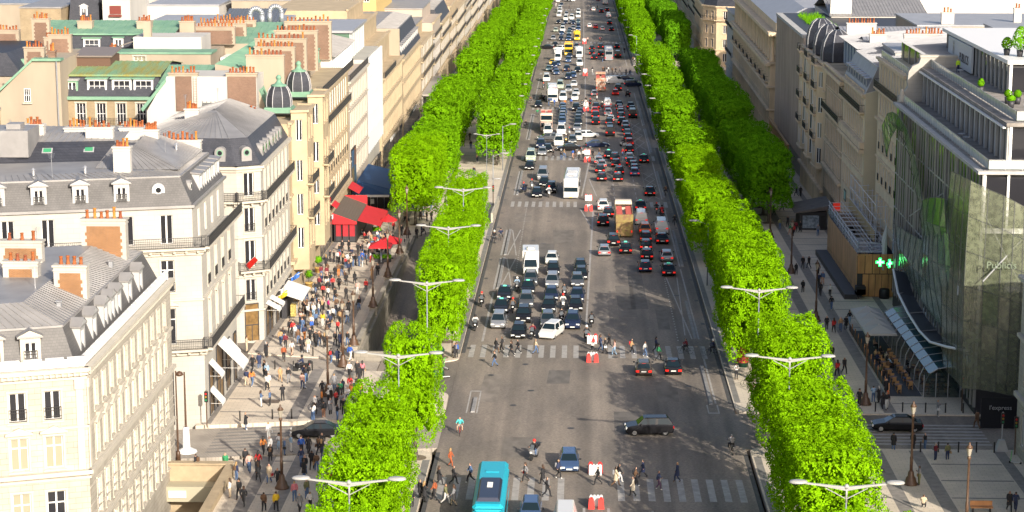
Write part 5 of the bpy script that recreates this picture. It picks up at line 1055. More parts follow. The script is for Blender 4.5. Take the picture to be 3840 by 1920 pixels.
for i in range(10):
    for j in range(4):
        y0_,y1_ = ys[i]+.05, ys[i+1]-.05; a,b = prof[j],prof[j+1]
        obj("pane", MB().poly([(a[0],y0_,gz(y0_)+a[1]),(a[0],y1_,gz(y1_)+a[1]),(b[0],y1_,gz(y1_)+b[1]),(b[0],y0_,gz(y0_)+b[1])]).mesh("pane",[RG if j > 1 else RGA]), RES)
for i in range(11): part("rib", MB().tube([(x,ys[i],gz(ys[i])+h) for x,h in prof],.06,5), GREYP, RES)
for i in range(4): x = 33.2+i*1.2; part("pane", MB().box(x+.05,x+1.15,202.9,202.95,gz(203)+.1,gz(203)+2.6+.2*i), RGA, RES); part("rib", MB().cyl((x,202.9,gz(203)+.1),(x,202.9,gz(203)+2.4+.2*i),.05,n=5), GREYP, RES)
# --- facades further along
def haus(label, y0, y1, top, m, tm, fl, ledges=(), bals=(), x=XR, roof=None, dorm=None, ins=None):
    f = quad_r(y0,y1,60,x); t = bldg("apartment_block", label, f, gz(y0)-4, top, (m,tm), {3:(fl,1.2)}, GR, ledges=[(3,)+l for l in ledges])
    for z, st in bals: balcony(t,(x,y1-.3),(x,y0+.3),z,.75,st,trim=tm)
    if roof: mansard(t, f, top+.2, roof[0], ins or [.05,1.0,.05,1.6], roof[1], roof[2], .9, [.05,3,.05,4])
    return t
fl5 = lambda zs, st=2.5, **k: [dict(z=z,h=2.4,w=1.1,step=st,blind=.4,**k) for z in zs]
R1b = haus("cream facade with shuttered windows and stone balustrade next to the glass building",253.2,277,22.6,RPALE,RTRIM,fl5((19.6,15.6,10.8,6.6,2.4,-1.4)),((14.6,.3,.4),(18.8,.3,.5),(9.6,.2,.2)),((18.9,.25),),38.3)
for z in (10.8,6.6):
    for k in range(6): place(guard_mesh(1.1),(38.3,277),2.3+k*3.7,z,R1b,(0,-1),"railing")
mb = MB(); mb.box(41,60,254,276,22.6,25.0); part("setback_storey", mb, GLASS, R1b); mb = MB(); roof_quad(mb,(40.6,253.6,25.0),(40.6,277,25.0),(58,277,26.6),(58,253.6,26.6),.5); part("zinc_roof", mb, WZINC, R1b)
for k in range(5): part("mullion", MB().box(40.9,41.05,254.2+k*5,254.5+k*5,22.6,25), CREAM, R1b)
glassrail(R1b,(38.5,253.6),(38.5,276.6),22.7)
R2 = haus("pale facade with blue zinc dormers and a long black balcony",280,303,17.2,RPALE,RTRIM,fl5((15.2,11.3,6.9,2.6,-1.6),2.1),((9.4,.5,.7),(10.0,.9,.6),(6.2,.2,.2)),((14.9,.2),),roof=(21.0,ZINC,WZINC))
for k in range(8): dormer(R2,(XR,303),(XR,280),1.8+k*2.75,17.4,'shed',mat("blue_zinc",(0.16,0.19,0.24),.5),WZINC,.3)
mb = MB(); mb.hexa([(37.0,279.5,-8),(60,279.5,-8),(60,280,-8),(37.0,280,-8)],[(37.0,279.5,17.5),(60,279.5,24),(60,280,24),(37.0,280,17.5)]); part("party_wall", mb, mat("ivory_render",(0.55,0.48,0.33),.9,noise=.1,scale=.3), R2)
mb = MB(); mb.box(-.03,.03,-1.1,1.1,-.8,.8); part("sign_panel", mb, mat("black_sign",(0.02,0.025,0.022),.3), R2, (36.1,291,1.9)); part("sign_face", MB().box(-.05,-.03,-.9,.9,-.55,.55), mat("pale_green_sign",(0.30,0.50,0.44),.5), R2, (36.1,291,1.9))
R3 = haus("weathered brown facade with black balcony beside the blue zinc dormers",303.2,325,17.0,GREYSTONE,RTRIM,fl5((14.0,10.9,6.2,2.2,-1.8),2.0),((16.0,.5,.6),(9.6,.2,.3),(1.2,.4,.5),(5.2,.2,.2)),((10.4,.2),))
mb = MB(); mb.box(39.6,58,303.6,324.6,17,21.2); part("setback_storey", mb, PLASTER, R3); mb = MB(); roof_quad(mb,(38.8,303.4,21.2),(38.8,325,21.2),(56,325,22.6),(56,303.4,22.6),.5); part("zinc_roof", mb, WZINC, R3)
for k in range(6): part("shutter", MB().box(39.35,39.6,304.4+k*3.4,305.9+k*3.4,17.4,20.6), mat("blue_shutter",(0.20,0.27,0.36),.5), R3)
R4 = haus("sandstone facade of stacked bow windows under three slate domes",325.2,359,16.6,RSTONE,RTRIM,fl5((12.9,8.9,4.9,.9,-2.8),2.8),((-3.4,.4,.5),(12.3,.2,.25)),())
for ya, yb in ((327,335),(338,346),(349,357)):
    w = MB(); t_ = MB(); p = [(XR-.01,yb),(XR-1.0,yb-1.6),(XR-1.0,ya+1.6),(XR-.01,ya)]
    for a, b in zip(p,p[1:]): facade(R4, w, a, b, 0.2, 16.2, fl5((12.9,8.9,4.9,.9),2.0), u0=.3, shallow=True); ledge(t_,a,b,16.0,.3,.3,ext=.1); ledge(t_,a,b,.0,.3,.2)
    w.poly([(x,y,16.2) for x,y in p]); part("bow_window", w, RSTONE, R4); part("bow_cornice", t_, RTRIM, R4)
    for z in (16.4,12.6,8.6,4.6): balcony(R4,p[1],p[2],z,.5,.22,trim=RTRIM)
    mb = MB(); cy = (ya+yb)/2; pf = [(2.5,16.8),(2.5,18.2),(2.2,19.8),(1.6,21.0),(.8,21.6)]
    mb.loft([[(39.3+r_*math.cos(math.pi/4*i+.39),cy+r_*1.35*math.sin(math.pi/4*i+.39),z) for i in range(8)] for r_,z in pf]); part("dome", mb, DSLATE, R4)
    mb = MB()
    for i in range(8):
        a = math.pi/4*i+.39; pts = [(39.3+r_*1.02*math.cos(a),cy+r_*1.38*math.sin(a),z) for r_,z in pf]; part("dome_rib", MB().tube(pts,.08,5), WZINC, R4)
R5 = thing("ribbed_office", "brown office block of tall concrete fins above a bronze slatted canopy", "building", group=GR)
BR = mat("brown_concrete",(0.46,0.37,0.29),.85,noise=.25,scale=.5,stretch=(1,1,.2)); mb = MB(); mb.box(37.6,60,359.4,408,-13,17.6); part("wall", mb, mat("dark_bronze_glass",(0.06,0.05,0.045),.3), R5)
for k in range(30): part("fin", MB().box(36.9,37.6,359.8+k*1.63,360.6+k*1.63,-3,17.8), BR, R5)
for k in range(6): part("spandrel", MB().box(37.2,37.58,359.4,408,-1+k*3.3,.1+k*3.3), BR, R5)
mb = MB(); mb.box(36.8,60,359.2,408.2,17.8,18.3); part("coping", mb, CONC, R5); part("roof_deck", MB().box(38,60,360,407,18.3,18.35), DARKPAINT, R5); part("end_wall", MB().box(37.0,60,359.1,359.4,-12,17.8), BR, R5)
for k in range(34): part("slat", MB().box(36.0,36.25,372+k*1.1,372.5+k*1.1,-4.4,-2.6), mat("bronze_slat",(0.42,0.24,0.10),.5), R5)
part("canopy_rail", MB().box(35.9,36.3,371.5,410,-2.6,-2.35).box(35.9,36.3,371.5,410,-4.6,-4.35), mat("bronze_slat",(0.42,0.24,0.10),.5), R5)
rg = MB(); r_ = random.Random(5)
for i in range(1500): 
    x, y = r_.uniform(40,44), r_.uniform(366,400); h = r_.uniform(.5,1.2); a = r_.uniform(0,3); rg.poly([(x,y,18.3),(x+.1*math.cos(a),y+.1*math.sin(a),18.3),(x+r_.uniform(-.2,.2),y,18.3+h)])
gr_ = part("roof_grass", rg, LEAFD, R5); gr_["kind"] = "stuff"
# columned block
flC6 = [dict(z=3.6,h=2.8,w=1.2,step=3.4),dict(z=-.8,h=2.8,w=1.2,step=3.4),dict(z=-5.4,h=2.8,w=1.2,step=3.4)]
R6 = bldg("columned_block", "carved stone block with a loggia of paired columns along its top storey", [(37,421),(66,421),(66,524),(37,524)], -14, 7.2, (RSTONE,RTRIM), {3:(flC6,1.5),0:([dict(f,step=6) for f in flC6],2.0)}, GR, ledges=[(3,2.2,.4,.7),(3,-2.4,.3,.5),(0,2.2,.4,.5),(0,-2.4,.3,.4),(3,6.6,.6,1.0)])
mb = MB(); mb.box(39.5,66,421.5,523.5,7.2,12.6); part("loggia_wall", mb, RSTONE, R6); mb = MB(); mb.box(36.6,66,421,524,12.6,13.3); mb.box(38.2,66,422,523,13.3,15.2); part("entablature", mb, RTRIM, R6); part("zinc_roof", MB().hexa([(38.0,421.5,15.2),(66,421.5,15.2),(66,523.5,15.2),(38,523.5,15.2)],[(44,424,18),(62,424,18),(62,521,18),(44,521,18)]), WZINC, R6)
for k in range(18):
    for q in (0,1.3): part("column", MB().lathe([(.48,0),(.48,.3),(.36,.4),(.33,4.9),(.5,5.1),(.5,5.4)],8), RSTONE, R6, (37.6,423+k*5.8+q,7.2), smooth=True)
for k in range(9): balcony(R6,(37,424+k*11.2+5),(37,424+k*11.2),3.2,.7,.3,trim=RTRIM)
far_block(0,1,524.2,549,8.6,PLASTER,CREAM_TRIM,label="narrow whitish facade where the side avenue opens on the right",bal=True)
fl8 = [dict(z=1.6,h=2.3,w=1.1,step=3.2),dict(z=-2.4,h=2.3,w=1.1,step=3.2),dict(z=-6.4,h=2.3,w=1.1,step=3.2),dict(z=-10.4,h=2.3,w=1.1,step=3.2)]
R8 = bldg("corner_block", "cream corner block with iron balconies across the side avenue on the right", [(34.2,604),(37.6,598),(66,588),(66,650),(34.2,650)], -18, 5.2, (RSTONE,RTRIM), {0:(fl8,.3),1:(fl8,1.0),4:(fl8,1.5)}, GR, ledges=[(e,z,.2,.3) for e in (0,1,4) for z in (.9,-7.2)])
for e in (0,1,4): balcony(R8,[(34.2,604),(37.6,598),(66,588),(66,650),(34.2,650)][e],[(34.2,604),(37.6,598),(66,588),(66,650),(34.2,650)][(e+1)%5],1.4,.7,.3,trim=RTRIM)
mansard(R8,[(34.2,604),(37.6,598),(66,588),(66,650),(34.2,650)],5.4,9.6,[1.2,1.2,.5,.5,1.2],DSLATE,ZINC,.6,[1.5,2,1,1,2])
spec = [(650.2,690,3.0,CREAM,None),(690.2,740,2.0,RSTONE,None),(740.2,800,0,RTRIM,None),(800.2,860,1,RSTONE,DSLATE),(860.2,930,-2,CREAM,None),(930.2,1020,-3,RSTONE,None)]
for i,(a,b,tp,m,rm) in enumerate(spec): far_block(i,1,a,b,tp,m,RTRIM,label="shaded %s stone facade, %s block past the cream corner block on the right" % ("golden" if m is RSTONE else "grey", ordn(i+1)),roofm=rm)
# --- roofs behind the right facades
GQ = "buildings behind the right facades"
def back(name,label,x0,x1,y0,y1,z0,z1,wall,top,pots=(),rise=0,fl=None):
    ft = [(x0,y0),(x1,y0),(x1,y1),(x0,y1)]
    t = bldg(name,label,ft,z0,z1,(wall,CREAM_TRIM),{0:(fl,.8)} if fl else {},GQ,cornice=False); mb = MB()
    if rise: roof_quad(mb,(x0-.2,y0-.2,z1),(x1+.2,y0-.2,z1),(x1+.2,(y0+y1)/2,z1+rise),(x0-.2,(y0+y1)/2,z1+rise),.6); roof_quad(mb,(x1+.2,y1,z1),(x0-.2,y1,z1),(x0-.2,(y0+y1)/2,z1+rise),(x1+.2,(y0+y1)/2,z1+rise),.6)
    else: mb.box(x0-.15,x1+.15,y0-.15,y1+.15,z1+.005,z1+.25)
    part("roof", mb, top, t)
    for cx,cy,w,zt,n in pots: chimney(t,cx,cy,w,.8,z1-.2,zt,n,PLASTER)
    return t
back("rear_block","white rear wall topped by a long row of terracotta pots",42,62,288,300,4,22.2,PLASTER,WZINC,((46,289,5.5,24.6,12),))
back("rear_block","pale zinc roofed rear block behind the blue dormers",41.5,60,308,326,4,20.2,PLASTER,WZINC,((42.8,311,2.4,22.6,6),),1.6)
back("rear_block","white gabled rear block beside the slate domes",40.5,58,330,346,4,20.4,PLASTER,WZINC,((43,331,4.6,22.6,9),),1.2)
back("rear_block","low cream rooftop storeys with terrace railings, right of the domes",53,82,338,362,4,21.6,BEIGE,WZINC,((58,340,2,23.6,3),(70,344,1.2,24,2)))
back("rear_block","wide grey zinc roof with two dormer windows on the right skyline",46,64,396,424,2,18.6,PLASTER,ZINC,((48,398,4,23,7),),2.8,[dict(z=16,h=1.8,w=1.2,step=5)])
back("rear_block","blank white block on the right skyline",65.5,78,418,440,2,24,PLASTER,WZINC)
back("rear_block","grey roofed block at the top right corner",78.5,110,424,450,2,20.4,PLASTER,ZINC,((98,426,3,24,5),),2.2)
back("rear_block","white rooftop block behind the pavilion sign",54,76,272,288,4,26.0,PLASTER,WZINC,((60,274,2.2,28,3),))
back("rear_block","pale far block behind the ribbed office",48,78,470,500,0,22,PLASTER,WZINC,(),2)
back("rear_block","grey zinc far block behind the columned block",68,100,500,540,0,20,CREAM,ZINC,(),2)
back("rear_block","far cream block above the columned loggia",68,110,560,620,0,18,CREAM,ZINC,(),2)
# ------------------------------------------------------------------ vehicles
def paint(n, c, metal=0.0, rough=.22): return mat("paint_"+n, c, rough, metal=metal, spec=.22 if max(c) < .08 else .5)
PAINTS = {'white':paint('white',(.60,.59,.57)),'silver':paint('silver',(.34,.345,.36),.5,.3),'grey':paint('grey',(.10,.105,.115),.3),'black':paint('black',(.012,.012,.014)),'taxi':paint('taxi_black',(.014,.015,.018)),
 'navy':paint('navy',(.016,.024,.055)),'blue':paint('blue',(.055,.095,.19),.2),'teal':paint('teal',(.085,.13,.15)),'red':paint('red',(.34,.018,.015)),'orange':paint('orange',(.42,.115,.02)),'brown':paint('brown',(.075,.062,.055),.3),
 'sage':paint('sage',(.36,.41,.33)),'purple':paint('purple',(.07,.05,.10)),'yellow':paint('yellow',(.62,.40,.03))}
CT = {'h':(4.1,1.76,1.47,.93,.78,1.05,.40,-1.62,-1.95),'s':(4.75,1.83,1.44,.94,.80,1.15,.35,-1.05,-1.85),'u':(4.5,1.86,1.68,1.08,.95,1.15,.55,-1.75,-2.12),'m':(4.4,1.80,1.64,1.0,.86,1.45,.70,-1.8,-2.08),'v':(5.2,1.98,2.08,1.22,1.02,2.0,1.35,-2.45,-2.56)}
LEN = {'h':4.1,'s':4.75,'u':4.5,'m':4.4,'v':5.2}
def offs(pts, d):
    a, b, c = Vector(pts[0]), Vector(pts[1]), Vector(pts[2]); n = (b-a).cross(c-a).normalized()*d; return [tuple(Vector(p)+n) for p in pts]
def shrink(pts, k):
    c = sum((Vector(p) for p in pts), Vector())/len(pts); return [tuple(Vector(p)*(1-k)+c*k) for p in pts]
def car_mbs(t):
    L_, W, H, belt, hood, fb, fr, rr, rb = CT[t]; w = W/2; st = [(-L_/2,.42,belt*.78,.84),(-L_/2+.12,.27,belt-.05 if t != 's' else belt-.03,.95),(-L_/2+.7,.2,belt,1),(-.2,.19,belt,1),(fb-.05,.2,belt-.02,1),(L_/2-.5,.21,hood,.97),(L_/2-.12,.26,hood-.12,.9),(L_/2,.36,hood-.28,.78)]
    def ring(y,zb,zt,k): h = w*k; return [(-h*.9,y,zb),(-h,y,zb+.14),(-h,y,zt-.13),(-h*.9,y,zt),(h*.9,y,zt),(h,y,zt-.13),(h,y,zb+.14),(h*.9,y,zb)]
    body = MB(); body.loft([ring(*s)[::-1] for s in st])
    hb, ht = w*.89, w*.68
    B = [(-hb,rb,belt-.02),(hb,rb,belt-.02),(hb,fb,belt-.02),(-hb,fb,belt-.02)]; T_ = [(-ht,rr,H-.07),(ht,rr,H-.07),(ht,fr,H-.07),(-ht,fr,H-.07)]; T2 = [(-ht*.86,rr+.14,H),(ht*.86,rr+.14,H),(ht*.86,fr-.16,H),(-ht*.86,fr-.16,H)]
    body.hexa(B,T_,bottom=False,top=False); body.hexa(T_,T2,bottom=False)
    g = {}
    g['windscreen'] = MB().poly(offs(shrink([B[2],B[3],T_[3],T_[2]],.07),.012))
    if t != 'v': g['rear_window'] = MB().poly(offs(shrink([B[0],B[1],T_[1],T_[0]],.12),.012))
    sides = []
    for s_ in (1,-1):
        i0,i1 = (1,2) if s_ > 0 else (0,3); P0,P1,Q0,Q1 = Vector(B[i0]),Vector(B[i1]),Vector(T_[i0]),Vector(T_[i1])
        for a,b in ((.0,.44),(.48,1.0)) if t != 'v' else ((.72,1.0),):
            q = [P0.lerp(P1,a),P0.lerp(P1,b),Q0.lerp(Q1,b),Q0.lerp(Q1,a)]
            if s_ < 0: q = q[::-1]
            sides.append(MB().poly(offs(shrink(q,.10),.012)))
    g['side_window'] = sides
    wh = MB(); wh.lathe([(0,-.1),(.2,-.1),(.33,-.09),(.33,.09),(.2,.1),(0,.1)],12); 
    wh2 = MB(); wh2.add(wh, Matrix.Rotation(math.pi/2,4,'Y')); rim = MB(); rim.lathe([(.0,.012),(.2,.012),(.21,-.215),(0,-.215)],10); wh2.add(rim, Matrix.Translation((.105,0,0)) @ Matrix.Rotation(math.pi/2,4,'Y'), m=1)
    g['wheel'] = wh2; g['wheels'] = [(sx*(w-.12), sy*(L_/2-.82), .33) for sx in (-1,1) for sy in (-1,1)]
    g['head'] = [(sx*w*.66, L_/2-.1, hood-.22) for sx in (-1,1)]; g['tail'] = [(sx*w*.74, -L_/2+.05, belt-.28) for sx in (-1,1)]
    g['mir'] = [(sx*(w+.09), fb-.35, belt+.06) for sx in (-1,1)]
    return body, g
lampm = MB().box(-.19,.19,-.07,.09,-.09,.09); tailm = MB().box(-.17,.17,-.06,.05,-.1,.1); mirm = MB().box(-.1,.1,-.06,.06,-.07,.07); platem = MB().box(-.26,.26,-.015,.015,-.06,.06)
def car_meshes(t):
    def mk_():
        b, g = car_mbs(t); r = dict(g); r['body'] = b.mesh("body",[PAINTS['black']]); r['windscreen'] = g['windscreen'].mesh("windscreen",[CARGLASS])
        if 'rear_window' in g: r['rear_window'] = g['rear_window'].mesh("rear_window",[CARGLASS])
        r['side_window'] = [s.mesh("side_window",[CARGLASS]) for s in g['side_window']]; r['wheel'] = g['wheel'].mesh("wheel",[RUBBER,RIM],False); return r
    return cached(('car',t), mk_)
LMP = {'h':lampm.mesh("headlight",[HEAD]),'t':tailm.mesh("tail_light",[TAIL]),'m':mirm.mesh("mirror",[BLACK]),'p':platem.mesh("number_plate",[PLATE]),'sign':MB().box(-.22,.22,-.07,.07,0,.14).mesh("taxi_sign",[mat("taxi_sign_green",(.10,.55,.38),.5,emis=.35)]),'brake':MB().box(-.2,.2,-.03,.03,-.03,.03).mesh("brake_light",[TAIL])}
def car_far_mesh(t):
    def mk_():
        b, g = car_mbs(t); m = MB().add(b); m.add(g['windscreen'],m=1)
        if 'rear_window' in g: m.add(g['rear_window'],m=1)
        for s in g['side_window']: m.add(s,m=1)
        for p in g['wheels']: m.add(g['wheel'], Matrix.Translation(p), m=2)
        for p in g['head']: m.add(lampm, Matrix.Translation(p), m=3)
        for p in g['tail']: m.add(tailm, Matrix.Translation(p), m=4)
        return m.mesh("car",[PAINTS['black'],CARGLASS,RUBBER,HEAD,TAIL])
    return cached(('carf',t), mk_)
CARNAME = {'h':'hatchback','s':'sedan','u':'suv','m':'minivan','v':'van','truck':'box_truck','k':'box_truck','coach':'coach','dd':'double_decker_bus'}
def make_car(t, co, x, y, rz, label, group, near=True, cat="car"):
    z = gz(y); tilt = -math.atan(SL)
    p = PAINTS.get(co, PAINTS['black'])
    if not near:
        o = obj(CARNAME[t], car_far_mesh(t), None, (x,y,z), rz, [p]); return tag(o,label,cat,group)
    m = car_meshes(t); o = thing(CARNAME[t], label, cat, (x,y,z), rz, group)
    obj("body", m['body'], o, mats=[p]); obj("windscreen", m['windscreen'], o)
    if 'rear_window' in m: obj("rear_window", m['rear_window'], o)
    for s in m['side_window']: obj("side_window", s, o)
    for q in m['wheels']: obj("wheel", m['wheel'], o, q, math.pi if q[0] < 0 else 0)
    for q in m['head']: obj("headlight", LMP['h'], o, q)
    for q in m['tail']: obj("tail_light", LMP['t'], o, q, mats=None if rz == 0 else [TAILOFF])
    for q in m['mir']: obj("mirror", LMP['m'], o, q)
    L_, W, H, belt = CT[t][:4]; obj("number_plate", LMP['p'], o, (0,L_/2+.0,.45)); obj("number_plate", LMP['p'], o, (0,-L_/2-.0,.62))
    if rz == 0: obj("brake_light", LMP['brake'], o, (0,CT[t][7]+.02,H-.1))
    if co == 'taxi': obj("taxi_sign", LMP['sign'], o, (0,-.1,H))
    return o
def wheel_big(): return cached('wbig', lambda: (lambda a: a.mesh("wheel",[RUBBER,RIM]))(MB().add(MB().lathe([(0,-.15),(.3,-.15),(.48,-.13),(.48,.13),(.3,.15),(0,.15)],14), Matrix.Rotation(math.pi/2,4,'Y')).add(MB().lathe([(0,0),(.27,0),(.27,-.31),(0,-.31)],10), Matrix.Translation((.155,0,0)) @ Matrix.Rotation(math.pi/2,4,'Y'), m=1)))
def rbox(mb, x0,x1,y0,y1,z0,z1,r=.18,m=0):
    def ring(y,k): 
        a,b,c,d = x0+k,x1-k,z0+k*.6,z1-k; return [(a+r,y,c),(b-r,y,c),(b,y,c+r),(b,y,d-r),(b-r,y,d),(a+r,y,d),(a,y,d-r),(a,y,c+r)][::-1]
    mb.loft([ring(y0,r*.5),ring(y0+r,0),ring(y1-r,0),ring(y1,r*.5)][::1],m)
def make_coach(co, x, y, rz, label, group):
    o = thing("coach", label, "bus", (x,y,gz(y)), rz, group); L_=12.4; w=1.25; H=3.55
    p = {'white':PAINTS['white'],'bluewhite':PAINTS['white'],'silver':PAINTS['silver']}[co]
    mb = MB(); rbox(mb,-w,w,-L_/2,L_/2,.32,H,.2); part("body", mb, p, o)
    part("windscreen", MB().poly(offs([(w*.9,L_/2+.005,1.35),(-w*.9,L_/2+.005,1.35),(-w*.86,L_/2-.06,3.2),(w*.86,L_/2-.06,3.2)],.02)), CARGLASS, o)
    part("rear_window", MB().box(-w*.8,w*.8,-L_/2-.015,-L_/2+.02,2.1,3.0), CARGLASS, o)
    for s in (-1,1):
        for k in range(7): part("side_window", MB().box(s*w-.012,s*w+.012,-L_/2+.5+k*1.62,-L_/2+2.04+k*1.62,1.75,3.0), CARGLASS, o)
        for yy in (-3.6,4.0): obj("wheel", wheel_big(), o, (s*(w-.15),yy,.48), 0 if s > 0 else math.pi)
        part("headlight", MB().box(s*.85-.2,s*.85+.2,L_/2-.12,L_/2+.02,.75,.98), HEAD, o); part("tail_light", MB().box(s*1.05-.12,s*1.05+.12,-L_/2-.02,-L_/2+.05,.9,1.3), TAIL, o)
        part("mirror", MB().box(s*(w+.2)-.12,s*(w+.2)+.12,L_/2-.1,L_/2+.12,2.3,2.95).cyl((s*w,L_/2-.1,3.0),(s*(w+.2),L_/2,2.9),.04,n=5), BLACK, o)
    part("roof_unit", MB().hexa([(-.85,-1.6,H-.02),(.85,-1.6,H-.02),(.85,2.2,H-.02),(-.85,2.2,H-.02)],[(-.7,-1.4,H+.22),(.7,-1.4,H+.22),(.7,2.0,H+.22),(-.7,2.0,H+.22)]), WHITEP if co != 'silver' else GREYP, o); part("roof_hatch", MB().box(-.45,.45,3.4,4.2,H,H+.07), GREYP, o)
    part("bumper", MB().box(-w*.95,w*.95,L_/2-.1,L_/2+.04,.35,.55), GREYP, o); part("number_plate", MB().box(-.26,.26,L_/2+.04,L_/2+.06,.4,.52), mat("yellow_plate",(.6,.42,.05),.5), o)
    if co == 'bluewhite':
        part("roof_stripe", MB().box(-w*.95,-.1,L_/2-1.2,L_/2-.15,H+.003,H+.012), REDP, o); part("front_band", MB().box(.1,w*.9,L_/2+.005,L_/2+.03,.6,1.25), PAINTS['blue'], o)
    return o
def make_dd(co, x, y, rz, label, group):
    """open-top double-decker"""
    o = thing("double_decker_bus", label, "bus", (x,y,gz(y)), rz, group); L_=10.8; w=1.27; H=4.0; D=2.45
    cols = {'brown':mat("wrap_print_brown",(.20,.10,.055),.5,noise=.8,scale=1.6,c2=(.28,.22,.06),detail=8),'pink':mat("wrap_print_pink",(.50,.34,.28),.5,noise=.3,scale=1.0),'orange':mat("wrap_print_orange",(.40,.13,.05),.5,noise=.7,scale=1.4,c2=(.42,.38,.32),detail=8),'yellow':PAINTS['yellow']}; p = cols[co]
    mb = MB(); rbox(mb,-w,w,-L_/2,L_/2,.32,D,.15); part("body", mb, p, o)
    mb = MB(); mb.box(-w,-w+.1,-L_/2,L_/2,D,H-.5); mb.box(w-.1,w,-L_/2,L_/2,D,H-.5); mb.box(-w+.1,w-.1,-L_/2,-L_/2+.1,D,H-.45); part("upper_panel", mb, p, o)
    cream = mat("cream_paint",(.58,.48,.36),.5)
    mb = MB(); mb.hexa([(-w,L_/2-1.6,H-.5),(w,L_/2-1.6,H-.5),(w,L_/2,H-.5),(-w,L_/2,H-.5)],[(-w+.06,L_/2-1.5,H+.05),(w-.06,L_/2-1.5,H+.05),(w-.06,L_/2-.1,H+.05),(-w+.06,L_/2-.1,H+.05)]); mb.box(-w,w,L_/2-.12,L_/2,D,H-.5) ; part("front_hood", mb, cream if co in ('brown','pink') else p, o)
    part("deck", MB().box(-w+.1,w-.1,-L_/2+.1,L_/2-.12,D+.003,D+.05), GREYP, o)
    part("upper_windscreen", MB().box(-w*.9,w*.9,L_/2+.002,L_/2+.02,D+.25,H-.35), CARGLASS, o); part("windscreen", MB().box(-w*.9,w*.9,L_/2+.002,L_/2+.02,1.2,2.1), CARGLASS, o)
    sm = cached('ddseat', lambda: (lambda a: a.mesh("seat",[mat("seat_cloth",(.30,.06,.05),.8)]))(MB().box(-.42,.42,-.2,.2,0,.42).box(-.42,.42,-.24,-.16,.42,.95)))
    for k in range(8):
        for s in (-1,1): obj("seat", sm, o, (s*.68,-L_/2+.9+k*1.05,D+.05))
    for s in (-1,1):
        for k in range(6): part("side_window", MB().box(s*w-.012,s*w+.012,-L_/2+.6+k*1.6,-L_/2+2.1+k*1.6,1.35,2.15), CARGLASS, o)
        for yy in (-3.0,3.4): obj("wheel", wheel_big(), o, (s*(w-.15),yy,.48), 0 if s > 0 else math.pi)
        part("tail_light", MB().box(s*1.05-.1,s*1.05+.1,-L_/2-.02,-L_/2+.04,.9,1.2), TAIL, o); part("headlight", MB().box(s*.9-.18,s*.9+.18,L_/2-.05,L_/2+.03,.65,.9), HEAD, o)
        part("mirror", MB().box(s*(w+.18)-.1,s*(w+.18)+.1,L_/2,L_/2+.15,1.8,2.2), BLACK, o)
    return o
def make_truck(co, x, y, rz, label, group):
    o = thing("box_truck", label, "truck", (x,y,gz(y)), rz, group); p = PAINTS[co]
    mb = MB(); rbox(mb,-.98,.98,1.2,3.2,.35,1.25,.12); mb.hexa([(-.95,1.25,1.22),(.95,1.25,1.22),(.95,2.75,1.22),(-.95,2.75,1.22)],[(-.82,1.3,2.15),(.82,1.3,2.15),(.82,2.15,2.15),(-.82,2.15,2.15)]); part("cab", mb, p, o)
    part("windscreen", MB().poly(offs(shrink([(.95,2.75,1.22),(-.95,2.75,1.22),(-.82,2.15,2.15),(.82,2.15,2.15)],.08),.012)), CARGLASS, o)
    mb = MB(); rbox(mb,-1.1,1.1,-3.3,1.15,.75,3.1,.05); part("cargo_box", mb, p, o); mb = MB(); mb.hexa([(-1.0,1.0,2.1),(1.0,1.0,2.1),(.8,2.1,2.1),(-.8,2.1,2.1)],[(-.95,.95,3.0),(.95,.95,3.0),(.6,1.5,3.0),(-.6,1.5,3.0)]); part("wind_deflector", mb, p, o); mb = MB(); rbox(mb,-.55,.55,-.6,.7,3.1,3.45,.15); part("roof_unit", mb, p, o)
    for s in (-1,1):
        for yy in (-2.0,2.2): obj("wheel", wheel_big(), o, (s*.88,yy,.42), 0 if s > 0 else math.pi, scale=(.85,.85,.85))
        part("headlight", MB().box(s*.72-.16,s*.72+.16,3.1,3.22,.8,1.02), HEAD, o); part("mirror", MB().box(s*1.18-.08,s*1.18+.08,2.35,2.45,1.3,1.7), BLACK, o); part("tail_light", MB().box(s*.95-.08,s*.95+.08,-3.33,-3.28,.8,1.0), TAIL, o)
        part("side_window", MB().box(s*.93-.01,s*.93+.01,1.5,2.3,1.35,1.95), CARGLASS, o)
    return o
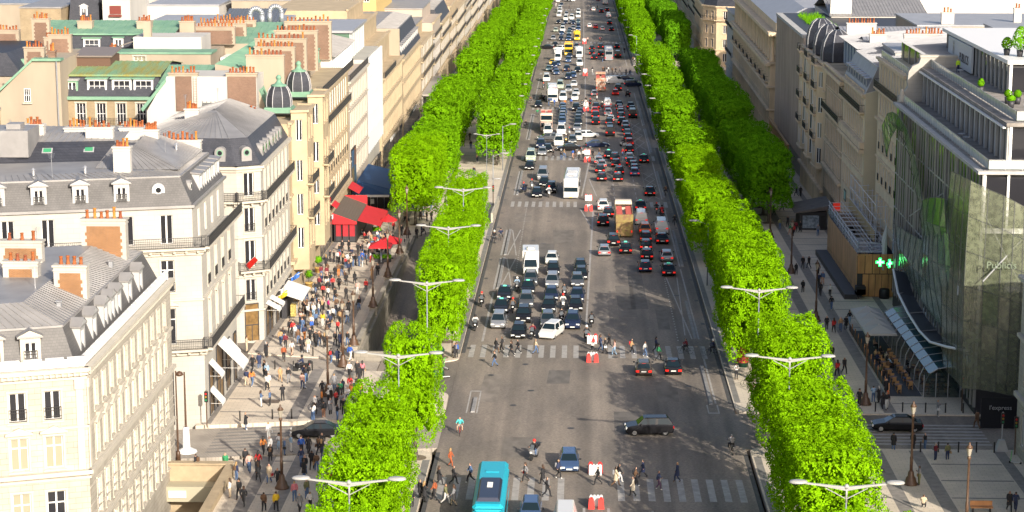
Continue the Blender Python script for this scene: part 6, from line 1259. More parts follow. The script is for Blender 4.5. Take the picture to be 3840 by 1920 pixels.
def make_citybus(x, y, rz, label):
    o = thing("city_bus", label, "bus", (x,y,gz(y)), rz); L_=12; w=1.27; H=3.1; tq = mat("turquoise_roof",(.015,.33,.44),.4)
    mb = MB(); rbox(mb,-w,w,-L_/2,L_/2,.3,2.5,.12); part("body", mb, tq, o); mb = MB(); rbox(mb,-w+.04,w-.04,-L_/2+.03,L_/2-.03,2.45,H,.25); part("roof", mb, tq, o)
    part("roof_pod", MB().hexa([(-.95,-.6,H-.05),(.95,-.6,H-.05),(.95,5.2,H-.05),(-.95,5.2,H-.05)],[(-.75,-.3,H+.28),(.75,-.3,H+.28),(.75,5.0,H+.28),(-.75,5.0,H+.28)]), mat("dark_blue_plastic",(.02,.025,.05),.4), o)
    for k in range(5): part("pod_vent", MB().box(-.22,.22,1.0+k*.28,1.18+k*.28,H+.28,H+.31), WHITEP, o)
    part("roof_hatch", MB().box(-.55,.55,-3.2,-2.6,H,H+.06), tq, o)
    for s in (-1,1):
        for k in range(6): part("side_window", MB().box(s*w-.012,s*w+.012,-L_/2+.5+k*1.85,-L_/2+2.2+k*1.85,1.1,2.3), CARGLASS, o)
        for yy in (-3.2,3.4): obj("wheel", wheel_big(), o, (s*(w-.15),yy,.48), 0 if s > 0 else math.pi)
    part("windscreen", MB().box(-w*.9,w*.9,L_/2-.005,L_/2+.015,1.0,2.5), CARGLASS, o); part("rear_window", MB().box(-w*.8,w*.8,-L_/2-.015,-L_/2+.005,1.5,2.4), CARGLASS, o)
    return o
# two-wheelers
def moto_meshes():
    b = MB(); b.loft([[(-.12,-.75,.75),(.12,-.75,.75),(.12,-.75,.95),(-.12,-.75,.95)][::-1],[(-.2,-.2,.35),(.2,-.2,.35),(.18,-.2,.85),(-.18,-.2,.85)][::-1],[(-.2,.3,.35),(.2,.3,.35),(.16,.3,.9),(-.16,.3,.9)][::-1],[(-.22,.6,.55),(.22,.6,.55),(.2,.6,1.0),(-.2,.6,1.0)][::-1],[(-.12,.85,.65),(.12,.85,.65),(.1,.8,.95),(-.1,.8,.95)][::-1]]); b.box(-.04,.04,.55,.7,.35,.7)
    bars = MB(); bars.cyl((-.36,.45,1.05),(.36,.45,1.05),.025,n=5); bars.box(-.44,-.36,.46,.52,1.1,1.22); bars.box(.36,.44,.46,.52,1.1,1.22)
    ws = MB(); ws.poly([(-.2,.62,1.0),(.2,.62,1.0),(.16,.45,1.4),(-.16,.45,1.4)]); ws.poly([(-.16,.46,1.39),(.16,.46,1.39),(.2,.63,.99),(-.2,.63,.99)])
    wl = MB().add(MB().lathe([(0,-.05),(.2,-.05),(.3,-.05),(.3,.05),(.2,.05),(0,.05)],12), Matrix.Rotation(math.pi/2,4,'Y'))
    top = MB(); rbox(top,-.22,.22,-.98,-.6,.95,1.25,.06); seat = MB(); seat.box(-.15,.15,-.6,.15,.86,.96)
    return dict(body=b.mesh("body",[PAINTS['black']]),bars=bars.mesh("handlebar",[BLACK]),ws=ws.mesh("windshield",[mat("smoked_screen",(.08,.09,.10),.1)]),wheel=wl.mesh("wheel",[RUBBER]),top=top.mesh("top_case",[BLACK]),seat=seat.mesh("seat",[BLACK]),hl=MB().box(-.1,.1,.84,.88,.7,.86).mesh("headlight",[HEAD]),tl=MB().box(-.1,.1,-.78,-.74,.8,.9).mesh("tail_light",[TAIL]))
MO = moto_meshes()
def make_moto(x, y, rz, co, label, group="motor scooters in the traffic"):
    o = thing("motor_scooter", label, "scooter", (x,y,gz(y)), rz, group)
    obj("body", MO['body'], o, mats=[PAINTS[co]])
    for k, n in (('bars','handlebar'),('ws','windshield'),('top','top_case'),('seat','seat'),('hl','headlight'),('tl','tail_light')): obj(n, MO[k], o)
    for yy in (-.6,.72): obj("wheel", MO['wheel'], o, (0,yy,.3))
    return o
def bike_meshes():
    f = MB(); P = {'h':(0,.42,.85),'b':(0,-.05,.28),'s':(0,-.2,.85),'r':(0,-.5,.34),'f':(0,.55,.34)}
    for a,b in (('h','b'),('b','s'),('h','s'),('s','r'),('b','r'),('h','f')): f.cyl(P[a],P[b],.02,n=5)
    wl = MB(); n = 16
    ring = [(0,.33*math.cos(2*math.pi*i/n),.33*math.sin(2*math.pi*i/n)) for i in range(n+1)]; wl.tube(ring,.018,4)
    for i in range(0,n,2): wl.cyl((0,0,0),ring[i],.004,n=3)
    hb = MB(); hb.cyl((-.28,.38,1.0),(.28,.38,1.0),.018,n=5); hb.cyl((0,.42,.85),(0,.38,1.0),.018,n=5); sd = MB(); sd.hexa([(-.08,-.36,.9),(.08,-.36,.9),(.03,-.08,.9),(-.03,-.08,.9)],[(-.08,-.36,.96),(.08,-.36,.96),(.03,-.08,.96),(-.03,-.08,.96)])
    return f.mesh("frame",[PAINTS['black']]), wl.mesh("wheel",[RUBBER]), hb.mesh("handlebar",[METAL]), sd.mesh("saddle",[BLACK])
BK = bike_meshes()
def make_bike(x, y, rz, co, label, group="bicycles on the roadway", z=0.0):
    o = thing("bicycle", label, "bicycle", (x,y,gz(y)+z), rz, group); obj("frame", BK[0], o, mats=[PAINTS[co]]); obj("handlebar", BK[2], o); obj("saddle", BK[3], o)
    for yy in (-.5,.55): obj("wheel", BK[1], o, (0,yy,.34))
    return o
# ------------------------------------------------------------------ traffic: type, colour, x, y of the middle, o = oncoming, r = receding
CARS = [
('h','blue',-2.0,176.4,'o'),('h','brown',5.6,213.2,'r'),('s','black',8.7,214.0,'r'),('h','black',-8.0,230.9,'o'),('u','navy',-1.9,236.5,'o'),('m','silver',-10.5,236.6,'o'),
('u','grey',-4.8,236.7,'o'),('u','black',-7.7,239.9,'o'),('s','taxi',-10.5,245.5,'o'),('h','black',-4.8,246.0,'o'),('h','black',-1.6,246.6,'o'),('u','grey',-7.6,248.5,'o'),
('s','navy',-1.4,252.7,'o'),('h','navy',-4.6,253.0,'o'),('s','taxi',-10.4,253.7,'o'),('s','taxi',-7.6,257.6,'o'),('m','silver',-4.6,261.8,'o'),('h','grey',-1.4,262.4,'o'),
('u','grey',-7.4,262.9,'o'),('h','black',-0.9,267.2,'o'),('truck','white',-7.6,271.2,'o'),('s','taxi',10.6,270.7,'r'),('h','black',-4.6,270.6,'o'),('h','black',-1.0,272.6,'o'),
('h','navy',7.6,273.1,'r'),('h','white',-4.9,278.3,'o'),('h','silver',10.8,281.3,'r'),('h','black',8.1,282.5,'r'),('h','silver',2.3,285.3,'r'),('s','taxi',5.3,287.5,'r'),
('h','black',8.2,290.2,'r'),('u','black',3.7,293.7,'r'),('s','black',10.7,295.8,'r'),('h','black',8.4,297.2,'r'),('dd','brown',5.4,304.8,'r'),('u','orange',8.5,303.8,'r'),
('v','white',11.0,305.2,'r'),('u','black',2.4,311.4,'r'),('v','white',8.2,313.2,'r'),('h','black',3.3,320.2,'r'),('u','white',2.6,327.1,'r'),('s','taxi',8.5,327.4,'r'),
('coach','white',-2.4,343.9,'o'),('h','black',-8.2,340.5,'o'),('s','black',10.5,343.4,'r'),('u','black',-5.9,346.2,'o'),('h','black',-7.2,353.6,'o'),('h','black',5.5,360.0,'r'),
('h','black',2.7,360.4,'r'),('v','silver',-7.6,361.7,'o'),('h','blue',8.6,367.3,'r'),('h','black',5.9,369.2,'r'),('h','black',2.5,371.0,'r'),('h','navy',8.7,372.1,'r'),
('h','black',-10.2,374.9,'o'),('h','black',8.6,376.9,'r'),('h','silver',2.9,377.9,'r'),('h','black',5.5,379.3,'r'),('h','black',8.2,381.7,'r'),('h','silver',2.4,383.3,'r'),
('s','taxi',10.8,385.9,'r'),('v','sage',-10.3,387.2,'o'),('u','black',5.4,387.0,'r'),('h','grey',8.2,388.5,'r'),('s','taxi',4.3,392.3,'r'),('h','silver',-8.3,395.5,'o'),
('h','black',-7.3,400.6,'o'),('h','black',8.4,400.6,'r'),('u','navy',-8.8,407.2,'o'),('v','white',-5.3,411.1,'o'),('h','red',8.7,411.9,'r'),('h','grey',-2.6,415.1,'o'),
('u','white',-1.5,420.1,'o'),('h','black',8.6,420.2,'r'),('v','black',5.1,428.2,'r'),('h','black',8.7,427.8,'r'),('v','white',-7.8,429.8,'o'),('v','white',-5.0,430.7,'o'),
('dd','pink',-8.2,438.6,'o'),('h','black',8.5,435.4,'r'),('s','silver',-1.7,437.2,'o'),('h','black',5.2,439.8,'r'),('h','silver',8.6,443.4,'r'),('s','black',-1.5,447.6,'o'),
('u','black',7.9,448.4,'r'),('u','black',2.3,448.8,'r'),('h','black',5.2,448.9,'r'),('h','blue',-5.0,449.0,'o'),('h','white',5.6,454.3,'r'),('h','grey',-1.5,454.5,'o'),
('h','blue',-5.0,455.2,'o'),('u','black',2.3,460.8,'r'),('h','black',8.0,460.8,'r'),('h','silver',-5.0,461.6,'o'),('s','grey',-1.4,462.0,'o'),('v','black',10.6,462.9,'r'),
('u','silver',5.2,467.1,'r'),('h','blue',-4.9,467.6,'o'),('h','navy',-1.1,468.1,'o'),('h','grey',8.1,468.9,'r'),('h','red',2.3,472.4,'r'),('h','grey',-4.9,472.9,'o'),
('h','red',8.2,473.7,'r'),('s','taxi',10.8,474.9,'r'),('h','red',5.2,475.1,'r'),('u','black',-2.0,477.3,'o'),('h','black',8.0,478.5,'r'),('h','blue',-5.1,479.3,'o'),
('h','black',2.6,481.6,'r'),('s','taxi',10.6,483.0,'r'),('s','black',-10.8,484.6,'o'),('v','white',5.3,485.4,'r'),('s','taxi',8.0,486.0,'r'),('coach','bluewhite',-7.8,500.8,'o'),
('v','white',-5.2,500.8,'o'),('u','white',-2.4,501.5,'o'),('h','silver',2.4,512.5,'r'),('s','white',-2.1,514.5,'o'),('h','red',7.6,514.5,'r'),('u','silver',-4.0,522.4,'o'),
('dd','orange',4.1,528.4,'r'),('u','black',8.5,526.6,'r'),('v','sage',-6.2,531.0,'o'),('s','white',-2.7,537.6,'o'),('v','white',-10.0,551.3,'o'),('u','navy',-4.2,557.4,'o'),
('h','blue',-2.9,563.1,'o'),('h','blue',-7.6,571.8,'o'),('h','purple',-8.0,579.2,'o'),('s','taxi',-1.8,580.0,'o'),('u','navy',-4.8,583.0,'o'),('h','teal',-9.9,584.0,'o'),
('h','navy',-8.5,596.5,'o'),('v','white',-1.3,601.2,'o'),('h','blue',-7.6,601.3,'o'),('h','yellow',-9.2,606.1,'o'),('u','blue',-4.6,613.5,'o'),('k','white',-7.7,620.4,'o'),
('coach','silver',7.4,623.7,'r'),('u','black',3.1,624.0,'r'),('truck','white',-1.4,631.6,'o'),('h','navy',-4.3,630.6,'o'),('v','black',10.3,632.6,'r'),
('dd','yellow',-4.6,642.4,'o'),('h','black',5.2,639.4,'r'),('h','black',2.5,642.7,'r'),('h','black',2.6,661.7,'r'),('u','black',5.4,667.4,'r'),('h','navy',-2.2,668.8,'o'),
('s','taxi',10.6,669.6,'r'),('s','black',-9.2,676.3,'o'),('h','blue',-5.0,701.6,'o'),('h','navy',-7.5,703.6,'o'),('truck','yellow',-2.2,705.0,'o'),('h','silver',-10.2,705.5,'o'),
('h','navy',-5.0,716.6,'o'),('h','blue',-7.6,729.4,'o'),('h','teal',-5.0,733.9,'o'),('h','sage',-9.8,745.8,'o'),('v','white',-7.4,747.0,'o'),('h','navy',-4.8,746.6,'o'),
('s','taxi',10.1,752.6,'r'),('h','blue',-1.8,752.6,'o'),('h','white',6.9,756.2,'r'),('h','silver',-3.7,758.6,'o'),('h','red',4.5,765.1,'r'),('h','navy',-1.8,770.5,'o'),
('h','grey',-7.5,770.9,'o'),('h','white',2.3,772.5,'r'),('h','navy',-3.7,788.6,'o'),('u','black',9.9,789.0,'r'),('h','navy',-6.6,790.3,'o'),('s','black',-9.3,792.0,'o'),
('h','silver',-4.5,793.4,'o'),('h','teal',-1.9,796.5,'o'),('v','white',-6.7,813.5,'o'),('v','white',-4.4,818.3,'o'),('v','white',-2.0,830.4,'o'),('v','white',10.1,831.4,'r'),
('v','white',-9.6,836.4,'o'),('h','silver',-6.7,847.0,'o'),('v','white',-1.9,855.9,'o'),('v','white',-9.5,863.4,'o'),('u','black',7.6,865.1,'r'),('h','black',10.1,877.0,'r'),
('h','white',4.4,878.9,'r'),('v','white',-9.7,881.6,'o'),('h','navy',-9.3,912.2,'o'),('truck','white',9.9,926.2,'r'),('v','white',-11.2,946.8,'o'),('s','black',-6.9,951.8,'o'),
('v','white',-4.4,952.1,'o'),('h','grey',-9.2,954.6,'o'),('h','navy',7.1,956.6,'r'),]

COLN = {'taxi':'black','navy':'dark blue','sage':'pale green','brown':'brown','purple':'dark purple','teal':'blue-grey','blue':'steel blue','silver':'silver','grey':'dark grey'}
TYN = {'h':'hatchback','s':'sedan','u':'SUV','m':'minivan','v':'van','truck':'box truck','k':'box truck'}
def zone(y):
    for lim, n in ((166,"before the nearest crossing"),(219,"between the first and second crossings"),(332,"between the second and third crossings"),(391,"between the third and fourth crossings"),(481,"between the fourth and fifth crossings"),(574,"between the fifth and sixth crossings"),(693,"between the sixth and seventh crossings")):
        if y < lim: return n
    return "beyond the seventh crossing"
cnt = {}
SPECIAL = {('dd','brown'):"brown printed open-top double-decker bus stopped among the receding cars",('dd','pink'):"pink open-top double-decker bus behind a white van in the oncoming lanes",('dd','orange'):"orange printed open-top double-decker bus at the side avenue junction",('dd','yellow'):"yellow open-top double-decker bus far down the oncoming lanes",('coach','white'):"white touring coach waiting at the third crossing",('coach','bluewhite'):"white and blue touring coach with red roof corner in the oncoming lanes",('coach','silver'):"silver touring coach seen from behind in the receding lanes"}
for t, co, x, y, d in CARS:
    rz = math.pi if d == 'o' else 0.0; rz_ = rz + (rnd.uniform(-.03,.03) if d == 'o' else 0.0)
    grp = "oncoming vehicles in the avenue" if d == 'o' else "receding vehicles in the avenue"
    if (t,co) in SPECIAL:
        lab = SPECIAL[(t,co)]
        (make_dd if t == 'dd' else make_coach)(co, x, y, rz_, lab, grp); continue
    cn = COLN.get(co, co); ty = TYN[t]
    if co == 'taxi': cn = 'black'; ty = 'taxi with roof sign'
    key = (cn, ty, zone(y), d); cnt[key] = cnt.get(key, 0) + 1; k = cnt[key]
    lab = "%s%s %s %s, %s" % ("" if k == 1 else ordn(k)+" ", "nearest "+cn if k == 1 else "nearest "+cn, ty, "coming this way" if d == 'o' else "driving away", zone(y))
    if t in ('truck','k'): make_truck(co, x, y, rz_, lab, grp)
    else: make_car(t, co, x, y, rz_, lab, grp, near=y < 420, cat="taxi" if co == 'taxi' else ("van" if t == 'v' else "car"))
GX = "vehicles turning across the avenue"
for t, co, x, y, rz, lab in (('u','black',5.4,188.3,94,"black SUV with chrome roof rails turning left across the tree shadow"),('s','black',-25.5,186.2,96,"black sedan crossing the left pavement behind the trees"),('s','black',28.7,190.4,88,"black sedan with chrome window trim on the right side street"),
    ('s','navy',2.3,407.9,-80,"dark blue sedan turning right past the fourth crossing"),('s','black',-3.3,402.4,98,"black sedan turning left behind the walkers on the fourth crossing"),('h','white',.7,424.5,-84,"white hatchback turning right across the stopped lanes"),('h','grey',-7.7,419.5,95,"dark grey hatchback turning left beside the white vans"),
    ('v','white',7.8,545,-70,"white van turning right behind the orange double-decker bus"),('s','navy',10.9,553,-85,"dark blue sedan turning into the right side avenue"),('u','navy',12.5,537.5,-85,"dark blue SUV turning into the right side avenue"),('s','black',-11.8,665,90,"black sedan sideways at the left kerb far down the avenue"),('u','white',-7.2,659,80,"white SUV turning beside the yellow double-decker bus"),('u','white',-4.3,231.0,163,"white SUV slanting across the front of the oncoming queue")):
    make_car(t, co, x, y, R(rz), lab, GX, near=y < 420)
make_car('h','blue',-5.0,161.5,math.pi,"blue car cut by the bottom edge beside the turquoise bus","vehicles at the bottom edge"); make_car('v','white',-2.2,157.2,math.pi,"white van roof at the bottom edge left of the barriers","vehicles at the bottom edge",cat="van")
make_citybus(-8.2,161.0,math.pi,"turquoise city bus with dark roof pod at the bottom edge")
# ------------------------------------------------------------------ people: one continuous skinned body per pose
def cloth(n, c): return mat("cloth_"+n, c, .85)
CL = {'black':cloth('black',(.016,.016,.019)),'navy':cloth('navy',(.02,.03,.075)),'denim':cloth('denim',(.07,.12,.23)),'white':cloth('white',(.55,.54,.52)),'red':cloth('red',(.42,.025,.025)),'maroon':cloth('maroon',(.14,.015,.025)),'grey':cloth('grey',(.19,.19,.20)),'tan':cloth('tan',(.38,.24,.12)),'beige':cloth('beige',(.46,.37,.26)),'cream':cloth('cream',(.52,.46,.36)),
 'orange':cloth('orange',(.52,.18,.04)),'rust':cloth('rust',(.30,.075,.025)),'brown':cloth('brown',(.12,.065,.035)),'pink':cloth('pink',(.52,.16,.19)),'pinkbeige':cloth('pinkbeige',(.50,.31,.26)),'olive':cloth('olive',(.15,.15,.07)),'green':cloth('green',(.03,.22,.09)),'blue':cloth('blue',(.025,.09,.36)),'sky':cloth('sky',(.26,.38,.52)),'yellow':cloth('yellow',(.60,.40,.02)),'magenta':cloth('magenta',(.42,.02,.15)),'purple':cloth('purple',(.10,.055,.10)),'lime':cloth('lime',(.40,.62,.02)),'aqua':cloth('aqua',(.06,.42,.42))}
SK = [mat("skin_light",(.46,.27,.19),.6),mat("skin_tan",(.32,.17,.105),.6),mat("skin_deep",(.11,.055,.035),.6)]; CL['skin'] = SK[0]
HAIR = [mat("hair_black",(.012,.010,.009),.6),mat("hair_brown",(.055,.028,.015),.6),mat("hair_fair",(.30,.19,.08),.6),mat("hair_grey",(.28,.27,.26),.6)]
SHOE = [mat("shoe_black",(.015,.014,.014),.5),mat("shoe_white",(.55,.54,.52),.6),mat("shoe_brown",(.11,.06,.03),.6)]
BASE = {'pel':(0,0,.94),'wai':(0,.005,1.12),'che':(0,0,1.30),'nek':(0,-.005,1.47),'hd0':(0,.01,1.56),'hd1':(0,.02,1.70)}
POSES = {
 'w1': dict(sl=(-.18,0,1.40),el=(-.24,-.14,1.14),wl=(-.22,-.08,.90),fl=(-.21,-.05,.82), sr=(.18,0,1.40),er=(.24,.10,1.15),wr=(.20,.26,.96),fr=(.19,.31,.90), hl=(-.09,0,.90),kl=(-.10,.24,.52),al=(-.10,.30,.10),tl=(-.10,.46,.05), hr=(.09,0,.90),kr=(.10,-.05,.48),ar=(.10,-.38,.16),tr=(.10,-.28,.04)),
 'w2': dict(sl=(-.18,0,1.40),el=(-.25,.09,1.15),wl=(-.22,.24,.97),fl=(-.20,.29,.91), sr=(.18,0,1.40),er=(.24,-.13,1.15),wr=(.22,-.10,.91),fr=(.21,-.08,.83), hl=(-.09,0,.90),kl=(-.10,.02,.48),al=(-.10,-.24,.12),tl=(-.10,-.12,.04), hr=(.09,0,.90),kr=(.10,.18,.50),ar=(.10,.20,.09),tr=(.10,.36,.04)),
 's1': dict(sl=(-.18,0,1.40),el=(-.25,-.02,1.14),wl=(-.24,.05,.90),fl=(-.23,.07,.82), sr=(.18,0,1.40),er=(.25,-.02,1.14),wr=(.23,.06,.90),fr=(.22,.08,.82), hl=(-.09,0,.90),kl=(-.10,.02,.49),al=(-.11,-.01,.09),tl=(-.12,.14,.04), hr=(.09,0,.90),kr=(.10,.01,.49),ar=(.12,-.01,.09),tr=(.14,.14,.04)),
 's2': dict(sl=(-.18,0,1.40),el=(-.25,.03,1.15),wl=(-.10,.24,1.20),fl=(-.04,.27,1.24), sr=(.18,0,1.40),er=(.25,.03,1.15),wr=(.12,.25,1.22),fr=(.05,.28,1.26), hl=(-.09,0,.90),kl=(-.10,.03,.49),al=(-.10,.0,.09),tl=(-.11,.15,.04), hr=(.09,0,.90),kr=(.12,.04,.49),ar=(.14,.02,.09),tr=(.16,.17,.04)),
 't': dict(_pel=(0,0,.52),_up=-.42,sl=(-.18,0,.98),el=(-.24,.08,.74),wl=(-.16,.30,.72),fl=(-.12,.36,.73), sr=(.18,0,.98),er=(.24,.08,.74),wr=(.17,.29,.72),fr=(.12,.35,.73), hl=(-.09,.02,.50),kl=(-.12,.44,.50),al=(-.12,.42,.09),tl=(-.12,.57,.04), hr=(.09,.02,.50),kr=(.12,.44,.50),ar=(.13,.46,.09),tr=(.14,.60,.04)),
 'm': dict(_pel=(0,0,.52),_up=-.42,_lean=.12,sl=(-.19,.12,.98),el=(-.32,.30,.80),wl=(-.33,.52,.72),fl=(-.34,.58,.71), sr=(.19,.12,.98),er=(.32,.30,.80),wr=(.33,.52,.72),fr=(.34,.58,.71), hl=(-.10,.02,.50),kl=(-.24,.42,.42),al=(-.24,.34,.04),tl=(-.24,.48,-.02), hr=(.10,.02,.50),kr=(.24,.42,.42),ar=(.24,.34,.04),tr=(.24,.48,-.02)),
}
def person_mesh(key):
    J = dict(BASE); q = POSES[key]; up = q.get('_up',0); ln = q.get('_lean',0)
    for k in list(J): J[k] = (J[k][0], J[k][1]+ln*(max(0,J[k][2]-.94)/.4 if k != 'pel' else 0), J[k][2]+up)
    if up: J['hd1'] = (0, J['hd1'][1]-.04, J['hd1'][2])
    for k, v in q.items():
        if k[0] != '_': J[k] = v
    E_ = [('pel','wai'),('wai','che'),('che','nek'),('nek','hd0'),('hd0','hd1')]
    for s in 'lr': E_ += [('che','s'+s),('s'+s,'e'+s),('e'+s,'w'+s),('w'+s,'f'+s),('pel','h'+s),('h'+s,'k'+s),('k'+s,'a'+s),('a'+s,'t'+s)]
    RAD = {'pel':.17,'wai':.155,'che':.175,'nek':.065,'hd0':.09,'hd1':.10,'s':.09,'e':.066,'w':.046,'f':.04,'h':.115,'k':.08,'a':.056,'t':.05}
    names = list(J); me = bpy.data.meshes.new("body"); me.from_pydata([J[n] for n in names], [(names.index(a),names.index(b)) for a,b in E_], [])
    o = bpy.data.objects.new("body", me); col.objects.link(o); md = o.modifiers.new("skin",'SKIN'); md.use_smooth_shade = True
    for i, n in enumerate(names):
        r = RAD.get(n, RAD.get(n[0],.05)) if n in RAD else RAD[n[0]]; sv = me.skin_vertices[0].data[i]; sv.radius = (r, r*(.82 if n in ('pel','wai','che') else 1)); sv.use_root = (n == 'pel')
    sb = o.modifiers.new("sub",'SUBSURF'); sb.levels = 1; sb.render_levels = 1
    dg = bpy.context.evaluated_depsgraph_get(); out = bpy.data.meshes.new_from_object(o.evaluated_get(dg)); bpy.data.objects.remove(o)
    out.name = "body"; out.materials.clear()
    for m in (SK[0],HAIR[0],CL['black'],CL['black'],SHOE[0]): out.materials.append(m)
    seg = [(Vector(J[a]),Vector(J[b]),a,b) for a,b in E_]; h0, h1 = Vector(J['hd0']), Vector(J['hd1'])
    idx = []
    for p in out.polygons:
        c = p.center; best = None
        for a,b,na,nb in seg:
            ab = b-a; t = max(0,min(1,(c-a).dot(ab)/max(1e-9,ab.length_squared))); d = (c-(a+ab*t)).length
            if best is None or d < best[0]: best = (d,na,nb,t)
        _, na, nb, t = best; k = 2
        if nb in ('hd0','hd1'): k = 1 if (c.z > h1.z-.02 or (c.y < h1.y-.015 and c.z > h0.z-.03)) else 0
        elif nb[0] == 'f' and len(nb) == 2: k = 0
        elif nb[0] in 'k': k = 3
        elif nb[0] == 'a': k = 3
        elif nb[0] == 't' and len(nb) == 2: k = 4
        elif nb[0] == 'h' and len(nb) == 2: k = 3
        elif na == 'pel' and nb == 'wai' and t < .25: k = 3
        idx.append(k)
    out.polygons.foreach_set("material_index", idx); out.polygons.foreach_set("use_smooth",[True]*len(out.polygons)); return out
PM = {k: person_mesh(k) for k in POSES}
packm = MB(); rbox(packm,-.15,.15,-.3,-.13,1.02,1.42,.05); PACK = packm.mesh("backpack",[CL['black']])
bagm = MB(); rbox(bagm,-.05,.05,-.16,.16,.55,.80,.03); bagm.tube([(0,-.12,.8),(0,-.06,.95),(0,.06,.95),(0,.12,.8)],.012,4); BAGM = bagm.mesh("handbag",[CL['black']])
coatm = MB(); coatm.loft([[(.17*math.cos(a*math.pi/5),.125*math.sin(a*math.pi/5),1.12) for a in range(10)],[(.2*math.cos(a*math.pi/5),.16*math.sin(a*math.pi/5),.9) for a in range(10)],[(.235*math.cos(a*math.pi/5),.2*math.sin(a*math.pi/5),.56) for a in range(10)]],caps=False); COATM = coatm.mesh("coat_skirt",[CL['black']],True)
hairm = MB(); hairm.loft([[(.10*k*math.cos(a*math.pi/5),.02+.10*k*math.sin(a*math.pi/5)-dy,z) for a in range(10)] for k,z,dy in ((.3,1.80,.0),(.95,1.75,.01),(1.12,1.66,.03),(1.05,1.56,.06),(.95,1.46,.085),(.7,1.36,.10))]); HAIRM = hairm.mesh("hair",[HAIR[1]],True)
helm = MB(); helm.lathe([(.0,.17),(.08,.155),(.135,.09),(.145,0),(.13,-.08),(.09,-.1)],10); HELM = helm.mesh("helmet",[BLACK],True)
def person(x, y, top, bot, pose, rz, label, group, z=None, r=None, helmet=None, extra=True):
    r = r or rnd; key = {'w':r.choice(('w1','w2')),'s':r.choice(('s1','s2'))}.get(pose, pose)
    s = r.uniform(.95,1.06)
    hair = HAIR[r.choices((0,1,2,3),(4,4,2,1))[0]]; sk = SK[r.choices((0,1,2),(6,3,1.5))[0]]
    if z is None: z = gz(y) + (KH if abs(x) > 14.2 and not (178 < y < 194.5) else 0.0)
    o = obj("person", PM[key], None, (x,y,z), rz, [sk,hair,CL[top],CL[bot] if bot != 'skin' else sk,SHOE[r.choices((0,1,2),(5,3,1))[0]]], scale=(s,s,s)); tag(o,label,"person",group)
    if pose in 'ws' and extra:
        if r.random() < .3: obj("hair", HAIRM, o, mats=[hair])
        q = r.random()
        if q < .16: obj("backpack", PACK, o, mats=[CL[r.choice(('black','grey','navy','red','brown'))]])
        elif q < .3: obj("handbag", BAGM, o, (.3*r.choice((-1,1)),0,.1), mats=[CL[r.choice(('black','brown','white','tan','red'))]])
        if top in ('black','tan','cream','grey','navy','beige') and r.random() < .3: obj("coat_skirt", COATM, o, mats=[CL[top]])
    if helmet: obj("helmet", HELM, o, (0,.14 if key == 'm' else .0,1.25 if key == 'm' else 1.68), mats=[helmet])
    return o
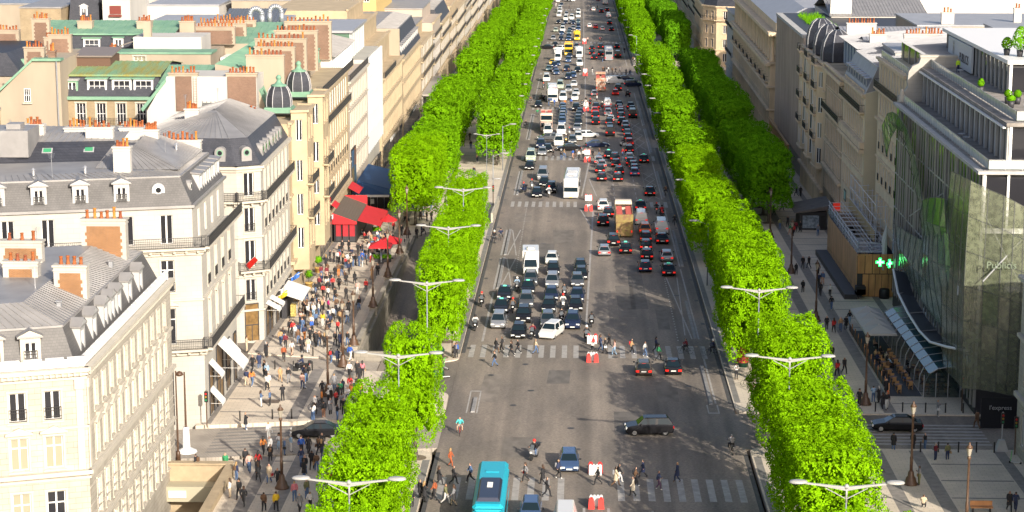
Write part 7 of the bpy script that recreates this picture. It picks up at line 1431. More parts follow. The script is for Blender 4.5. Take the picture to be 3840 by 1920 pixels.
# ------------------------------------------------------------------ who stands where: x, y, top, bottom, w walking / s standing / t seated
PEOPLE = [
(-26.7,161.8,'brown','black','w'),(-25.7,161.8,'yellow','black','w'),(-23.8,161.9,'grey','black','w'),(-23.0,162.3,'white','black','w'),(-22.1,163.1,'black','black','w'),
(-14.8,163.5,'black','black','w'),(-28.6,163.5,'black','black','w'),(33.9,164.1,'black','black','w'),(34.4,164.1,'navy','navy','w'),(27.0,164.4,'beige','black','t'),
(-11.4,164.5,'grey','beige','w'),(-24.6,164.8,'pink','denim','s'),(-12.1,164.9,'olive','white','w'),(-29.3,165.4,'black','black','w'),(-13.9,165.4,'black','black','s'),
(-23.7,165.6,'olive','denim','s'),(-30.1,165.7,'white','beige','s'),(-14.3,166.0,'black','black','s'),(-13.1,166.0,'rust','black','w'),(-3.8,167.3,'black','black','w'),
(3.4,167.7,'cream','black','w'),(-22.1,168.0,'red','denim','s'),(-26.6,169.0,'black','black','w'),(5.6,169.8,'navy','purple','w'),(-21.1,169.8,'grey','black','w'),
(-27.5,170.2,'beige','denim','w'),(-13.0,170.3,'black','black','w'),(-28.5,170.6,'black','black','w'),(2.0,170.6,'beige','brown','w'),(-11.8,170.8,'black','black','w'),
(-30.4,170.8,'navy','denim','s'),(3.7,170.9,'brown','black','w'),(0.5,171.0,'black','black','w'),(-4.2,171.0,'black','black','w'),(-10.4,171.4,'denim','black','w'),
(-24.7,171.5,'black','denim','s'),(27.8,171.5,'grey','olive','s'),(2.3,171.6,'black','white','w'),(-5.7,171.8,'grey','black','w'),(-28.9,172.1,'black','denim','s'),
(7.3,172.2,'navy','navy','w'),(-2.9,172.9,'navy','black','w'),(-24.8,172.9,'black','denim','w'),(-34.3,173.1,'black','black','s'),(-29.7,173.3,'pinkbeige','denim','w'),
(4.4,173.4,'navy','black','w'),(-23.2,173.4,'denim','white','w'),(-31.8,173.5,'green','red','w'),(-23.9,173.8,'brown','denim','w'),(-29.0,173.9,'red','black','w'),
(-23.0,174.2,'brown','black','w'),(-24.4,174.4,'black','black','w'),(-30.3,175.0,'black','black','w'),(-25.5,175.7,'navy','denim','w'),(-12.4,176.3,'rust','rust','w'),
(-28.4,176.9,'black','black','w'),(-24.1,179.0,'black','navy','w'),(-29.4,179.5,'orange','black','w'),(-27.5,179.5,'denim','denim','s'),(30.5,179.6,'maroon','navy','s'),
(-26.0,179.6,'blue','black','w'),(31.6,179.8,'olive','navy','s'),(-28.9,179.9,'white','white','w'),(-25.4,180.0,'black','black','w'),(-24.5,180.1,'brown','black','w'),
(-27.1,180.7,'sky','white','s'),(-28.2,180.9,'grey','sky','w'),(-24.3,181.0,'black','black','w'),(27.3,183.0,'black','denim','s'),(29.1,183.3,'black','black','s'),
(30.2,183.3,'black','denim','s'),(-29.7,184.7,'white','white','s'),(-32.4,188.3,'black','denim','s'),(36.3,191.1,'brown','brown','w'),(-26.5,191.7,'white','denim','s'),
(-26.5,191.9,'white','denim','s'),(-24.2,192.0,'black','denim','s'),(-22.3,192.1,'black','black','s'),(-25.6,192.9,'black','skin','s'),(-23.8,193.9,'black','black','s'),
(-25.1,194.0,'grey','black','s'),(-26.7,194.8,'white','black','w'),(-23.6,195.1,'grey','denim','s'),(33.3,195.2,'grey','grey','s'),(-24.2,195.8,'grey','black','s'),
(-32.2,196.6,'denim','white','s'),(-24.9,196.9,'red','black','s'),(-23.1,196.9,'white','black','s'),(-26.3,197.1,'orange','black','s'),(-31.4,197.1,'denim','black','s'),
(-22.6,197.2,'black','denim','s'),(28.4,197.7,'black','black','w'),(28.8,197.7,'black','white','w'),(-25.8,198.2,'white','black','s'),(-23.9,198.2,'white','denim','s'),
(37.6,198.3,'black','black','s'),(26.3,198.9,'black','black','w'),(-30.4,198.9,'black','black','s'),(-25.0,199.3,'black','black','s'),(-23.7,199.6,'orange','black','s'),
(-25.8,199.8,'white','black','s'),(-23.0,200.2,'black','black','s'),(28.4,200.3,'black','black','s'),(27.9,200.6,'sky','denim','s'),(-26.7,200.8,'black','black','w'),
(-24.9,200.9,'green','black','s'),(-23.4,201.0,'denim','black','s'),(-22.8,201.0,'red','black','s'),(-23.9,201.5,'pink','black','s'),(-24.8,202.0,'navy','black','s'),
(-23.5,203.0,'black','black','s'),(-32.6,203.2,'white','black','w'),(-24.2,203.2,'red','white','w'),(29.6,203.6,'black','black','s'),(-29.1,203.9,'pinkbeige','navy','w'),
(-25.9,204.2,'grey','denim','s'),(-32.6,204.4,'white','beige','s'),(-34.4,205.1,'orange','denim','w'),(-35.0,205.3,'navy','beige','w'),(-33.1,205.9,'black','grey','s'),
(-30.9,206.8,'black','grey','w'),(-29.1,206.9,'black','denim','w'),(-31.8,207.1,'tan','tan','w'),(-23.7,207.5,'black','black','s'),(-29.4,207.7,'navy','navy','w'),
(-33.4,208.4,'sky','white','w'),(-24.9,209.1,'white','black','w'),(32.3,209.4,'black','denim','t'),(-33.8,209.5,'black','navy','s'),(-24.1,209.5,'black','black','w'),
(-23.6,209.6,'pink','black','w'),(30.2,210.0,'black','black','t'),(15.1,210.0,'white','black','s'),(33.0,211.5,'black','black','t'),(25.7,211.6,'red','black','w'),
(-35.4,212.0,'black','black','w'),(30.2,212.0,'olive','black','t'),(26.6,213.1,'black','black','w'),(-34.9,213.1,'navy','denim','s'),(31.3,213.9,'brown','black','t'),
(31.6,215.4,'sky','black','t'),(33.4,215.5,'black','black','t'),(-10.1,215.5,'black','denim','w'),(-27.6,215.9,'black','denim','w'),(-26.9,215.9,'navy','black','w'),
(-32.8,216.8,'rust','black','w'),(31.6,216.8,'black','grey','t'),(-25.7,217.2,'blue','white','w'),(30.6,217.5,'navy','black','t'),(-26.6,218.1,'brown','black','w'),
(31.7,218.2,'beige','beige','t'),(-35.0,218.5,'black','black','s'),(-34.9,218.5,'black','black','s'),(-14.6,218.9,'black','black','s'),(7.4,219.0,'green','black','w'),
(26.0,219.0,'black','black','w'),(-14.4,219.2,'blue','black','s'),(30.7,219.3,'tan','black','t'),(-32.3,219.5,'white','skin','w'),(-8.5,220.4,'black','black','w'),
(-30.7,220.8,'beige','white','w'),(31.4,220.8,'black','black','t'),(6.0,220.9,'white','denim','w'),(-30.7,220.9,'white','white','w'),(-31.4,221.1,'black','black','w'),
(-37.5,221.2,'beige','beige','s'),(15.2,221.2,'black','black','w'),(-31.5,221.2,'black','black','w'),(2.7,221.4,'pinkbeige','sky','w'),(-7.8,221.7,'black','black','w'),
(-5.9,221.8,'beige','denim','w'),(-10.2,221.8,'black','brown','w'),(4.6,222.2,'tan','black','w'),(1.7,222.3,'black','black','w'),(-9.6,223.0,'black','black','w'),
(-33.5,223.2,'maroon','black','w'),(7.3,223.3,'navy','black','w'),(-29.2,223.3,'black','black','w'),(0.4,223.7,'red','black','w'),(-27.5,223.7,'navy','black','w'),
(1.2,223.7,'navy','denim','w'),(-30.2,223.9,'black','black','w'),(-29.9,224.3,'brown','denim','w'),(-30.4,224.6,'black','black','w'),(-28.2,224.7,'black','black','w'),
(-26.8,224.7,'black','denim','w'),(-34.3,224.8,'tan','denim','w'),(31.3,224.8,'pinkbeige','black','t'),(2.2,225.0,'black','black','w'),(-32.4,225.4,'brown','denim','s'),
(-34.2,226.3,'black','denim','w'),(-31.2,226.5,'black','black','w'),(-32.0,227.7,'navy','orange','w'),(-33.1,227.9,'white','grey','w'),(-15.1,228.1,'white','black','s'),
(-32.9,229.0,'navy','black','w'),(-29.6,229.7,'black','grey','w'),(-33.6,230.0,'red','black','w'),(-34.0,230.3,'black','black','w'),(-28.6,230.8,'red','black','w'),
(-31.6,231.1,'blue','black','w'),(-32.7,231.3,'denim','denim','w'),(-29.8,231.6,'black','denim','s'),(-31.9,233.1,'white','black','w'),(27.9,233.2,'red','black','w'),
(-32.8,233.8,'black','black','w'),(-29.9,234.3,'navy','black','w'),(28.8,234.3,'tan','denim','w'),(-33.0,234.6,'tan','denim','w'),(-30.8,234.8,'yellow','white','w'),
(-31.6,235.0,'denim','black','w'),(27.3,235.0,'black','black','w'),(29.5,235.1,'black','black','w'),(-33.5,235.8,'pinkbeige','denim','w'),(-29.0,236.2,'tan','black','s'),
(-32.4,236.2,'black','beige','w'),(-28.2,236.8,'white','denim','w'),(-30.4,237.3,'white','denim','w'),(-30.0,238.0,'white','black','w'),(30.3,238.1,'black','sky','w'),
(-29.5,239.0,'black','black','w'),(-33.2,239.8,'white','black','w'),(-33.5,240.4,'black','black','s'),(-32.6,240.5,'white','sky','w'),(-29.9,240.8,'black','denim','s'),
(-33.2,240.8,'white','grey','s'),(-32.7,240.8,'tan','sky','s'),(-32.1,241.3,'white','denim','s'),(-33.8,241.5,'black','white','s'),(-33.9,241.6,'black','black','w'),
(-28.6,242.1,'black','black','w'),(-33.2,242.4,'grey','black','s'),(-29.4,242.5,'tan','black','w'),(-32.2,242.7,'black','black','w'),(-31.9,242.8,'tan','black','s'),
(-33.7,243.1,'brown','black','s'),(-32.4,243.2,'black','black','s'),(-31.2,243.5,'magenta','black','s'),(-30.2,243.5,'brown','black','w'),(-31.8,244.2,'pinkbeige','black','s'),
(-27.6,244.4,'black','denim','w'),(-33.2,244.4,'black','black','w'),(-27.7,245.7,'navy','black','s'),(29.2,246.6,'black','denim','w'),(-33.0,246.8,'black','denim','w'),
(-33.8,249.6,'black','beige','w'),(-31.1,249.7,'black','denim','w'),(-34.7,250.5,'navy','denim','w'),(-32.1,250.5,'white','black','w'),(-29.9,251.0,'black','black','w'),
(-32.9,252.5,'red','black','w'),(-34.0,253.9,'black','denim','w'),(-28.8,254.1,'pinkbeige','white','w'),(30.0,254.9,'white','black','w'),(-32.6,254.9,'black','black','w'),
(-27.9,255.6,'red','black','w'),(28.9,255.7,'black','black','w'),(26.9,257.4,'black','black','w'),(-34.0,257.4,'maroon','black','w'),(-33.0,257.4,'white','black','w'),
(-32.3,257.4,'red','black','w'),(-31.5,257.5,'black','black','w'),(-33.3,258.8,'black','black','w'),(-34.0,259.5,'navy','white','w'),(-32.9,259.8,'black','denim','s'),
(-30.9,260.2,'black','black','w'),(-29.9,261.1,'black','black','w'),(29.4,261.9,'navy','black','w'),(-31.3,261.9,'brown','grey','s'),(30.0,262.8,'denim','skin','w'),
(-28.0,264.4,'tan','tan','s'),(-34.7,265.1,'maroon','denim','w'),(-34.0,265.1,'maroon','pinkbeige','w'),(-32.9,265.2,'black','black','w'),(-32.6,266.6,'brown','orange','w'),
(-32.2,266.6,'black','denim','w'),(-27.5,266.8,'black','black','w'),(-34.2,267.6,'brown','black','w'),(-31.4,267.8,'navy','black','s'),(27.3,269.7,'black','black','w'),
(30.2,269.8,'brown','black','w'),(-31.6,271.5,'beige','black','s'),(-32.3,272.4,'pinkbeige','denim','s'),(-35.0,272.8,'black','black','w'),(-31.8,273.2,'white','denim','s'),
(-30.2,273.5,'denim','white','s'),(-31.5,273.9,'black','denim','s'),(-30.7,274.0,'denim','denim','s'),(-31.2,274.4,'black','black','s'),(28.7,274.6,'black','black','w'),
(29.5,274.6,'black','black','w'),(-32.4,274.9,'white','denim','s'),(-29.8,275.0,'denim','black','s'),(-33.0,275.4,'tan','black','s'),(-33.9,276.4,'white','black','s'),
(-30.5,276.4,'blue','denim','s'),(-34.4,276.8,'black','black','s'),(-33.7,276.9,'red','black','s'),(-28.0,277.1,'denim','grey','s'),(-35.0,277.3,'black','black','s'),
(-29.5,277.5,'white','red','s'),(-33.4,277.9,'black','black','s'),(-30.7,281.2,'black','white','t'),(-32.5,281.5,'navy','black','t'),(-29.7,281.6,'pinkbeige','black','t'),
(-34.2,281.8,'black','denim','w'),(-27.9,282.2,'black','black','t'),(-29.2,283.0,'brown','black','t'),(-27.6,283.0,'black','denim','w'),(-31.8,283.2,'black','black','s'),
(-31.2,283.2,'black','black','s'),(-30.3,283.8,'white','black','s'),(-31.6,284.4,'black','denim','t'),(-28.5,284.9,'tan','black','t'),(-34.2,285.2,'black','black','s'),
(-33.3,285.3,'black','black','s'),(-29.5,286.9,'navy','black','t'),(-30.8,287.6,'black','black','t'),(-29.7,290.0,'white','black','t'),(-28.0,290.0,'denim','navy','t'),
(-30.8,290.9,'olive','denim','t'),(-30.3,291.9,'red','black','t'),(-29.0,292.1,'black','black','t'),(-31.4,292.7,'black','beige','t'),(-29.2,293.3,'tan','black','t'),
(-31.0,293.7,'tan','white','t'),(-29.8,294.6,'beige','denim','t'),(-28.3,295.2,'beige','black','t'),(-32.2,295.4,'red','black','t'),(-29.2,295.6,'navy','black','t'),
(-31.5,295.9,'pinkbeige','denim','t'),(-28.4,296.2,'navy','black','t'),(-30.4,296.4,'white','denim','t'),(-24.7,296.8,'black','black','s'),(-30.2,297.5,'navy','denim','t'),
(-32.7,297.7,'black','black','t'),(-27.1,299.1,'black','black','w'),(-24.2,299.2,'navy','black','s'),(-24.0,300.4,'beige','black','w'),(-30.6,300.9,'grey','denim','s'),
(30.1,301.1,'red','black','w'),(33.7,301.4,'grey','denim','w'),(29.7,302.1,'green','skin','w'),(-28.6,302.6,'red','black','s'),(30.8,304.7,'maroon','black','w'),
(31.5,304.8,'black','black','w'),(-26.8,306.8,'black','beige','w'),(23.5,306.9,'navy','black','w'),(28.7,307.1,'olive','denim','s'),(-19.2,308.1,'black','black','w'),
(-19.1,309.3,'tan','black','w'),(-32.6,309.6,'navy','grey','w'),(30.1,309.6,'black','black','w'),(-31.5,310.0,'black','navy','s'),(-22.5,310.5,'black','black','w'),
(-27.6,311.6,'beige','black','w'),(-21.3,312.1,'navy','black','w'),(-19.9,312.7,'black','grey','w'),(-24.4,312.7,'black','black','s'),(-23.7,312.7,'black','black','s'),
(19.6,313.3,'pinkbeige','denim','w'),(-25.4,313.7,'black','black','w'),(-31.4,314.8,'tan','black','w'),(-28.0,314.8,'white','black','s'),(-25.4,318.6,'white','denim','s'),
(-22.4,320.4,'pinkbeige','beige','s'),(29.0,320.6,'black','black','w'),(-24.6,324.8,'navy','denim','s'),(30.7,325.4,'black','black','w'),(-31.7,326.0,'black','black','s'),
(-27.6,326.8,'black','denim','w'),(-28.8,328.4,'blue','black','w'),(-24.8,328.9,'black','black','w'),(-24.2,328.9,'white','black','w'),(-29.3,329.7,'pinkbeige','denim','s'),
(-31.1,330.3,'black','beige','s'),(-27.4,330.4,'blue','black','s'),(-19.1,330.9,'white','denim','w'),(25.1,331.8,'beige','grey','w'),(-19.7,334.2,'black','denim','s'),
(-19.7,340.0,'white','black','w'),(-25.5,340.3,'black','black','s'),(34.6,341.3,'black','black','w'),(35.3,341.3,'black','black','w'),(-22.6,341.9,'black','black','w'),
(-24.9,345.3,'yellow','yellow','w'),(-24.6,348.3,'black','black','s'),(-26.3,348.7,'brown','black','w'),(-31.8,349.3,'black','black','w'),(-23.7,349.7,'black','black','w'),
(-25.0,350.5,'black','denim','s'),(-24.8,353.2,'black','black','w'),(34.4,353.8,'blue','black','w'),(-23.4,354.2,'olive','black','w'),(-30.1,355.2,'red','denim','w'),
(-24.3,356.2,'white','black','w'),(-32.0,359.4,'brown','denim','s'),(-24.7,359.9,'black','black','w'),(35.2,360.1,'navy','denim','w'),(-24.0,362.0,'beige','black','w'),
(-25.7,362.6,'black','denim','w'),(-25.4,364.1,'brown','black','w'),(27.0,364.3,'tan','black','w'),(-19.8,364.6,'black','denim','s'),(30.7,368.7,'black','black','w'),
(33.3,368.9,'black','black','w'),(28.8,369.3,'navy','black','w'),(31.6,380.3,'black','black','w'),(-20.2,383.6,'pinkbeige','navy','s'),(-29.7,387.5,'black','denim','s'),
(-4.6,387.8,'black','denim','w'),(-32.9,389.0,'black','beige','w'),(-1.3,389.0,'white','black','w'),(-30.4,389.7,'grey','denim','w'),(-0.5,389.8,'white','black','w'),
(34.0,389.9,'black','black','w'),(-2.4,390.4,'blue','skin','w'),(-2.0,390.4,'black','skin','w'),(1.3,390.8,'black','black','w'),(-6.1,391.2,'black','black','w'),
(-4.1,391.2,'tan','denim','w'),(32.9,392.6,'black','denim','w'),(7.0,392.9,'red','denim','w'),(2.6,393.2,'brown','denim','w'),(-25.3,401.3,'black','denim','s'),
(22.3,402.4,'brown','black','w'),(-22.4,403.4,'black','denim','s'),(-30.3,406.2,'black','grey','w'),(-32.9,406.5,'black','black','w'),(-24.0,406.7,'brown','black','w'),
(35.5,411.5,'red','denim','w'),(-21.2,413.5,'tan','grey','s'),(-23.3,417.2,'black','black','w'),(-24.4,418.4,'brown','black','w'),(-21.0,421.8,'navy','black','w'),
(-29.7,426.1,'black','black','w'),(-25.4,426.8,'red','grey','w'),(-30.0,427.4,'black','denim','w'),(21.7,433.8,'pinkbeige','white','w'),(-33.3,434.9,'pinkbeige','black','w'),
(-20.7,436.0,'brown','beige','w'),(-27.4,437.7,'navy','black','w'),(-29.2,445.2,'black','black','w'),(27.2,450.7,'black','navy','w'),(-29.2,451.6,'white','black','w'),
(-32.7,452.1,'black','white','w'),(32.7,457.5,'beige','black','w'),(-23.1,467.8,'brown','denim','w'),(32.7,470.3,'beige','beige','w'),(-30.0,480.2,'black','denim','w'),
(-20.4,481.2,'white','black','w'),(-20.2,484.2,'black','black','w'),(-4.6,485.6,'orange','black','w'),(-7.1,486.7,'blue','denim','w'),(-5.8,486.7,'black','black','w'),
(0.2,487.0,'white','black','w'),(-8.4,487.2,'black','denim','w'),(-3.2,488.3,'blue','black','w'),(25.4,492.0,'navy','black','w'),(0.3,492.9,'black','black','w'),
(-31.8,493.9,'brown','black','w'),(2.9,496.3,'white','black','w'),(-27.8,503.8,'blue','black','w'),(20.1,508.3,'black','grey','w'),(-29.1,508.8,'tan','black','w'),
(30.6,520.6,'grey','navy','w'),(-23.7,531.0,'grey','denim','w'),(24.9,533.6,'pinkbeige','black','w'),(-24.6,546.7,'white','black','w'),(-21.7,557.6,'black','grey','w'),
(-33.9,559.2,'grey','black','w'),(-3.4,569.4,'black','denim','w'),(12.7,569.6,'navy','denim','w'),(12.3,570.0,'navy','black','w'),(-5.8,570.7,'brown','black','w'),
(11.5,571.4,'black','black','w'),(-4.3,575.2,'brown','black','w'),(7.8,575.7,'brown','black','w'),(8.7,575.7,'black','black','w'),(9.9,577.3,'grey','black','w'),
(6.3,577.4,'black','white','w'),(2.3,577.7,'black','white','w'),(5.2,577.8,'brown','black','w'),(5.6,577.8,'black','black','w'),(6.7,577.9,'white','black','w'),
(14.8,609.9,'white','black','w'),(14.4,613.0,'brown','black','w'),(5.5,614.5,'black','denim','w'),(5.1,615.8,'black','black','w'),(12.6,649.3,'black','black','w'),
(1.4,695.8,'pinkbeige','black','w'),(5.4,696.0,'red','black','w'),(6.0,696.0,'black','black','w'),(6.2,888.6,'black','black','w'),(2.3,889.8,'black','black','w'),
(-5.8,890.8,'black','black','w'),(-13.0,901.9,'black','black','w'),(3.4,902.6,'black','black','w'),(-11.6,907.7,'white','white','w'),]

TN = {'pinkbeige':'pale pink','sky':'light blue','denim':'denim','olive':'olive green','lime':'lime','cream':'cream'}
BN = {'black':'black trousers','denim':'blue jeans','white':'white trousers','navy':'navy trousers','skin':'bare legs','beige':'beige trousers','sky':'pale jeans','grey':'grey trousers'}
def pzone(x, y):
    if x < -18:
        for lim, n in ((177,"by the escalator pit"),(192,"at the first side street"),(211,"beside the awninged corner block"),(222,"by the scooter crossing"),(245,"near the souvenir stall"),(268,"beside the ramp parapet"),(284,"just before the red parasols"),(300,"on the red awning terrace")):
            if y < lim: return n
        return "under the left trees past the terrace"
    if x > 18:
        for lim, n in ((184,"on the near right pavement"),(197,"on the right side street"),(224,"beside the glass restaurant"),(262,"beside the white parasols"),(300,"next to the plywood hoarding"),(345,"by the newspaper kiosk")):
            if y < lim: return n
        return "on the far right pavement"
    for lim, n in ((182,"on the nearest crossing"),(235,"on the second crossing"),(350,"on the third crossing"),(410,"on the fourth crossing"),(500,"on the fifth crossing"),(600,"on the sixth crossing")):
        if y < lim: return n
    return "on a far crossing"
PR = random.Random(21); pc = {}; NIND = 285
POSN = {'w':'walking','s':'standing','t':'seated'}
for n, (x, y, top, bot, pose) in enumerate(PEOPLE[:NIND]):
    if pose == 'w':
        if abs(x) < 14 and not (abs(y-220) > 400): rz = R(PR.choice((90,-90)) + PR.uniform(-18,18))
        else: rz = R(PR.choice((0,180)) + PR.uniform(-25,25))
    else: rz = PR.uniform(0, 6.28)
    key = (top, bot, pose, pzone(x,y)); pc[key] = pc.get(key,0)+1; k = pc[key]
    lab = "%sperson, %s top, %s, %s %s" % ("" if k == 1 else ordn(k)+" ", TN.get(top,top), BN.get(bot, TN.get(bot,bot)+" trousers"), POSN[pose], pzone(x,y))
    person(x, y, top, bot, pose, rz, lab, "people on foot", r=PR)
# the rest of the far crowd reads as one mass
mb = MB(); mm = [SK[0],HAIR[0]] + list(CL.values()); mi = {v.name:i for i,v in enumerate(mm)}
src = {}
for k in ('w1','w2','s1','t'):
    me = PM[k]; src[k] = ([tuple(v.co) for v in me.vertices],[tuple(p.vertices) for p in me.polygons],[p.material_index for p in me.polygons])
for x, y, top, bot, pose in PEOPLE[NIND:]:
    v, f, m = src[{'w':PR.choice(('w1','w2')),'s':'s1','t':'t'}[pose]]; M_ = Matrix.Translation((x,y,gz(y)+(KH if abs(x) > 14.2 else 0))) @ Matrix.Rotation(PR.uniform(0,6.28),4,'Z')
    n = len(mb.v); mb.v += [tuple(M_ @ Vector(p)) for p in v]; mb.f += [tuple(n+i for i in q) for q in f]; a = mi[CL[top].name]; b = mi[CL[bot].name]; mb.m += [(0,1,a,b,b)[q] for q in m]
cr = obj("crowd", mb.mesh("crowd", mm, True)); cr["kind"] = "stuff"; cr["label"] = "far strollers along both pavements and crossings"; cr["category"] = "crowd"
# riders on scooters and bicycles
HB, HW = MATS["black_plastic"], MATS["white_plastic"]
MOT = [(-5.1,179.2,160,'silver','black','denim',"silver touring scooter heading towards the nearest crossing"),(-30.2,212.2,95,'black','navy','black',"three-wheeled black scooter on the left side street"),(-9.0,258.3,180,'grey','sky','black',"scooter between the box truck queue and the cycle lane"),(-3.0,254.6,180,'grey','black','black',"scooter filtering between the middle oncoming lanes, farther one"),(-3.1,247.0,180,'white','white','black',"white scooter filtering between the middle oncoming lanes"),(-3.2,238.8,180,'black','black','black',"black motorcycle filtering behind the slanting white SUV"),
 (.3,236.8,180,'black','black','black',"black motorcycle on the centre line before the second crossing"),(-9.1,244.8,180,'black','brown','black',"scooter beside the grey SUV in the outer oncoming queue"),(-6.35,229.8,170,'black','maroon','black',"scooter ridden in a maroon jacket at the head of the queue"),(-.3,228.6,180,'black','black','black',"scooter right of the slanting white SUV"),(10.9,323.0,0,'white','black','black',"white scooter in the pack behind the third crossing"),(11.6,319.5,10,'black','red','black',"scooter ridden in red in the pack behind the third crossing"),(11.4,314.3,0,'black','black','black',"rearmost scooter of the pack behind the third crossing"),
 (-10.5,345.2,150,'navy','navy','black',"blue scooter by the left lane separator at the third crossing"),(-9.2,348.9,180,'white','black','black',"scooter left of the silver van at the third crossing"),(-6.2,340.3,180,'white','white','black',"white scooter leading at the third crossing"),(7.6,408.6,60,'white','black','black',"scooter turning behind the fourth crossing"),(-.6,484.8,180,'black','black','black',"scooter at the fifth crossing barrier"),(-3.3,428.1,180,'white','black','black',"white scooter between the white vans"),(-3.9,415.1,180,'yellow','black','black',"scooter behind the fourth crossing walkers"),
 (4.0,480.2,0,'black','black','black',"black scooter between the receding queues at the fifth crossing"),(1.3,487.2,0,'black','black','black',"scooter just right of the fifth crossing barrier"),(-10.4,528.2,180,'black','black','black',"black scooter beside the white and blue coach"),(-10.3,499.1,120,'black','black','black',"black scooter left of the fifth crossing"),(10.6,509.7,40,'black','black','black',"black scooter at the right lane past the fifth crossing"),(-13.0,248.3,180,'black','black','black',"scooter in the left cycle lane, farther of two"),(-13.1,234.3,180,'black','white','black',"scooter in the left cycle lane, nearer of two")]
for x, y, a, co, top, bot, lab in MOT:
    make_moto(x, y, R(a), co, lab)
    person(x-.12*math.sin(R(a))*-1, y-.12*math.cos(R(a)), top, bot, 'm', R(a), "rider of "+lab, "people riding scooters", z=gz(y)+.42, r=PR, helmet=PR.choice((HB,HB,HW,REDP)))
BKS = [(-12.2,187.2,180,'red','aqua','skin',"red bicycle coming along the empty junction on the left"),(10.5,222.4,90,'black','maroon','black',"bicycle crossing at the right half of the second crossing"),(13.4,221.8,90,'black','navy','black',"bicycle at the right kerb of the second crossing"),(12.6,181.6,10,'black','grey','black',"bicycle with rear crate riding away by the right corner"),(-13.35,294.3,180,'black','black','black',"bicycle in the left cycle lane, nearer of two"),(-12.5,296.6,180,'black','navy','black',"bicycle in the left cycle lane, farther of two"),(13.2,310.7,0,'black','black','black',"bicycle alone in the right cycle lane"),(13.1,342.1,0,'black','brown','black',"bicycle in the right cycle lane past the third crossing"),(.3,554.3,90,'black','red','black',"bicycle at the sixth crossing barrier"),(-10.6,463.1,180,'black','green','black',"bicycle left of the pink double-decker"),(-12.6,440.6,180,'black','black','black',"bicycle in the left cycle lane beside the pink bus"),(-12.8,492.4,180,'black','brown','black',"bicycle in the left cycle lane at the fifth crossing")]
for x, y, a, co, top, bot, lab in BKS:
    make_bike(x, y, R(a), co, lab)
    person(x+.18*math.sin(R(a)), y-.18*math.cos(R(a)), top, bot, 'm', R(a), "cyclist on "+lab, "people riding bicycles", z=gz(y)+.46, r=PR, helmet=PR.choice((None,None,HB,HW)))
# ------------------------------------------------------------------ street furniture
CASTI = BROWNIRON
def candelabra(x, y, h, label, zoff=KH):
    t = thing("lamp_post", label, "lamp post", (x,y,gz(y)+zoff), 0, "old bronze lamp posts")
    part("base", MB().lathe([(.62,0),(.62,.12),(.5,.22),(.42,.6),(.28,.75),(.24,1.1),(.16,1.25)],12), CASTI, t, smooth=True); part("shaft", MB().lathe([(.13,1.25),(.14,2.4),(.1,2.5),(.085,h-1.3),(.14,h-1.25),(.16,h-1.1),(.08,h-1.0)],10), CASTI, t, smooth=True)
    part("lantern", MB().lathe([(.12,h-1.0),(.24,h-.4),(.24,h-.36)],6), mat("lantern_glass",(.30,.27,.22),.2), t); part("lantern_roof", MB().lathe([(.28,h-.36),(.2,h-.18),(.08,h-.08),(.1,h),(.02,h+.14)],8), CASTI, t, smooth=True)
for i,(x,y) in enumerate(((-25.6,260.8),(-25.6,241.4),(-25.6,278.2),(-25.6,220.0))): candelabra(x,y,6.0,"bronze lamp post on the ramp parapet, %s from the near end" % ordn((3,2,4,1)[i]),1.2)
for x,y,l in ((-26.2,168.7,"bronze lamp post amid the crowd by the escalator pit"),(-26.2,201.4,"bronze lamp post beside the corner with awnings"),(-26.2,214.7,"bronze lamp post at the scooter crossing"),(27.1,171.7,"sunlit bronze lamp post on the near right pavement"),(27.0,199.7,"bronze lamp post at the end of the right terrace"),(29.4,158.5,"bronze lamp post cut by the bottom right edge"),(26.8,271.1,"bronze lamp post in the shade beside the plywood hoarding"),(26.6,240,"bronze lamp post beside the white parasols"),(26.6,300,"bronze lamp post left of the newspaper kiosk"),(26.5,330,"bronze lamp post behind the newspaper kiosk"),(-26.4,300.5,"bronze lamp post among the terrace crowd")): candelabra(x,y,7.2,l)
# bollards
BOL = MB().lathe([(.07,0),(.07,.85),(.09,.88),(.08,.98),(.0,1.0)],8).mesh("bollard",[mat("bollard_iron",(.035,.032,.03),.5)],True)
def bollard(x,y,l): tag(obj("bollard", BOL, None, (x,y,gz(y)+KH)), l, "bollard", "iron bollards")
for key, pts in (("along the near edge of the first left side street",[(-30.4,191.9),(-28.6,192.2),(-33.4,191.2),(-26.5,192.6)]),("along the near edge of the scooter crossing",[(-33.2,212.9),(-31.2,212.7),(-29.2,212.5),(-27.6,212.3),(-25,212.0)]),("along the far edge of the scooter crossing",[(-32.4,219.8),(-30.0,219.4),(-28.0,219)]),
   ("along the far edge of the right side street",[(27.6,196.9),(30.2,196.8),(32.4,196.7),(34.3,196.6),(36.0,196.6)]),("along the near edge of the right side street",[(24.8,182.4),(29.6,182.2),(31.2,182.2),(33.0,182.2),(34.6,182.2),(36.2,182.2)]),("in the chained curve at the ramp's top",[(-24.2,303),(-23.5,305.8),(-22.6,308.3),(-21.6,310.9),(-25.2,301)]),("beside the ramp's head",[(-25.9,294),(-25.9,297),(-26,291)])):
    for i,(x,y) in enumerate(pts): bollard(x,y,"iron bollard, %s %s" % (ordn(i+1),key))
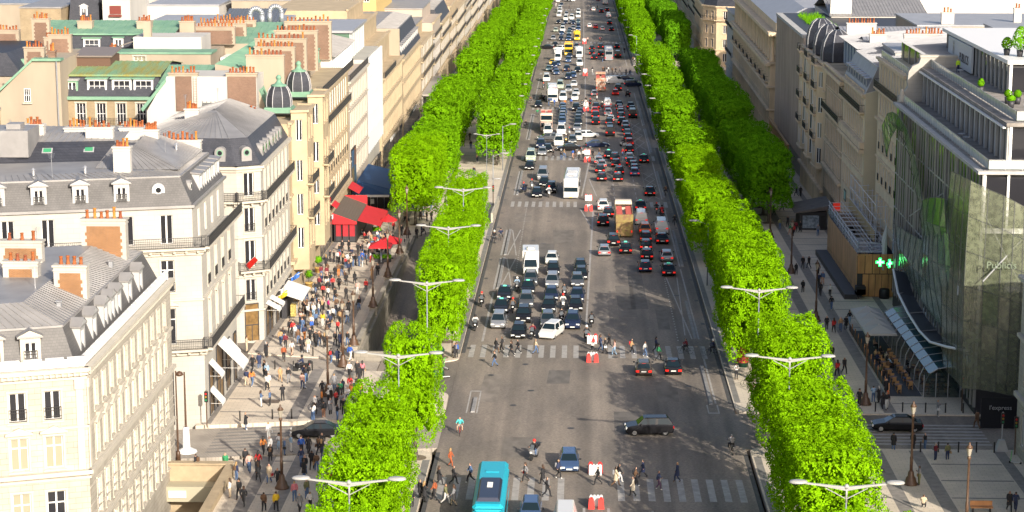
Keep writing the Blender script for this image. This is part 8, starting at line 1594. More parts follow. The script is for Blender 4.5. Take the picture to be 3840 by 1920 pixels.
# red and white barriers at the refuge islands
BW = MB().hexa([(-.55,-.2,0),(.55,-.2,0),(.55,.2,0),(-.55,.2,0)],[(-.55,-.1,.85),(.55,-.1,.85),(.55,.1,.85),(-.55,.1,.85)])
for k in range(4): BW.box(-.5+k*.28,-.34+k*.28,-.12,.12,.85,.93)
BW = BW.mesh("barrier",[WHITEP]); BR_ = MB().hexa([(-.26,-.25,0),(.26,-.25,0),(.26,.25,0),(-.26,.25,0)],[(-.2,-.12,.85),(.2,-.12,.85),(.2,.12,.85),(-.2,.12,.85)]).box(-.12,.12,-.1,.1,.85,.97).mesh("barrier",[REDP])
names = ("the nearest crossing","the second crossing","the third crossing","the fourth crossing","the fifth crossing","the sixth crossing","the seventh crossing")
for n,(ya,yb) in enumerate(((174.2,164.9),(227.4,218.8),(336.4,325.9),(396.5,386.0),(487,476.5),(580,569),(699,688))):
    for yy, side in ((ya,"far"),(yb,"near")):
        g_ = "plastic barriers on the refuge islands"
        tag(obj("barrier", BW, None, (.3,yy,gz(yy))), "white plastic barrier at the %s end of the island on %s" % (side,names[n]), "barrier", g_)
        for q in (-.4,.4): tag(obj("barrier", BR_, None, (.3+q,yy-.75 if side == 'near' else yy+.6,gz(yy))), "%s red plastic barrier at the %s end of the island on %s" % ("left" if q < 0 else "right",side,names[n]), "barrier", g_)
# escalator pit with stone rim at the bottom left
pit = thing("escalator_entrance", "sunken underground entrance with escalators and stone parapet at the bottom left", "entrance")
ST = mat("rim_stone",(.40,.31,.20),.85,noise=.2,scale=1.0)
z0 = gz(168)
part("rear_wall", MB().box(-37.0,-31.2,172.6,173.0,z0-5,z0+.95), ST, pit); part("rear_coping", MB().box(-37.1,-31.0,172.4,173.2,z0+.95,z0+1.1), ST, pit)
part("side_parapet", MB().box(-31.4,-30.9,150,172.4,z0-5,z0+.9), ST, pit); part("side_coping", MB().box(-31.55,-30.75,149,172.38,z0+.9,z0+1.08), ST, pit); part("inner_wall", MB().box(-37.2,-36.95,148,172.6,z0-5,z0+.6), mat("pit_tiles",(.20,.21,.16),.4,noise=.3,scale=1), pit)
part("lintel", MB().box(-36.9,-31.45,170.9,172.5,z0-1.9,z0-.55), mat("soffit_panel",(.36,.33,.24),.6), pit); part("sign", MB().box(-36.3,-34.8,170.75,170.9,z0-1.5,z0-.9), WHITE, pit)
for x in (-36.2,-34.6,-33.0): part("escalator", MB().hexa([(x,150,z0+.0),(x+1.2,150,z0+.0),(x+1.2,166,z0-4.6),(x,166,z0-4.6)],[(x,150,z0+.15),(x+1.2,150,z0+.15),(x+1.2,166,z0-4.4),(x,166,z0-4.4)]), GREYP, pit); part("handrail", MB().hexa([(x+1.22,150,z0+.6),(x+1.5,150,z0+.6),(x+1.5,166,z0-3.8),(x+1.22,166,z0-3.8)],[(x+1.22,150,z0+1.0),(x+1.5,150,z0+1.0),(x+1.5,166,z0-3.4),(x+1.22,166,z0-3.4)]), BLACK, pit)
# red cafe terrace
CRED = mat("red_canvas",(.50,.014,.02),.75,noise=.15,scale=2)
caf = thing("cafe_pavilion", "red and black glazed cafe pavilion with red awnings against the left facades", "pavilion")
z0 = gz(296)+KH
part("frame", MB().box(-36.3,-36.1,293.4,308,z0,z0+2.9).box(-33.3,-33.1,293.4,308,z0,z0+2.9).box(-36.1,-33.3,293.4,293.5,z0,z0+.2).box(-36.1,-33.3,293.4,293.5,z0+2.7,z0+2.9).box(-35.3,-35.2,293.4,293.5,z0+.2,z0+2.7).box(-34.25,-34.15,293.4,293.5,z0+.2,z0+2.7), BLACK, caf)
for i in range(3): part("pane", MB().box(-36.05+i*.98,-35.3+i*.98+.1,293.46,293.5,z0+.9,z0+2.65), mat("red_blind",(.32,.02,.03),.4), caf); part("panel", MB().box(-36.05+i*.98,-35.2+i*.98,293.42,293.46,z0+.2,z0+.9), DARKPAINT, caf)
for i in range(5): part("pane", MB().box(-33.2,-33.16,293.8+i*2.8,296.3+i*2.8,z0+.3,z0+2.5), GLASS, caf)
mb = MB(); roof_quad(mb,(-33.0,293.2,z0+3.0),(-33.0,308.2,z0+3.0),(-36.4,308.2,z0+4.3),(-36.4,293.2,z0+4.3),.8); part("glazed_roof", mb, mat("brown_slats",(0.085,0.065,0.05),.6), caf)
part("front_valance", MB().poly([(-36.5,293.1,z0+2.7),(-33.0,293.1,z0+2.7),(-33.0,293.1,z0+3.1),(-36.5,293.1,z0+4.35)]), CRED, caf); part("awning", MB().hexa([(-33.0,294,z0+3.1),(-29.8,294,z0+2.3),(-29.8,307,z0+2.3),(-33.0,307,z0+3.1)],[(-33.0,294,z0+3.14),(-29.8,294,z0+2.34),(-29.8,307,z0+2.34),(-33.0,307,z0+3.14)]).box(-29.83,-29.78,294,307,z0+2.0,z0+2.3), CRED, caf); part("rear_valance", MB().box(-36.4,-33.0,308.2,308.4,z0+2.7,z0+4.4), CRED, caf)
awx = tag(part("wall_awning", MB().hexa([(-36.4,312,z0+5.0),(-34.6,312,z0+4.0),(-34.6,318,z0+4.0),(-36.4,318,z0+5.0)],[(-36.4,312,z0+5.05),(-34.6,312,z0+4.05),(-34.6,318,z0+4.05),(-36.4,318,z0+5.05)]), CRED, None), "small red wall awning just beyond the red cafe pavilion", "awning")
tag(part("wall_awning", MB().hexa([(-36.4,286,z0+7.2),(-35.0,286,z0+6.2),(-35.0,290,z0+6.2),(-36.4,290,z0+7.2)],[(-36.4,286,z0+7.26),(-35.0,286,z0+6.26),(-35.0,290,z0+6.26),(-36.4,290,z0+7.26)]), CRED, None), "small red awning high on the wall above the cafe pavilion", "awning")
def parasol(x,y,r,h,m,label,group,cat="parasol",n=4,rot=math.pi/4):
    t = thing("parasol", label, cat, (x,y,gz(y)+KH), 0, group)
    part("pole", MB().cyl((0,0,0),(0,0,h+.4),.04,n=6), METAL, t); mb = MB(); ring = [(r*math.cos(2*math.pi*i/n+rot),r*math.sin(2*math.pi*i/n+rot),h) for i in range(n)]
    for i in range(n): a,b = ring[i],ring[(i+1)%n]; mb.poly([a,b,(0,0,h+.7)]); mb.poly([(a[0],a[1],h-.22),(b[0],b[1],h-.22),b,a])
    part("canopy", mb, m, t); part("base", MB().box(-.35,.35,-.35,.35,0,.08), DARKPAINT, t); part("cap", MB().lathe([(.12,h+.66),(.1,h+.76),(0,h+.78)],8), m, t)
for x,y,l in ((-28.0,276.6,"nearest large red parasol over the hedged terrace"),(-27.0,280.2,"second red parasol behind the hedged terrace's front one"),(-29.0,299,"small round red parasol amid the terrace crowd")): parasol(x,y,2.1 if y < 290 else 1.3,2.5,CRED,l,"red parasols",n=4 if y < 290 else 10)
for i,y in enumerate((222.0,225.5,228.8,232.1)): parasol(31.4,y,2.35,2.75,mat("parasol_canvas",(.46,.44,.41),.8),"square white parasol on the right terrace, %s from the near end" % ordn(i+1),"white parasols")
def hedge(x0,x1,y,h,label):
    t = thing("planter_hedge", label, "planter", (0,0,0)); z = gz(y)+KH; part("planter", MB().box(x0,x1,y-.25,y+.25,z,z+.5), DARKPAINT, t); r_ = random.Random(int(x0*7)); mb = MB()
    for i in range(int((x1-x0)*170)):
        c = Vector((r_.uniform(x0,x1),y+r_.uniform(-.28,.28),z+.5+r_.uniform(0,h))); a = Vector((r_.gauss(0,1),r_.gauss(0,1),r_.gauss(0,1))).normalized()*.1; b = a.orthogonal().normalized()*.07; mb.poly([c-a,c-b,c+a,c+b])
    part("foliage", mb, LEAFD, t)
hedge(-29.1,-26.7,277.6,.5,"clipped hedge in a dark planter before the red parasols"); hedge(-31.5,-30.2,300.5,.6,"hedge planter beside the red pavilion's awning"); hedge(-22.5,-20.5,312,.7,"hedge planter at the ramp's head under the trees")
# blue awning restaurant
blu = thing("blue_awning", "large dark blue canvas awning over a glazed terrace under the left trees", "awning"); z0 = gz(330)+KH; BL = mat("blue_canvas",(.012,.055,.15),.7)
part("canopy", MB().hexa([(-36.4,326,z0+4.4),(-30.8,326,z0+3.0),(-30.8,344,z0+3.0),(-36.4,344,z0+4.4)],[(-36.4,326,z0+4.46),(-30.8,326,z0+3.06),(-30.8,344,z0+3.06),(-36.4,344,z0+4.46)]), BL, blu); part("valance", MB().box(-30.85,-30.78,326,344,z0+2.5,z0+3.0), BL, blu)
part("front_canopy", MB().poly([(-36.4,326,z0+4.4),(-36.4,322.5,z0+2.9),(-31.0,322.5,z0+2.6),(-30.8,326,z0+3.0)]), BL, blu); part("trim_stripe", MB().box(-36.4,-31.0,322.45,322.52,z0+2.45,z0+2.8), WHITE, blu)
for i in range(5): part("glazing", MB().box(-36.3+i*1.08,-35.3+i*1.08,324.9,324.95,z0+.2,z0+2.5), GLASS, blu)
part("menu_board", MB().box(-34.2,-33.6,324.6,324.7,z0+1.0,z0+1.8), WHITE, blu)
# souvenir kiosk against block C and its flags
ki = thing("souvenir_stand", "souvenir stall with white canopy and postcard racks against the white block", "kiosk"); z0 = gz(240)+KH
part("canopy", MB().hexa([(-36.3,238.6,z0+3.2),(-33.6,238.6,z0+2.3),(-33.6,246,z0+2.3),(-36.3,246,z0+3.2)],[(-36.3,238.6,z0+3.26),(-33.6,238.6,z0+2.36),(-33.6,246,z0+2.36),(-36.3,246,z0+3.26)]), AWN, ki); part("cabinet", MB().box(-36.2,-35.6,239.2,245.6,z0,z0+2.2), DARKPAINT, ki)
for i,(y,m) in enumerate(((239.6,'paper_yellow'),(241,'paper_white'),(242.4,'paper_tan'))): part("postcard_rack", MB().box(-35.2,-34.6,y,y+.7,z0+.2,z0+1.6), mat(m,((.55,.42,.12),(.55,.54,.5),(.5,.36,.22))[i],.7,noise=.6,scale=5), ki)
part("wheel", MB().cyl((-35.3,239.3,z0+.15),(-35.3,239.4,z0+.15),.15,n=8), RUBBER, ki)
FLAGS = (("yellow flag on the wall above the souvenir stall",(.62,.42,.02),236.5,3.2),("blue flag on the wall above the souvenir stall",(.03,.12,.42),247,3.4),("white football flag on the wall above the souvenir stall",(.55,.54,.52),238.2,3.6))
for l,c,y,z in FLAGS:
    t = thing("flag", l, "flag", (0,0,0), 0, "flags above the souvenir stall"); zz = gz(y)+z; part("staff", MB().cyl((-36.5,y,zz),(-34.7,y,zz+.9),.03,n=5), WHITE, t); mb = MB()
    for i in range(5): a,b = -36.1+i*.2,-35.9+i*.2; w = .15*math.sin(i*1.7); w2 = .15*math.sin((i+1)*1.7); mb.poly([(a,y+w,zz+.2+i*.15),(b,y+w2,zz+.35+i*.15),(b,y+w2,zz-.2+i*.12),(a,y+w,zz-.35+i*.12)])
    part("cloth", mb, mat("flag_%d" % int(y),c,.8), t)
t = thing("flag", "red and white flag on the balcony of the white block", "flag"); part("staff", MB().cyl((-38.4,226.4,4.2),(-37.0,224.9,5.6),.03,n=5), WHITE, t); part("cloth", MB().poly([(-37.9,225.8,4.7),(-37.0,224.9,5.6),(-36.6,224.9,5.2),(-37.5,225.8,4.2)]).poly([(-38.2,226.1,4.4),(-37.9,225.8,4.7),(-37.5,225.8,4.2),(-37.8,226.1,3.9)]), REDP, t)
def pottree(x,y,label):
    t = thing("potted_tree", label, "potted plant", (x,y,gz(y)+KH), 0, "potted trees along the left facades"); part("pot", MB().lathe([(.42,0),(.5,.62),(.55,.62),(.55,.7),(.45,.7)],10), mat("yellow_pot",(.50,.33,.10),.7), t, smooth=True); part("trunk", MB().cyl((0,0,.6),(0,0,1.3),.05,n=5), BARK, t); r_ = random.Random(int(y)); mb = MB()
    for i in range(260): n = Vector((r_.gauss(0,1),r_.gauss(0,1),r_.gauss(0,1))).normalized(); c = Vector((0,0,1.75))+n*.62*r_.uniform(.4,1); a = n.orthogonal().normalized()*.13; b = n.cross(a).normalized()*.09; mb.poly([c-a,c-b,c+a,c+b])
    part("crown", mb, LEAFD, t)
pottree(-35.6,269.4,"potted shrub in a yellow tub, farther one by the left facade"); pottree(-35.5,258.7,"potted shrub in a yellow tub, nearer one by the left facade")
def poster(y0,y1,z0,z1,cols,label):
    t = thing("poster_panel", label, "poster", (0,0,0), 0, "giant posters on the left facade"); part("frame", MB().box(-36.5,-36.28,y0,y1,z0,z1), BLACK, t); n = len(cols)
    for i,c in enumerate(cols):
        a,b = i%2,i//2; part("print", MB().box(-36.28,-36.24,y0+.2+(y1-y0-.4)*a/2,y0+.15+(y1-y0-.4)*(a+1)/2,z1-.2-(z1-z0-.4)*(b+1)/((n+1)//2)+.08,z1-.2-(z1-z0-.4)*b/((n+1)//2)), mat("print_%d_%d"%(int(y0),i),c,.4,noise=.85,scale=1.3,c2=(.04,.05,.08),detail=6), t)
poster(278.5,286,-3.2,2.6,((.45,.06,.02),(.40,.10,.03),(.02,.18,.40),(.05,.22,.34)),"tall poster panel of red and blue pictures above the pavement"); poster(318,324,-1.8,4.0,((.05,.16,.36),(.36,.12,.04),(.30,.20,.05),(.04,.14,.28)),"second poster panel of blue and orange pictures beyond the red pavilion")
# right side: plywood hoarding with scaffold
ho = thing("plywood_hoarding", "tall plywood site hoarding with black battens on the right pavement", "hoarding"); z0 = gz(255)+KH; ZT = z0+5.4; WL = mat("plywood_side",(.62,.36,.175),.65,noise=.3,scale=1.0,stretch=(1,1,.25))
part("core", MB().hexa([(33.3,255.2,z0-.5),(38.0,255.2,z0-.5),(38.0,286,z0-1),(33.3,286,z0-1)],[(33.3,255.2,ZT-.2),(38.0,255.2,ZT-.2),(38.0,286,ZT-.4),(33.3,286,ZT-.4)],top=False), DARKPAINT, ho)
for i in range(17): y = 255.1+i*1.82; z = gz(y)+KH; part("plywood_panel", MB().box(33.22,33.3,y+.07,y+1.76,z+1.2,ZT+.02*(255-y)+.0), WL, ho); part("plywood_panel", MB().box(33.22,33.3,y+.07,y+1.76,z,z+1.12), WL, ho)
for i in range(5): part("plywood_panel", MB().box(33.35+i*.93,34.2+i*.93,255.08,255.15,z0+2.95,ZT), WOOD, ho); part("plywood_panel", MB().box(34.0+i*.8,34.74+i*.8,255.06,255.13,z0+.05,z0+2.85), WOOD, ho)
for i in range(12): part("plinth_block", MB().box(31.6,33.2,253.4+i*2.7,256.0+i*2.7,gz(253.4+i*2.7)+KH-.1,gz(253.4+i*2.7)+KH+.62), DARKPAINT, ho)
for i in range(3): part("ballast_stack", MB().box(33.0+(i%2)*.1,34.2,253.3,254.6,z0+.62+i*.0,z0+.62+.34*(i+1)), BLACK, ho)
part("water_tank", MB().lathe([(.6,0),(.65,.1),(.65,1.1),(.55,1.25),(0,1.3)],10), BLACK, ho, (36.6,254.2,z0), smooth=True)
sc = thing("scaffold", "steel tube scaffold with grey netting on top of the plywood hoarding", "scaffold"); STL = mat("scaffold_tube",(.55,.57,.62),.4,metal=.3); tb = []
for i in range(11):
    y = 256+i*3.0; part("upright", MB().cyl((33.4,y,ZT-.4),(33.4,y,ZT+1.5),.04,n=5), STL, sc); part("upright", MB().cyl((36.9,y,ZT-.4),(36.9,y,ZT+1.6),.04,n=5), STL, sc); part("crossbar", MB().cyl((33.4,y,ZT+.2),(36.9,y,ZT+.2),.04,n=5), STL, sc); part("crossbar", MB().cyl((33.4,y,ZT+1.2),(36.9,y,ZT+1.2),.035,n=5), STL, sc)
for x in (33.4,35.1,36.9):
    for h in (.15,.7,1.3): part("ledger", MB().cyl((x,255.5,ZT+h),(x,287,ZT+h),.04,n=5), STL, sc)
for i in range(10): part("brace", MB().cyl((36.9,256+i*3,ZT+.2),(36.9,259+i*3,ZT+1.5),.03,n=4), STL, sc)
NET = sailmat("grey_netting",(.52,.55,.62),.6,2.0); part("netting", MB().poly([(33.3,255.6,ZT),(33.3,287,ZT-.4),(33.5,287,ZT+1.2),(33.5,255.6,ZT+1.5)]), NET, sc); part("netting", MB().poly([(33.4,255.6,ZT+.05),(36.9,255.6,ZT+.05),(36.9,262,ZT+.1),(34.4,266,ZT+.1),(33.4,274,ZT+.1)]), NET, sc); part("tarpaulin", MB().poly([(36.4,254.9,z0+3.4),(37.0,255.4,z0+3.4),(37.0,256.5,ZT+3.8),(36.3,256.0,ZT+1.8)]), mat("tarp",(.50,.51,.53),.6), sc)
for i in range(6): part("deck_board", MB().box(33.8+.5*i,34.2+.5*i,276,286,ZT-.2,ZT-.12), mat("deck_wood",(.30,.20,.13),.8), sc)
s2 = thing("scaffold", "taller scaffold with yellow boards climbing the facade behind the hoarding", "scaffold")
for i in range(7):
    y = 262+i*4.2
    for x in (36.4,37.6): part("upright", MB().cyl((x,y,ZT-1),(x,y,ZT+5.0),.045,n=5), STL, s2)
    for h in (1.5,3.2,4.8): part("crossbar", MB().cyl((36.2,y,ZT+h),(37.8,y,ZT+h),.035,n=5), STL, s2)
    if i < 6: part("brace", MB().cyl((36.4,y,ZT+1.2),(36.4,y+4.2,ZT+4.6),.035,n=4), STL, s2); part("fascia_board", MB().box(36.2,36.3,y+.1,y+4.0,ZT+.3,ZT+1.6), mat("yellow_board",(.46,.34,.17),.7), s2)
for h in (1.6,3.2,4.9): part("ledger", MB().cyl((36.4,262,ZT+h),(36.4,288,ZT+h),.045,n=5), STL, s2)
# newspaper kiosk
nk = thing("newspaper_kiosk", "dark newspaper kiosk with pitched roof and poster window behind the hoarding", "kiosk"); z0 = gz(307)+KH
part("cabin", MB().box(31.6,35.6,306.8,313,z0,z0+2.7), DARKPAINT, nk); part("roof", MB().hexa([(30.7,306,z0+2.6),(36.2,306,z0+3.2),(36.2,314.5,z0+3.2),(30.7,314.5,z0+2.6)],[(30.7,306,z0+2.75),(36.2,306,z0+3.9),(36.2,314.5,z0+3.9),(30.7,314.5,z0+2.75)]), mat("kiosk_roof",(.14,.12,.105),.7,noise=.3,scale=1), nk); part("poster_window", MB().box(32.0,34.4,306.72,306.8,z0+.3,z0+2.2), mat("poster_print",(.30,.36,.42),.4,noise=.8,scale=2.5,c2=(.10,.13,.16),detail=8), nk); part("shutter", MB().box(34.6,35.4,306.74,306.8,z0+.3,z0+2.2), BLACK, nk)
tag(part("sign_box", MB().box(36.0,37.0,303,303.3,gz(303)+3.6,gz(303)+4.8), mat("red_sign",(.62,.03,.015),.5,emis=.25), None), "red square shop sign sticking out behind the kiosk roof", "sign")
# pharmacy crosses
GLED = mat("green_led",(.02,.95,.16),.4,emis=2.4); GLED2 = mat("pale_green_led",(.35,1.0,.5),.4,emis=2.0)
for x,y,rz,l in ((35.4,250.4,0,"lit green pharmacy cross facing the camera"),(36.4,249.6,.9,"lit green pharmacy sign turned away beside the cross")):
    t = thing("pharmacy_cross", l, "sign", (x,y,.35), rz, "lit green pharmacy signs"); c = MB().box(-.16,.16,-.08,.08,-.52,.52).box(-.52,-.16,-.08,.08,-.16,.16).box(.16,.52,-.08,.08,-.16,.16); part("cross", c, GLED, t); part("lit_face", MB().box(-.1,.1,-.1,-.08,-.4,.4).box(-.4,-.1,-.1,-.08,-.1,.1).box(.1,.4,-.1,-.08,-.1,.1), GLED2, t); part("bracket", MB().cyl((.5,.0,0),(1.2,.6,0),.04,n=5), BLACK, t)
# right terrace: deck, barrier posts, tables
tr_ = thing("terrace_barrier", "row of wooden posts and glass closing the right restaurant terrace", "barrier")
for i in range(12): y = 203.5+i*2.6; part("post", MB().box(29.8,29.9,y,y+.1,gz(y)+KH,gz(y)+KH+1.3), WOOD, tr_); part("panel", MB().box(29.82,29.88,y+.15,y+2.5,gz(y)+KH+.05,gz(y)+KH+.8), DARKPAINT, tr_)
struct(slab("pavement", strip(29.95,33.1,203.2,234.5), KH, KH+.05, mat("terrace_deck",(.05,.05,.055),.7)))
tbl = MB().lathe([(.42,.72),(.42,.76),(0,.76)],10).cyl((0,0,0),(0,0,.72),.04,n=5).lathe([(.25,0),(.25,.03),(0,.03)],8).mesh("cafe_table",[mat("table_wood",(.16,.07,.04),.4)])
chm = MB().box(-.2,.2,-.2,.2,.42,.47).box(-.2,.2,-.22,-.18,.47,.9)
for a in (-.18,.18):
    for b in (-.18,.18): chm.box(a-.02,a+.02,b-.02,b+.02,0,.42)
chm = chm.mesh("cafe_chair",[mat("wicker",(.36,.20,.08),.7)])
for i in range(10):
    x,y = 31.0+(i%2)*1.4, 205+i*1.7; tag(obj("cafe_table",tbl,None,(x,y,gz(y)+KH+.05)),"round wooden cafe table, %s from the near end of the right terrace" % ordn(i+1),"table","terrace tables")
    for q in (-.62,.62): tag(obj("cafe_chair",chm,None,(x,y+q,gz(y)+KH+.05),0 if q < 0 else math.pi),"wicker chair on the %s side of the %s terrace table from the near end" % ("near" if q < 0 else "far",ordn(i+1)),"chair","terrace chairs")
for i in range(14):
    x,y = 33.9+(i%3)*.95, 204.2+(i//3)*2.2; tag(obj("cafe_table",tbl,None,(x,y,gz(y)+KH+.01)),"table inside the glazed restaurant, %s of the %s row from the glass front" % (("outer one","middle one","inner one")[i%3],ordn(i//3+1)),"table","restaurant tables")
    tag(obj("cafe_chair",chm,None,(x,y+.6,gz(y)+KH+.01),math.pi),"chair inside the glazed restaurant, %s of the %s row from the glass front" % (("outer one","middle one","inner one")[i%3],ordn(i//3+1)),"chair","restaurant chairs")
def cone(x,y,l): t = thing("traffic_cone",l,"cone",(x,y,gz(y)+KH)); part("body",MB().lathe([(.18,.04),(.05,.75),(0,.75)],10),mat("cone_orange",(.55,.07,.02),.6),t,smooth=True); part("base",MB().box(-.22,.22,-.22,.22,0,.04),BLACK,t); part("band",MB().lathe([(.126,.3),(.095,.48)],10,caps=False),WHITEP,t)
cone(29.6,202.6,"orange traffic cone at the terrace entrance")
def tlight(x,y,l,rz=0,base=False):
    t = thing("traffic_light",l,"traffic light",(x,y,gz(y)+KH),rz,"traffic lights"); part("pole",MB().cyl((0,0,0),(0,0,3.6),.06,n=6),GREYP if base else CASTI,t); part("head",MB().box(-.16,.16,-.16,.1,2.5,3.5),BLACK,t)
    for i,c in enumerate(((.5,.02,.02),(.3,.18,.02),(.02,.2,.08))): part("lens",MB().cyl((0,-.2,3.3-i*.3),(0,-.15,3.3-i*.3),.1,n=8),mat("lens_%d"%i,c,.3),t)
    if base: part("footing",MB().hexa([(-.55,-.55,0),(.55,-.55,0),(.55,.55,0),(-.55,.55,0)],[(-.25,-.25,1.0),(.25,-.25,1.0),(.25,.25,1.0),(-.25,.25,1.0)]),CONC,t)
tlight(37.0,183.0,"white traffic light on a concrete block at the right side street",0,True); tlight(37.9,181.6,"black pedestrian light beside the carved mansion"); tlight(36.0,197.4,"traffic light at the far side of the right side street"); tlight(-14.9,219.8,"traffic light at the left end of the second crossing"); tlight(-36.1,188.6,"traffic light against the awninged corner block"); tlight(15.0,218.6,"traffic light at the right end of the second crossing"); tlight(15.2,327,"traffic light at the right end of the third crossing"); tlight(-14.9,328,"traffic light at the left end of the third crossing")
t = thing("street_lamp","dark lamp post on a white conical foot beside the escalator pit","street lamp",(-36.5,180.4,gz(180))); part("foot",MB().lathe([(1.0,0),(.9,.12),(.35,.4),(.28,2.3),(.0,2.3)],12),WHITE,t,smooth=True); part("pole",MB().cyl((0,0,2.3),(0,0,7.4),.1,.07,n=7),CASTI,t); part("lamp_head",MB().lathe([(.05,.35),(.3,.2),(.36,0),(.2,-.1),(0,-.12)],10),CASTI,t,(-.4,-.2,7.2),smooth=True)
t = thing("street_lamp","thin dark lamp post in front of the white conical foot","street lamp",(-36.6,177.0,gz(177)+KH)); part("pole",MB().cyl((0,0,0),(0,0,8.2),.1,.06,n=7),CASTI,t); part("base",MB().lathe([(.22,0),(.2,.8),(.12,.9)],8),CASTI,t,smooth=True)
# electric kick scooters, parked bicycles, benches, manholes
def kick(x,y,rz,l): t = thing("kick_scooter",l,"scooter",(x,y,gz(y)+KH),rz,"parked kick scooters"); part("deck",MB().box(-.09,.09,-.5,.35,.12,.18),PAINTS['white'],t); part("stem",MB().cyl((0,.38,.15),(0,.28,1.15),.03,n=5).cyl((-.25,.28,1.15),(.25,.28,1.15),.02,n=5),mat("lime_plastic",(.10,.50,.10),.5),t); [part("wheel",MB().cyl((-.03,yy,.11),(.03,yy,.11),.11,n=8),RUBBER,t) for yy in (-.5,.42)]
kick(-15.2,213.6,.6,"green and white kick scooter by the left kerb kiosk, farther"); kick(-15.0,209.6,1.9,"green and white kick scooter lying by the left kerb, nearer"); kick(37.3,178.6,1.2,"green kick scooter against the carved mansion"); kick(-29.0,204.6,.4,"black kick scooter parked in the left crowd")
for i,(x,y) in enumerate(((16.3,204.5),(16.1,206.5),(-26.6,195.6),(-26.9,197.0))): make_bike(x,y,R(30+40*i),'red' if i == 0 else 'black',("red bicycle parked at the right kerb by the trees","black bicycle parked behind the red one at the right kerb","bicycle in the middle of the left crowd, nearer","bicycle in the middle of the left crowd, farther")[i],"parked bicycles",KH)
def bench(x,y,rz,l): t = thing("park_bench",l,"bench",(x,y,gz(y)+KH),rz,"benches"); part("seat",MB().box(-.9,.9,-.25,.25,.4,.48),WOOD,t); part("backrest",MB().box(-.9,.9,.22,.28,.5,.9),WOOD,t); [part("leg",MB().box(a-.05,a+.05,-.22,.22,0,.4),IRON,t) for a in (-.7,.7)]
bench(31.6,163.8,0,"bench at the bottom right edge under a sitting couple"); bench(23.6,276,R(90),"bench in the shade beside the right tree row")
MH = mat("cast_iron_cover",(.16,.12,.09),.7,noise=.4,scale=4)
for i,(x,y) in enumerate(((-31.6,198.9),(-29.9,228.6),(-32.4,236.0),(24.6,176))): slab("manhole_cover",strip(x-.9,x+.9,y-.7,y+.7),KH+.006,KH+.012,MH,pav[('l1','l3','l3','r0')[i]])
t = thing("advertising_column","green advertising column at the left kerb of the second crossing","column",(-15.9,210.6,gz(210)+KH)); part("drum",MB().lathe([(.75,0),(.75,.4),(.68,.5),(.68,2.6),(.8,2.7)],14),mat("dark_green_paint",(.012,.06,.035),.4),t,smooth=True); part("dome",MB().lathe([(.85,2.7),(.7,2.95),(.3,3.3),(.05,3.6)],14),mat("dark_green_paint",(.012,.06,.035),.4),t,smooth=True); part("poster",MB().lathe([(.7,.7),(.7,2.3)],14,caps=False),mat("poster_red",(.12,.08,.07),.5,noise=.6,scale=2),t)
t = thing("advertising_column","red and dark green advertising column at the right kerb","column",(16.2,216,gz(216)+KH)); part("drum",MB().lathe([(.6,0),(.6,2.7),(.75,2.8),(.4,3.3),(.05,3.5)],14),mat("dark_green_paint",(.012,.06,.035),.4),t,smooth=True); part("poster",MB().lathe([(.62,.5),(.62,2.4)],14,caps=False),mat("poster_red2",(.42,.03,.03),.5,noise=.5,scale=2),t)
tag(part("site_fence",MB().hexa([(-14.6,312,gz(312)),(-14.3,312,gz(312)),(-14.0,330,gz(330)),(-14.3,330,gz(330))],[(-14.6,312,gz(312)+1.6),(-14.3,312,gz(312)+1.6),(-14.0,330,gz(330)+1.6),(-14.3,330,gz(330)+1.6)]),mat("pale_hoarding",(.46,.42,.34),.7,noise=.3,scale=1),None),"pale site fence along the left kerb before the third crossing","fence")
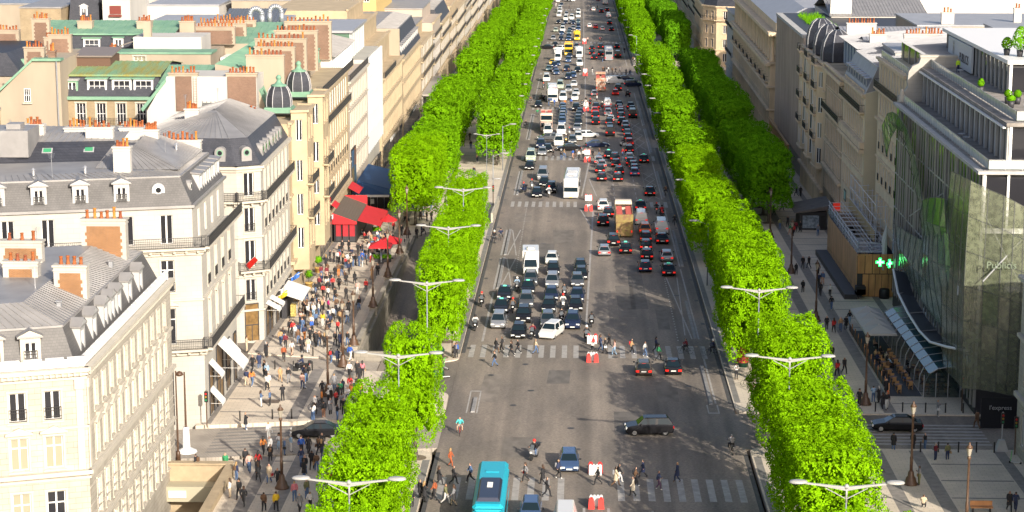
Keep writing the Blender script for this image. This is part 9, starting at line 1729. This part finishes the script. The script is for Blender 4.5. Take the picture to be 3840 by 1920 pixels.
# terrace of the glass building: worker, planters, clipped trees, lettering
person(42.6,243.5,'lime','navy','s',R(200),"worker in a lime shirt on the upper terrace of the glass building","people on foot",z=24.15,r=PR,extra=False)
def topiary(x,y,z,h,r_,label):
    t = thing("topiary",label,"plant",(x,y,z),0,"clipped plants on the glass building terraces"); part("pot",MB().lathe([(.28,0),(.38,.7),(.3,.7)],10),DARKPAINT,t,smooth=True); rr = random.Random(int(x*y)); mb = MB()
    for i in range(int(500*max(.4,h/2))): n = Vector((rr.gauss(0,1),rr.gauss(0,1),rr.gauss(0,1))).normalized(); c = Vector((0,0,.7+h/2))+Vector((n.x*r_*(1-.25*n.z),n.y*r_*(1-.25*n.z),n.z*h/2)); a = n.orthogonal().normalized()*.12; b = n.cross(a).normalized()*.09; mb.poly([c-a,c-b,c+a,c+b])
    part("foliage",mb,LEAFD,t)
for x,y,z,h,r_,l in ((46.0,226,27.8,2.6,.85,"tall egg-shaped topiary on the pavilion roof, largest"),(44.9,227.5,27.8,1.3,.6,"small round topiary left of the egg-shaped one"),(46.9,225,27.8,1.2,.6,"small round topiary right of the egg-shaped one"),(41.6,224,24.1,.9,.35,"ball topiary beside the upper terrace railing"),(42.6,214.5,24.1,.8,.4,"ball topiary in a black pot before the pavilion window, left"),(43.5,214.2,24.1,.8,.4,"ball topiary in a black pot before the pavilion window, right"),(42.2,211,24.1,.6,.45,"yellow-green low topiary by the terrace tables")): topiary(x,y,z,h,r_,l)
for i,(x,y,z) in enumerate(((42.4,240.5,24.1),(38.3,216,20.05),(38.4,213.5,20.05),(43,207,24.1))): tag(obj("cafe_table",tbl,None,(x,y,z),mats=[METAL]),("metal table beside the lime-shirted worker","metal table on the lower glass terrace, farther","metal table on the lower glass terrace, nearer","table at the front corner of the upper terrace")[i],"table","terrace furniture of the glass building")
lx = tag(text("shop_lettering","l'express",.6,GREYP,None,(38.4,190.9,gz(191)+2.1),(R(90),0,0)),"white cafe lettering on dark glass beside the carved mansion","lettering"); tag(part("glass_screen",MB().box(36.6,40.2,191.0,191.1,gz(191)+.1,gz(191)+3.0),GLASS,None),"dark glass screen carrying white lettering beside the carved mansion","screen")
tag(part("folded_parasol",MB().hexa([(37.0,203.2,-2.6),(38.3,203.0,-2.2),(38.1,204,-2.3),(37.4,204,-2.6)],[(37.3,203.1,-1.6),(38.2,203.0,-1.4),(38.0,203.8,-1.5),(37.5,203.8,-1.6)]),mat("blue_sunshade",(.10,.26,.45),.6),None),"small light blue sunshade at the restaurant's corner","sunshade")
